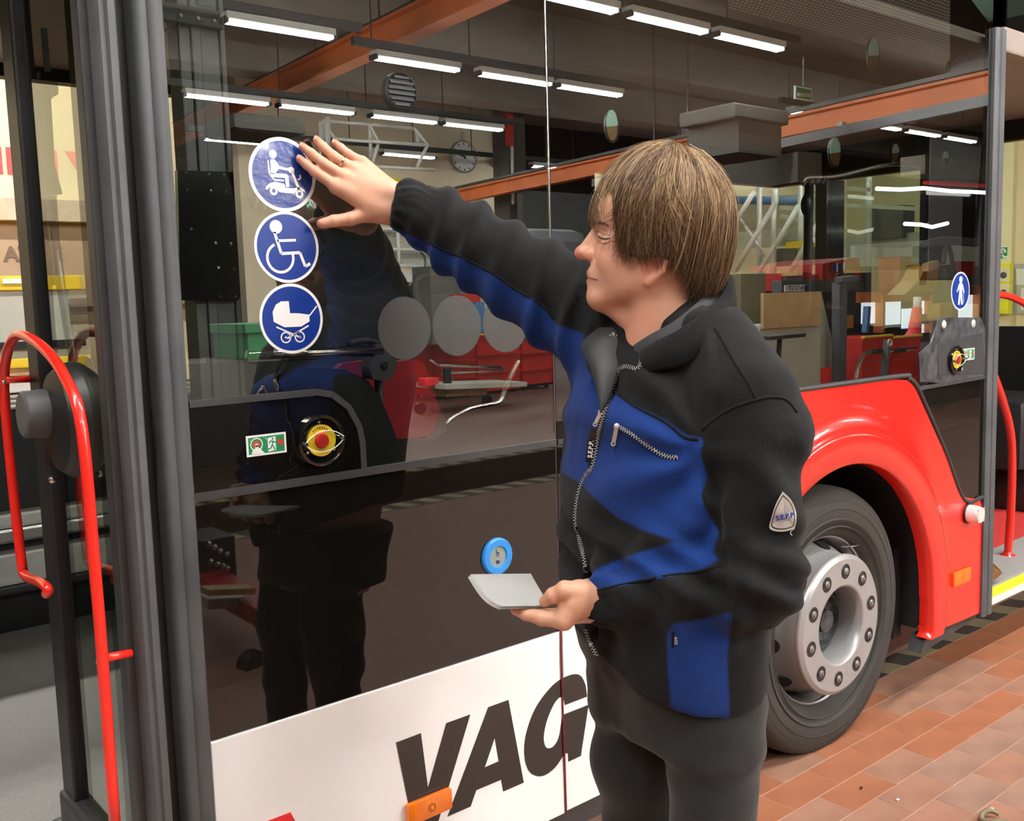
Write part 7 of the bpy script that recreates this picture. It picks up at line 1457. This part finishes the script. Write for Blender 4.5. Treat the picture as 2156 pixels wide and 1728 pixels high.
for s_ in range(6400):
    psi = RNG.uniform(-180, 180) if RNG.random() < 0.30 else RNG.uniform(0, 180); pe = phi_end(psi)
    top = s_ % 13 == 0                                                    # stray hairs standing off the crown
    p0 = RNG.uniform(2, 75) if RNG.random() < .7 else RNG.uniform(30, 0.85 * pe)
    p1 = pe * RNG.uniform(0.80, 1.05)
    if top: psi = RNG.uniform(-180, 180); p0 = RNG.uniform(0, 40); p1 = p0 + RNG.uniform(25, 60)
    if p1 < p0 + 12: continue
    ck = min(CL, key=lambda c: abs((c[0] - psi + 180) % 360 - 180) + 0.5 * abs(c[1] - p0))
    lift = RNG.uniform(0.982, 1.02) + (RNG.uniform(0, .035) if RNG.random() < .2 else 0) + 0.010 * ck[2] * .6; n = 9; edge = 14 < abs(psi) < 66
    sw = (RNG.normal(0, 5) + 11 * ck[3] + (6 if abs(psi) < 60 else -6)) * (0.12 if edge else 1); wav = RNG.normal(0, 4.2) * (0.3 if edge else 1); ph0 = RNG.uniform(0, 6.28); pts = []; tn = []
    tone = RNG.normal(0.50, 0.19) + 0.12 * ck[3]; rad = RNG.uniform(0.00050, 0.00115)
    for j in range(n):
        t = j / (n - 1); ph = p0 + (p1 - p0) * t; ps = psi + sw * t * t + wav * math.sin(ph0 + 5 * t) * t
        k = lift + 0.006 * math.sin(ph0 + 7 * t) - (0.02 * (1 - t) if p0 > 25 else 0)
        if top: k += 0.085 * (t ** 1.4) * (0.4 + 0.6 * abs(math.sin(ph0)))
        pts.append(Vector(hw(*h_pt(ps, ph, k))))
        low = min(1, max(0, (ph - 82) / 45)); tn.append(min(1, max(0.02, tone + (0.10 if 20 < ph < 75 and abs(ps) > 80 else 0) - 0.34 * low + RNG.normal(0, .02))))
    nr = None
    for j in range(n):
        t = (pts[min(j + 1, n - 1)] - pts[max(j - 1, 0)]).normalized(); nr = t.orthogonal().normalized() if nr is None else (nr - t * nr.dot(t)).normalized(); bn = t.cross(nr)
        r = rad * (1.0 - 0.85 * (j / (n - 1)) ** 3) * (0.7 if top else 1)
        for a in range(3): SV.append(pts[j] + (nr * math.cos(a * 2.094) + bn * math.sin(a * 2.094)) * r); ST.append(tn[j])
    for j in range(n - 1):
        for a in range(3): SQ.append((nv + 3 * j + a, nv + 3 * j + (a + 1) % 3, nv + 3 * j + 3 + (a + 1) % 3, nv + 3 * j + 3 + a))
    nv += 3 * n
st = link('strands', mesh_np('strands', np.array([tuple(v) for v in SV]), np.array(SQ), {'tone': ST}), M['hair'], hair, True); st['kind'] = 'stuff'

# ---- collars
def strip(name, top, bot, th, m, parent, n=5, label=None):
    """a standing band of cloth between two edge lines, with thickness"""
    T_ = smooth_path(top, n); B__ = smooth_path(bot, n); bm = B(); rows_ = []; cen = sum(T_, Vector()) / len(T_)
    for i, (a, b) in enumerate(zip(T_, B__)):
        t = (T_[min(i + 1, len(T_) - 1)] - T_[max(i - 1, 0)]).normalized(); nn = t.cross((a - b).normalized()).normalized(); h = nn * th / 2
        mid = (a + b) / 2
        rows_.append([bm.verts.new(p) for p in (b + h, mid + h * 1.25, a + h * .9, a + (a - b).normalized() * th * .35, a - h * .9, mid - h * 1.25, b - h)])
    for r, s2 in zip(rows_, rows_[1:]):
        k = len(r)
        for i in range(k): bm.faces.new((r[i], r[(i + 1) % k], s2[(i + 1) % k], s2[i]))
    bm.faces.new(rows_[0]); bm.faces.new(list(reversed(rows_[-1])))
    return obj(name, bm, m, parent, smooth=True, label=label)
strip('collar', [(1.306,-0.689,1.549), (1.306,-0.722,1.566), (1.32,-0.759,1.584), (1.351,-0.781,1.606), (1.403,-0.779,1.631), (1.477,-0.75,1.666), (1.563,-0.677,1.684), (1.588,-0.586,1.682), (1.542,-0.524,1.651), (1.471,-0.497,1.624), (1.403,-0.5,1.609), (1.34,-0.521,1.591)],
      [(1.293,-0.699,1.508), (1.292,-0.745,1.521), (1.308,-0.785,1.532), (1.341,-0.809,1.555), (1.392,-0.805,1.578), (1.468,-0.767,1.595), (1.571,-0.681,1.61), (1.598,-0.576,1.61), (1.552,-0.514,1.582), (1.481,-0.487,1.561), (1.41,-0.486,1.545), (1.345,-0.504,1.54)], 0.012, M['fleece_black'], jacket, label='black standing fleece collar')
strip('lapel_facing', [(1.337,-0.603,1.591), (1.316,-0.627,1.553), (1.29,-0.645,1.521), (1.266,-0.648,1.475), (1.25,-0.644,1.444)],
      [(1.333,-0.557,1.591), (1.285,-0.557,1.56), (1.263,-0.602,1.521), (1.25,-0.632,1.476), (1.246,-0.641,1.442)], 0.006, M['lining'], jacket, label='dark grey lining of the folded-back front edge')
M['shirt'] = mat('dark_grey_shirt', (0.030, 0.031, 0.038), 0.8, var=0.3, scale=500)
shirt = strip('shirt_collar', [(1.317,-0.661,1.56), (1.321,-0.697,1.579), (1.335,-0.73,1.597), (1.36,-0.752,1.62), (1.411,-0.748,1.648), (1.471,-0.716,1.67), (1.543,-0.634,1.676)],
      [(1.312,-0.676,1.525), (1.311,-0.723,1.543), (1.329,-0.756,1.561), (1.36,-0.778,1.584), (1.411,-0.774,1.61), (1.481,-0.73,1.63), (1.553,-0.649,1.629)], 0.006, M['shirt'], man, label='dark shirt collar inside the jacket')
strip('shirt_placket', [(1.332,-0.614,1.583), (1.317,-0.641,1.553), (1.306,-0.664,1.529), (1.3,-0.66,1.52)], [(1.327,-0.663,1.559), (1.316,-0.677,1.546), (1.308,-0.684,1.529), (1.304,-0.678,1.52)], 0.004, M['shirt'], man)

# ---- sticker sheets in his hand: four pale sheets, fanned a little
M['paper'] = mat('white_paper', (0.86, 0.86, 0.84), 0.6, var=0.01)
for i in range(4):
    e = 0.0016 * i
    A_, B_, C_, D_ = [Vector(p) for p in ((1.117,-0.411,1.127), (1.22,-0.469,1.119), (1.122,-0.633,1.114), (1.049,-0.588,1.119))]
    bm = B(); g = []
    for u in range(13):
        r = []
        for v in range(13):
            a, b = u / 12, v / 12; p = (A_ * (1 - a) + B_ * a) * (1 - b) + (D_ * (1 - a) + C_ * a) * b
            p = p + Vector((0, 0, -0.012 * math.sin(math.pi * b) * (1 - a * .9) - e * 1.1)) - Vector(FB) * 0.0 + Vector((-0.0015 * i * (1 - a), 0.001 * i, 0)); r.append(bm.verts.new(p))
        g.append(r)
    for u in range(12):
        for v in range(12): bm.faces.new((g[u][v], g[u + 1][v], g[u + 1][v + 1], g[u][v + 1]))
    bmesh.ops.solidify(bm, geom=bm.faces[:], thickness=0.0007)
    o = obj('sticker_sheet', bm, M['paper'], None, smooth=True, base=tuple((A_ + C_) / 2), angle=40)
    tag(o, ['top white sheet of the small stack in the man\'s hand', 'second white sheet down in the man\'s hand', 'third white sheet down in the man\'s hand', 'bottom white sheet of the stack in the man\'s hand'][i], 'paper', 'paper sheets in the hand')

# ---- crumbs on the tiles
for p, r, m_, lab in (((2.859,-0.207,0.0), .009, 'black', 'small black crumb on the tiles below the wheel'), ((2.877,-0.326,0.0), .008, 'white', 'small white crumb on the tiles near the bottom edge'), ((3.035,-0.555,0.0), .011, 'white', 'larger white scrap on the tiles in the bottom right corner')):
    bm = B(); bmesh.ops.create_icosphere(bm, subdivisions=1, radius=r, matrix=Matrix.Translation(Vector(p) + Vector((0, 0, .004))) @ Matrix.Diagonal((1, .6, .4, 1)))
    for v in bm.verts: v.co += Vector(RNG.normal(0, r * .12, 3)); v.co.z = max(v.co.z, 0.0006)
    tag(obj('crumb', bm, M[m_], None, base=(p[0], p[1], 0)), lab, 'crumb')
bm = B(); p = Vector((2.963,-0.595,0.01)); tube(bm, [p + Vector((.035 * math.cos(a), .035 * math.sin(a), .006 * math.sin(2 * a) + .006)) for a in np.linspace(0, 5.2, 18)], .008, 8); tag(obj('rubber_ring', bm, M['mark_olive'], None, smooth=True, base=(p.x, p.y, 0)), 'curled brown rubber offcut on the tiles at the bottom right', 'offcut')
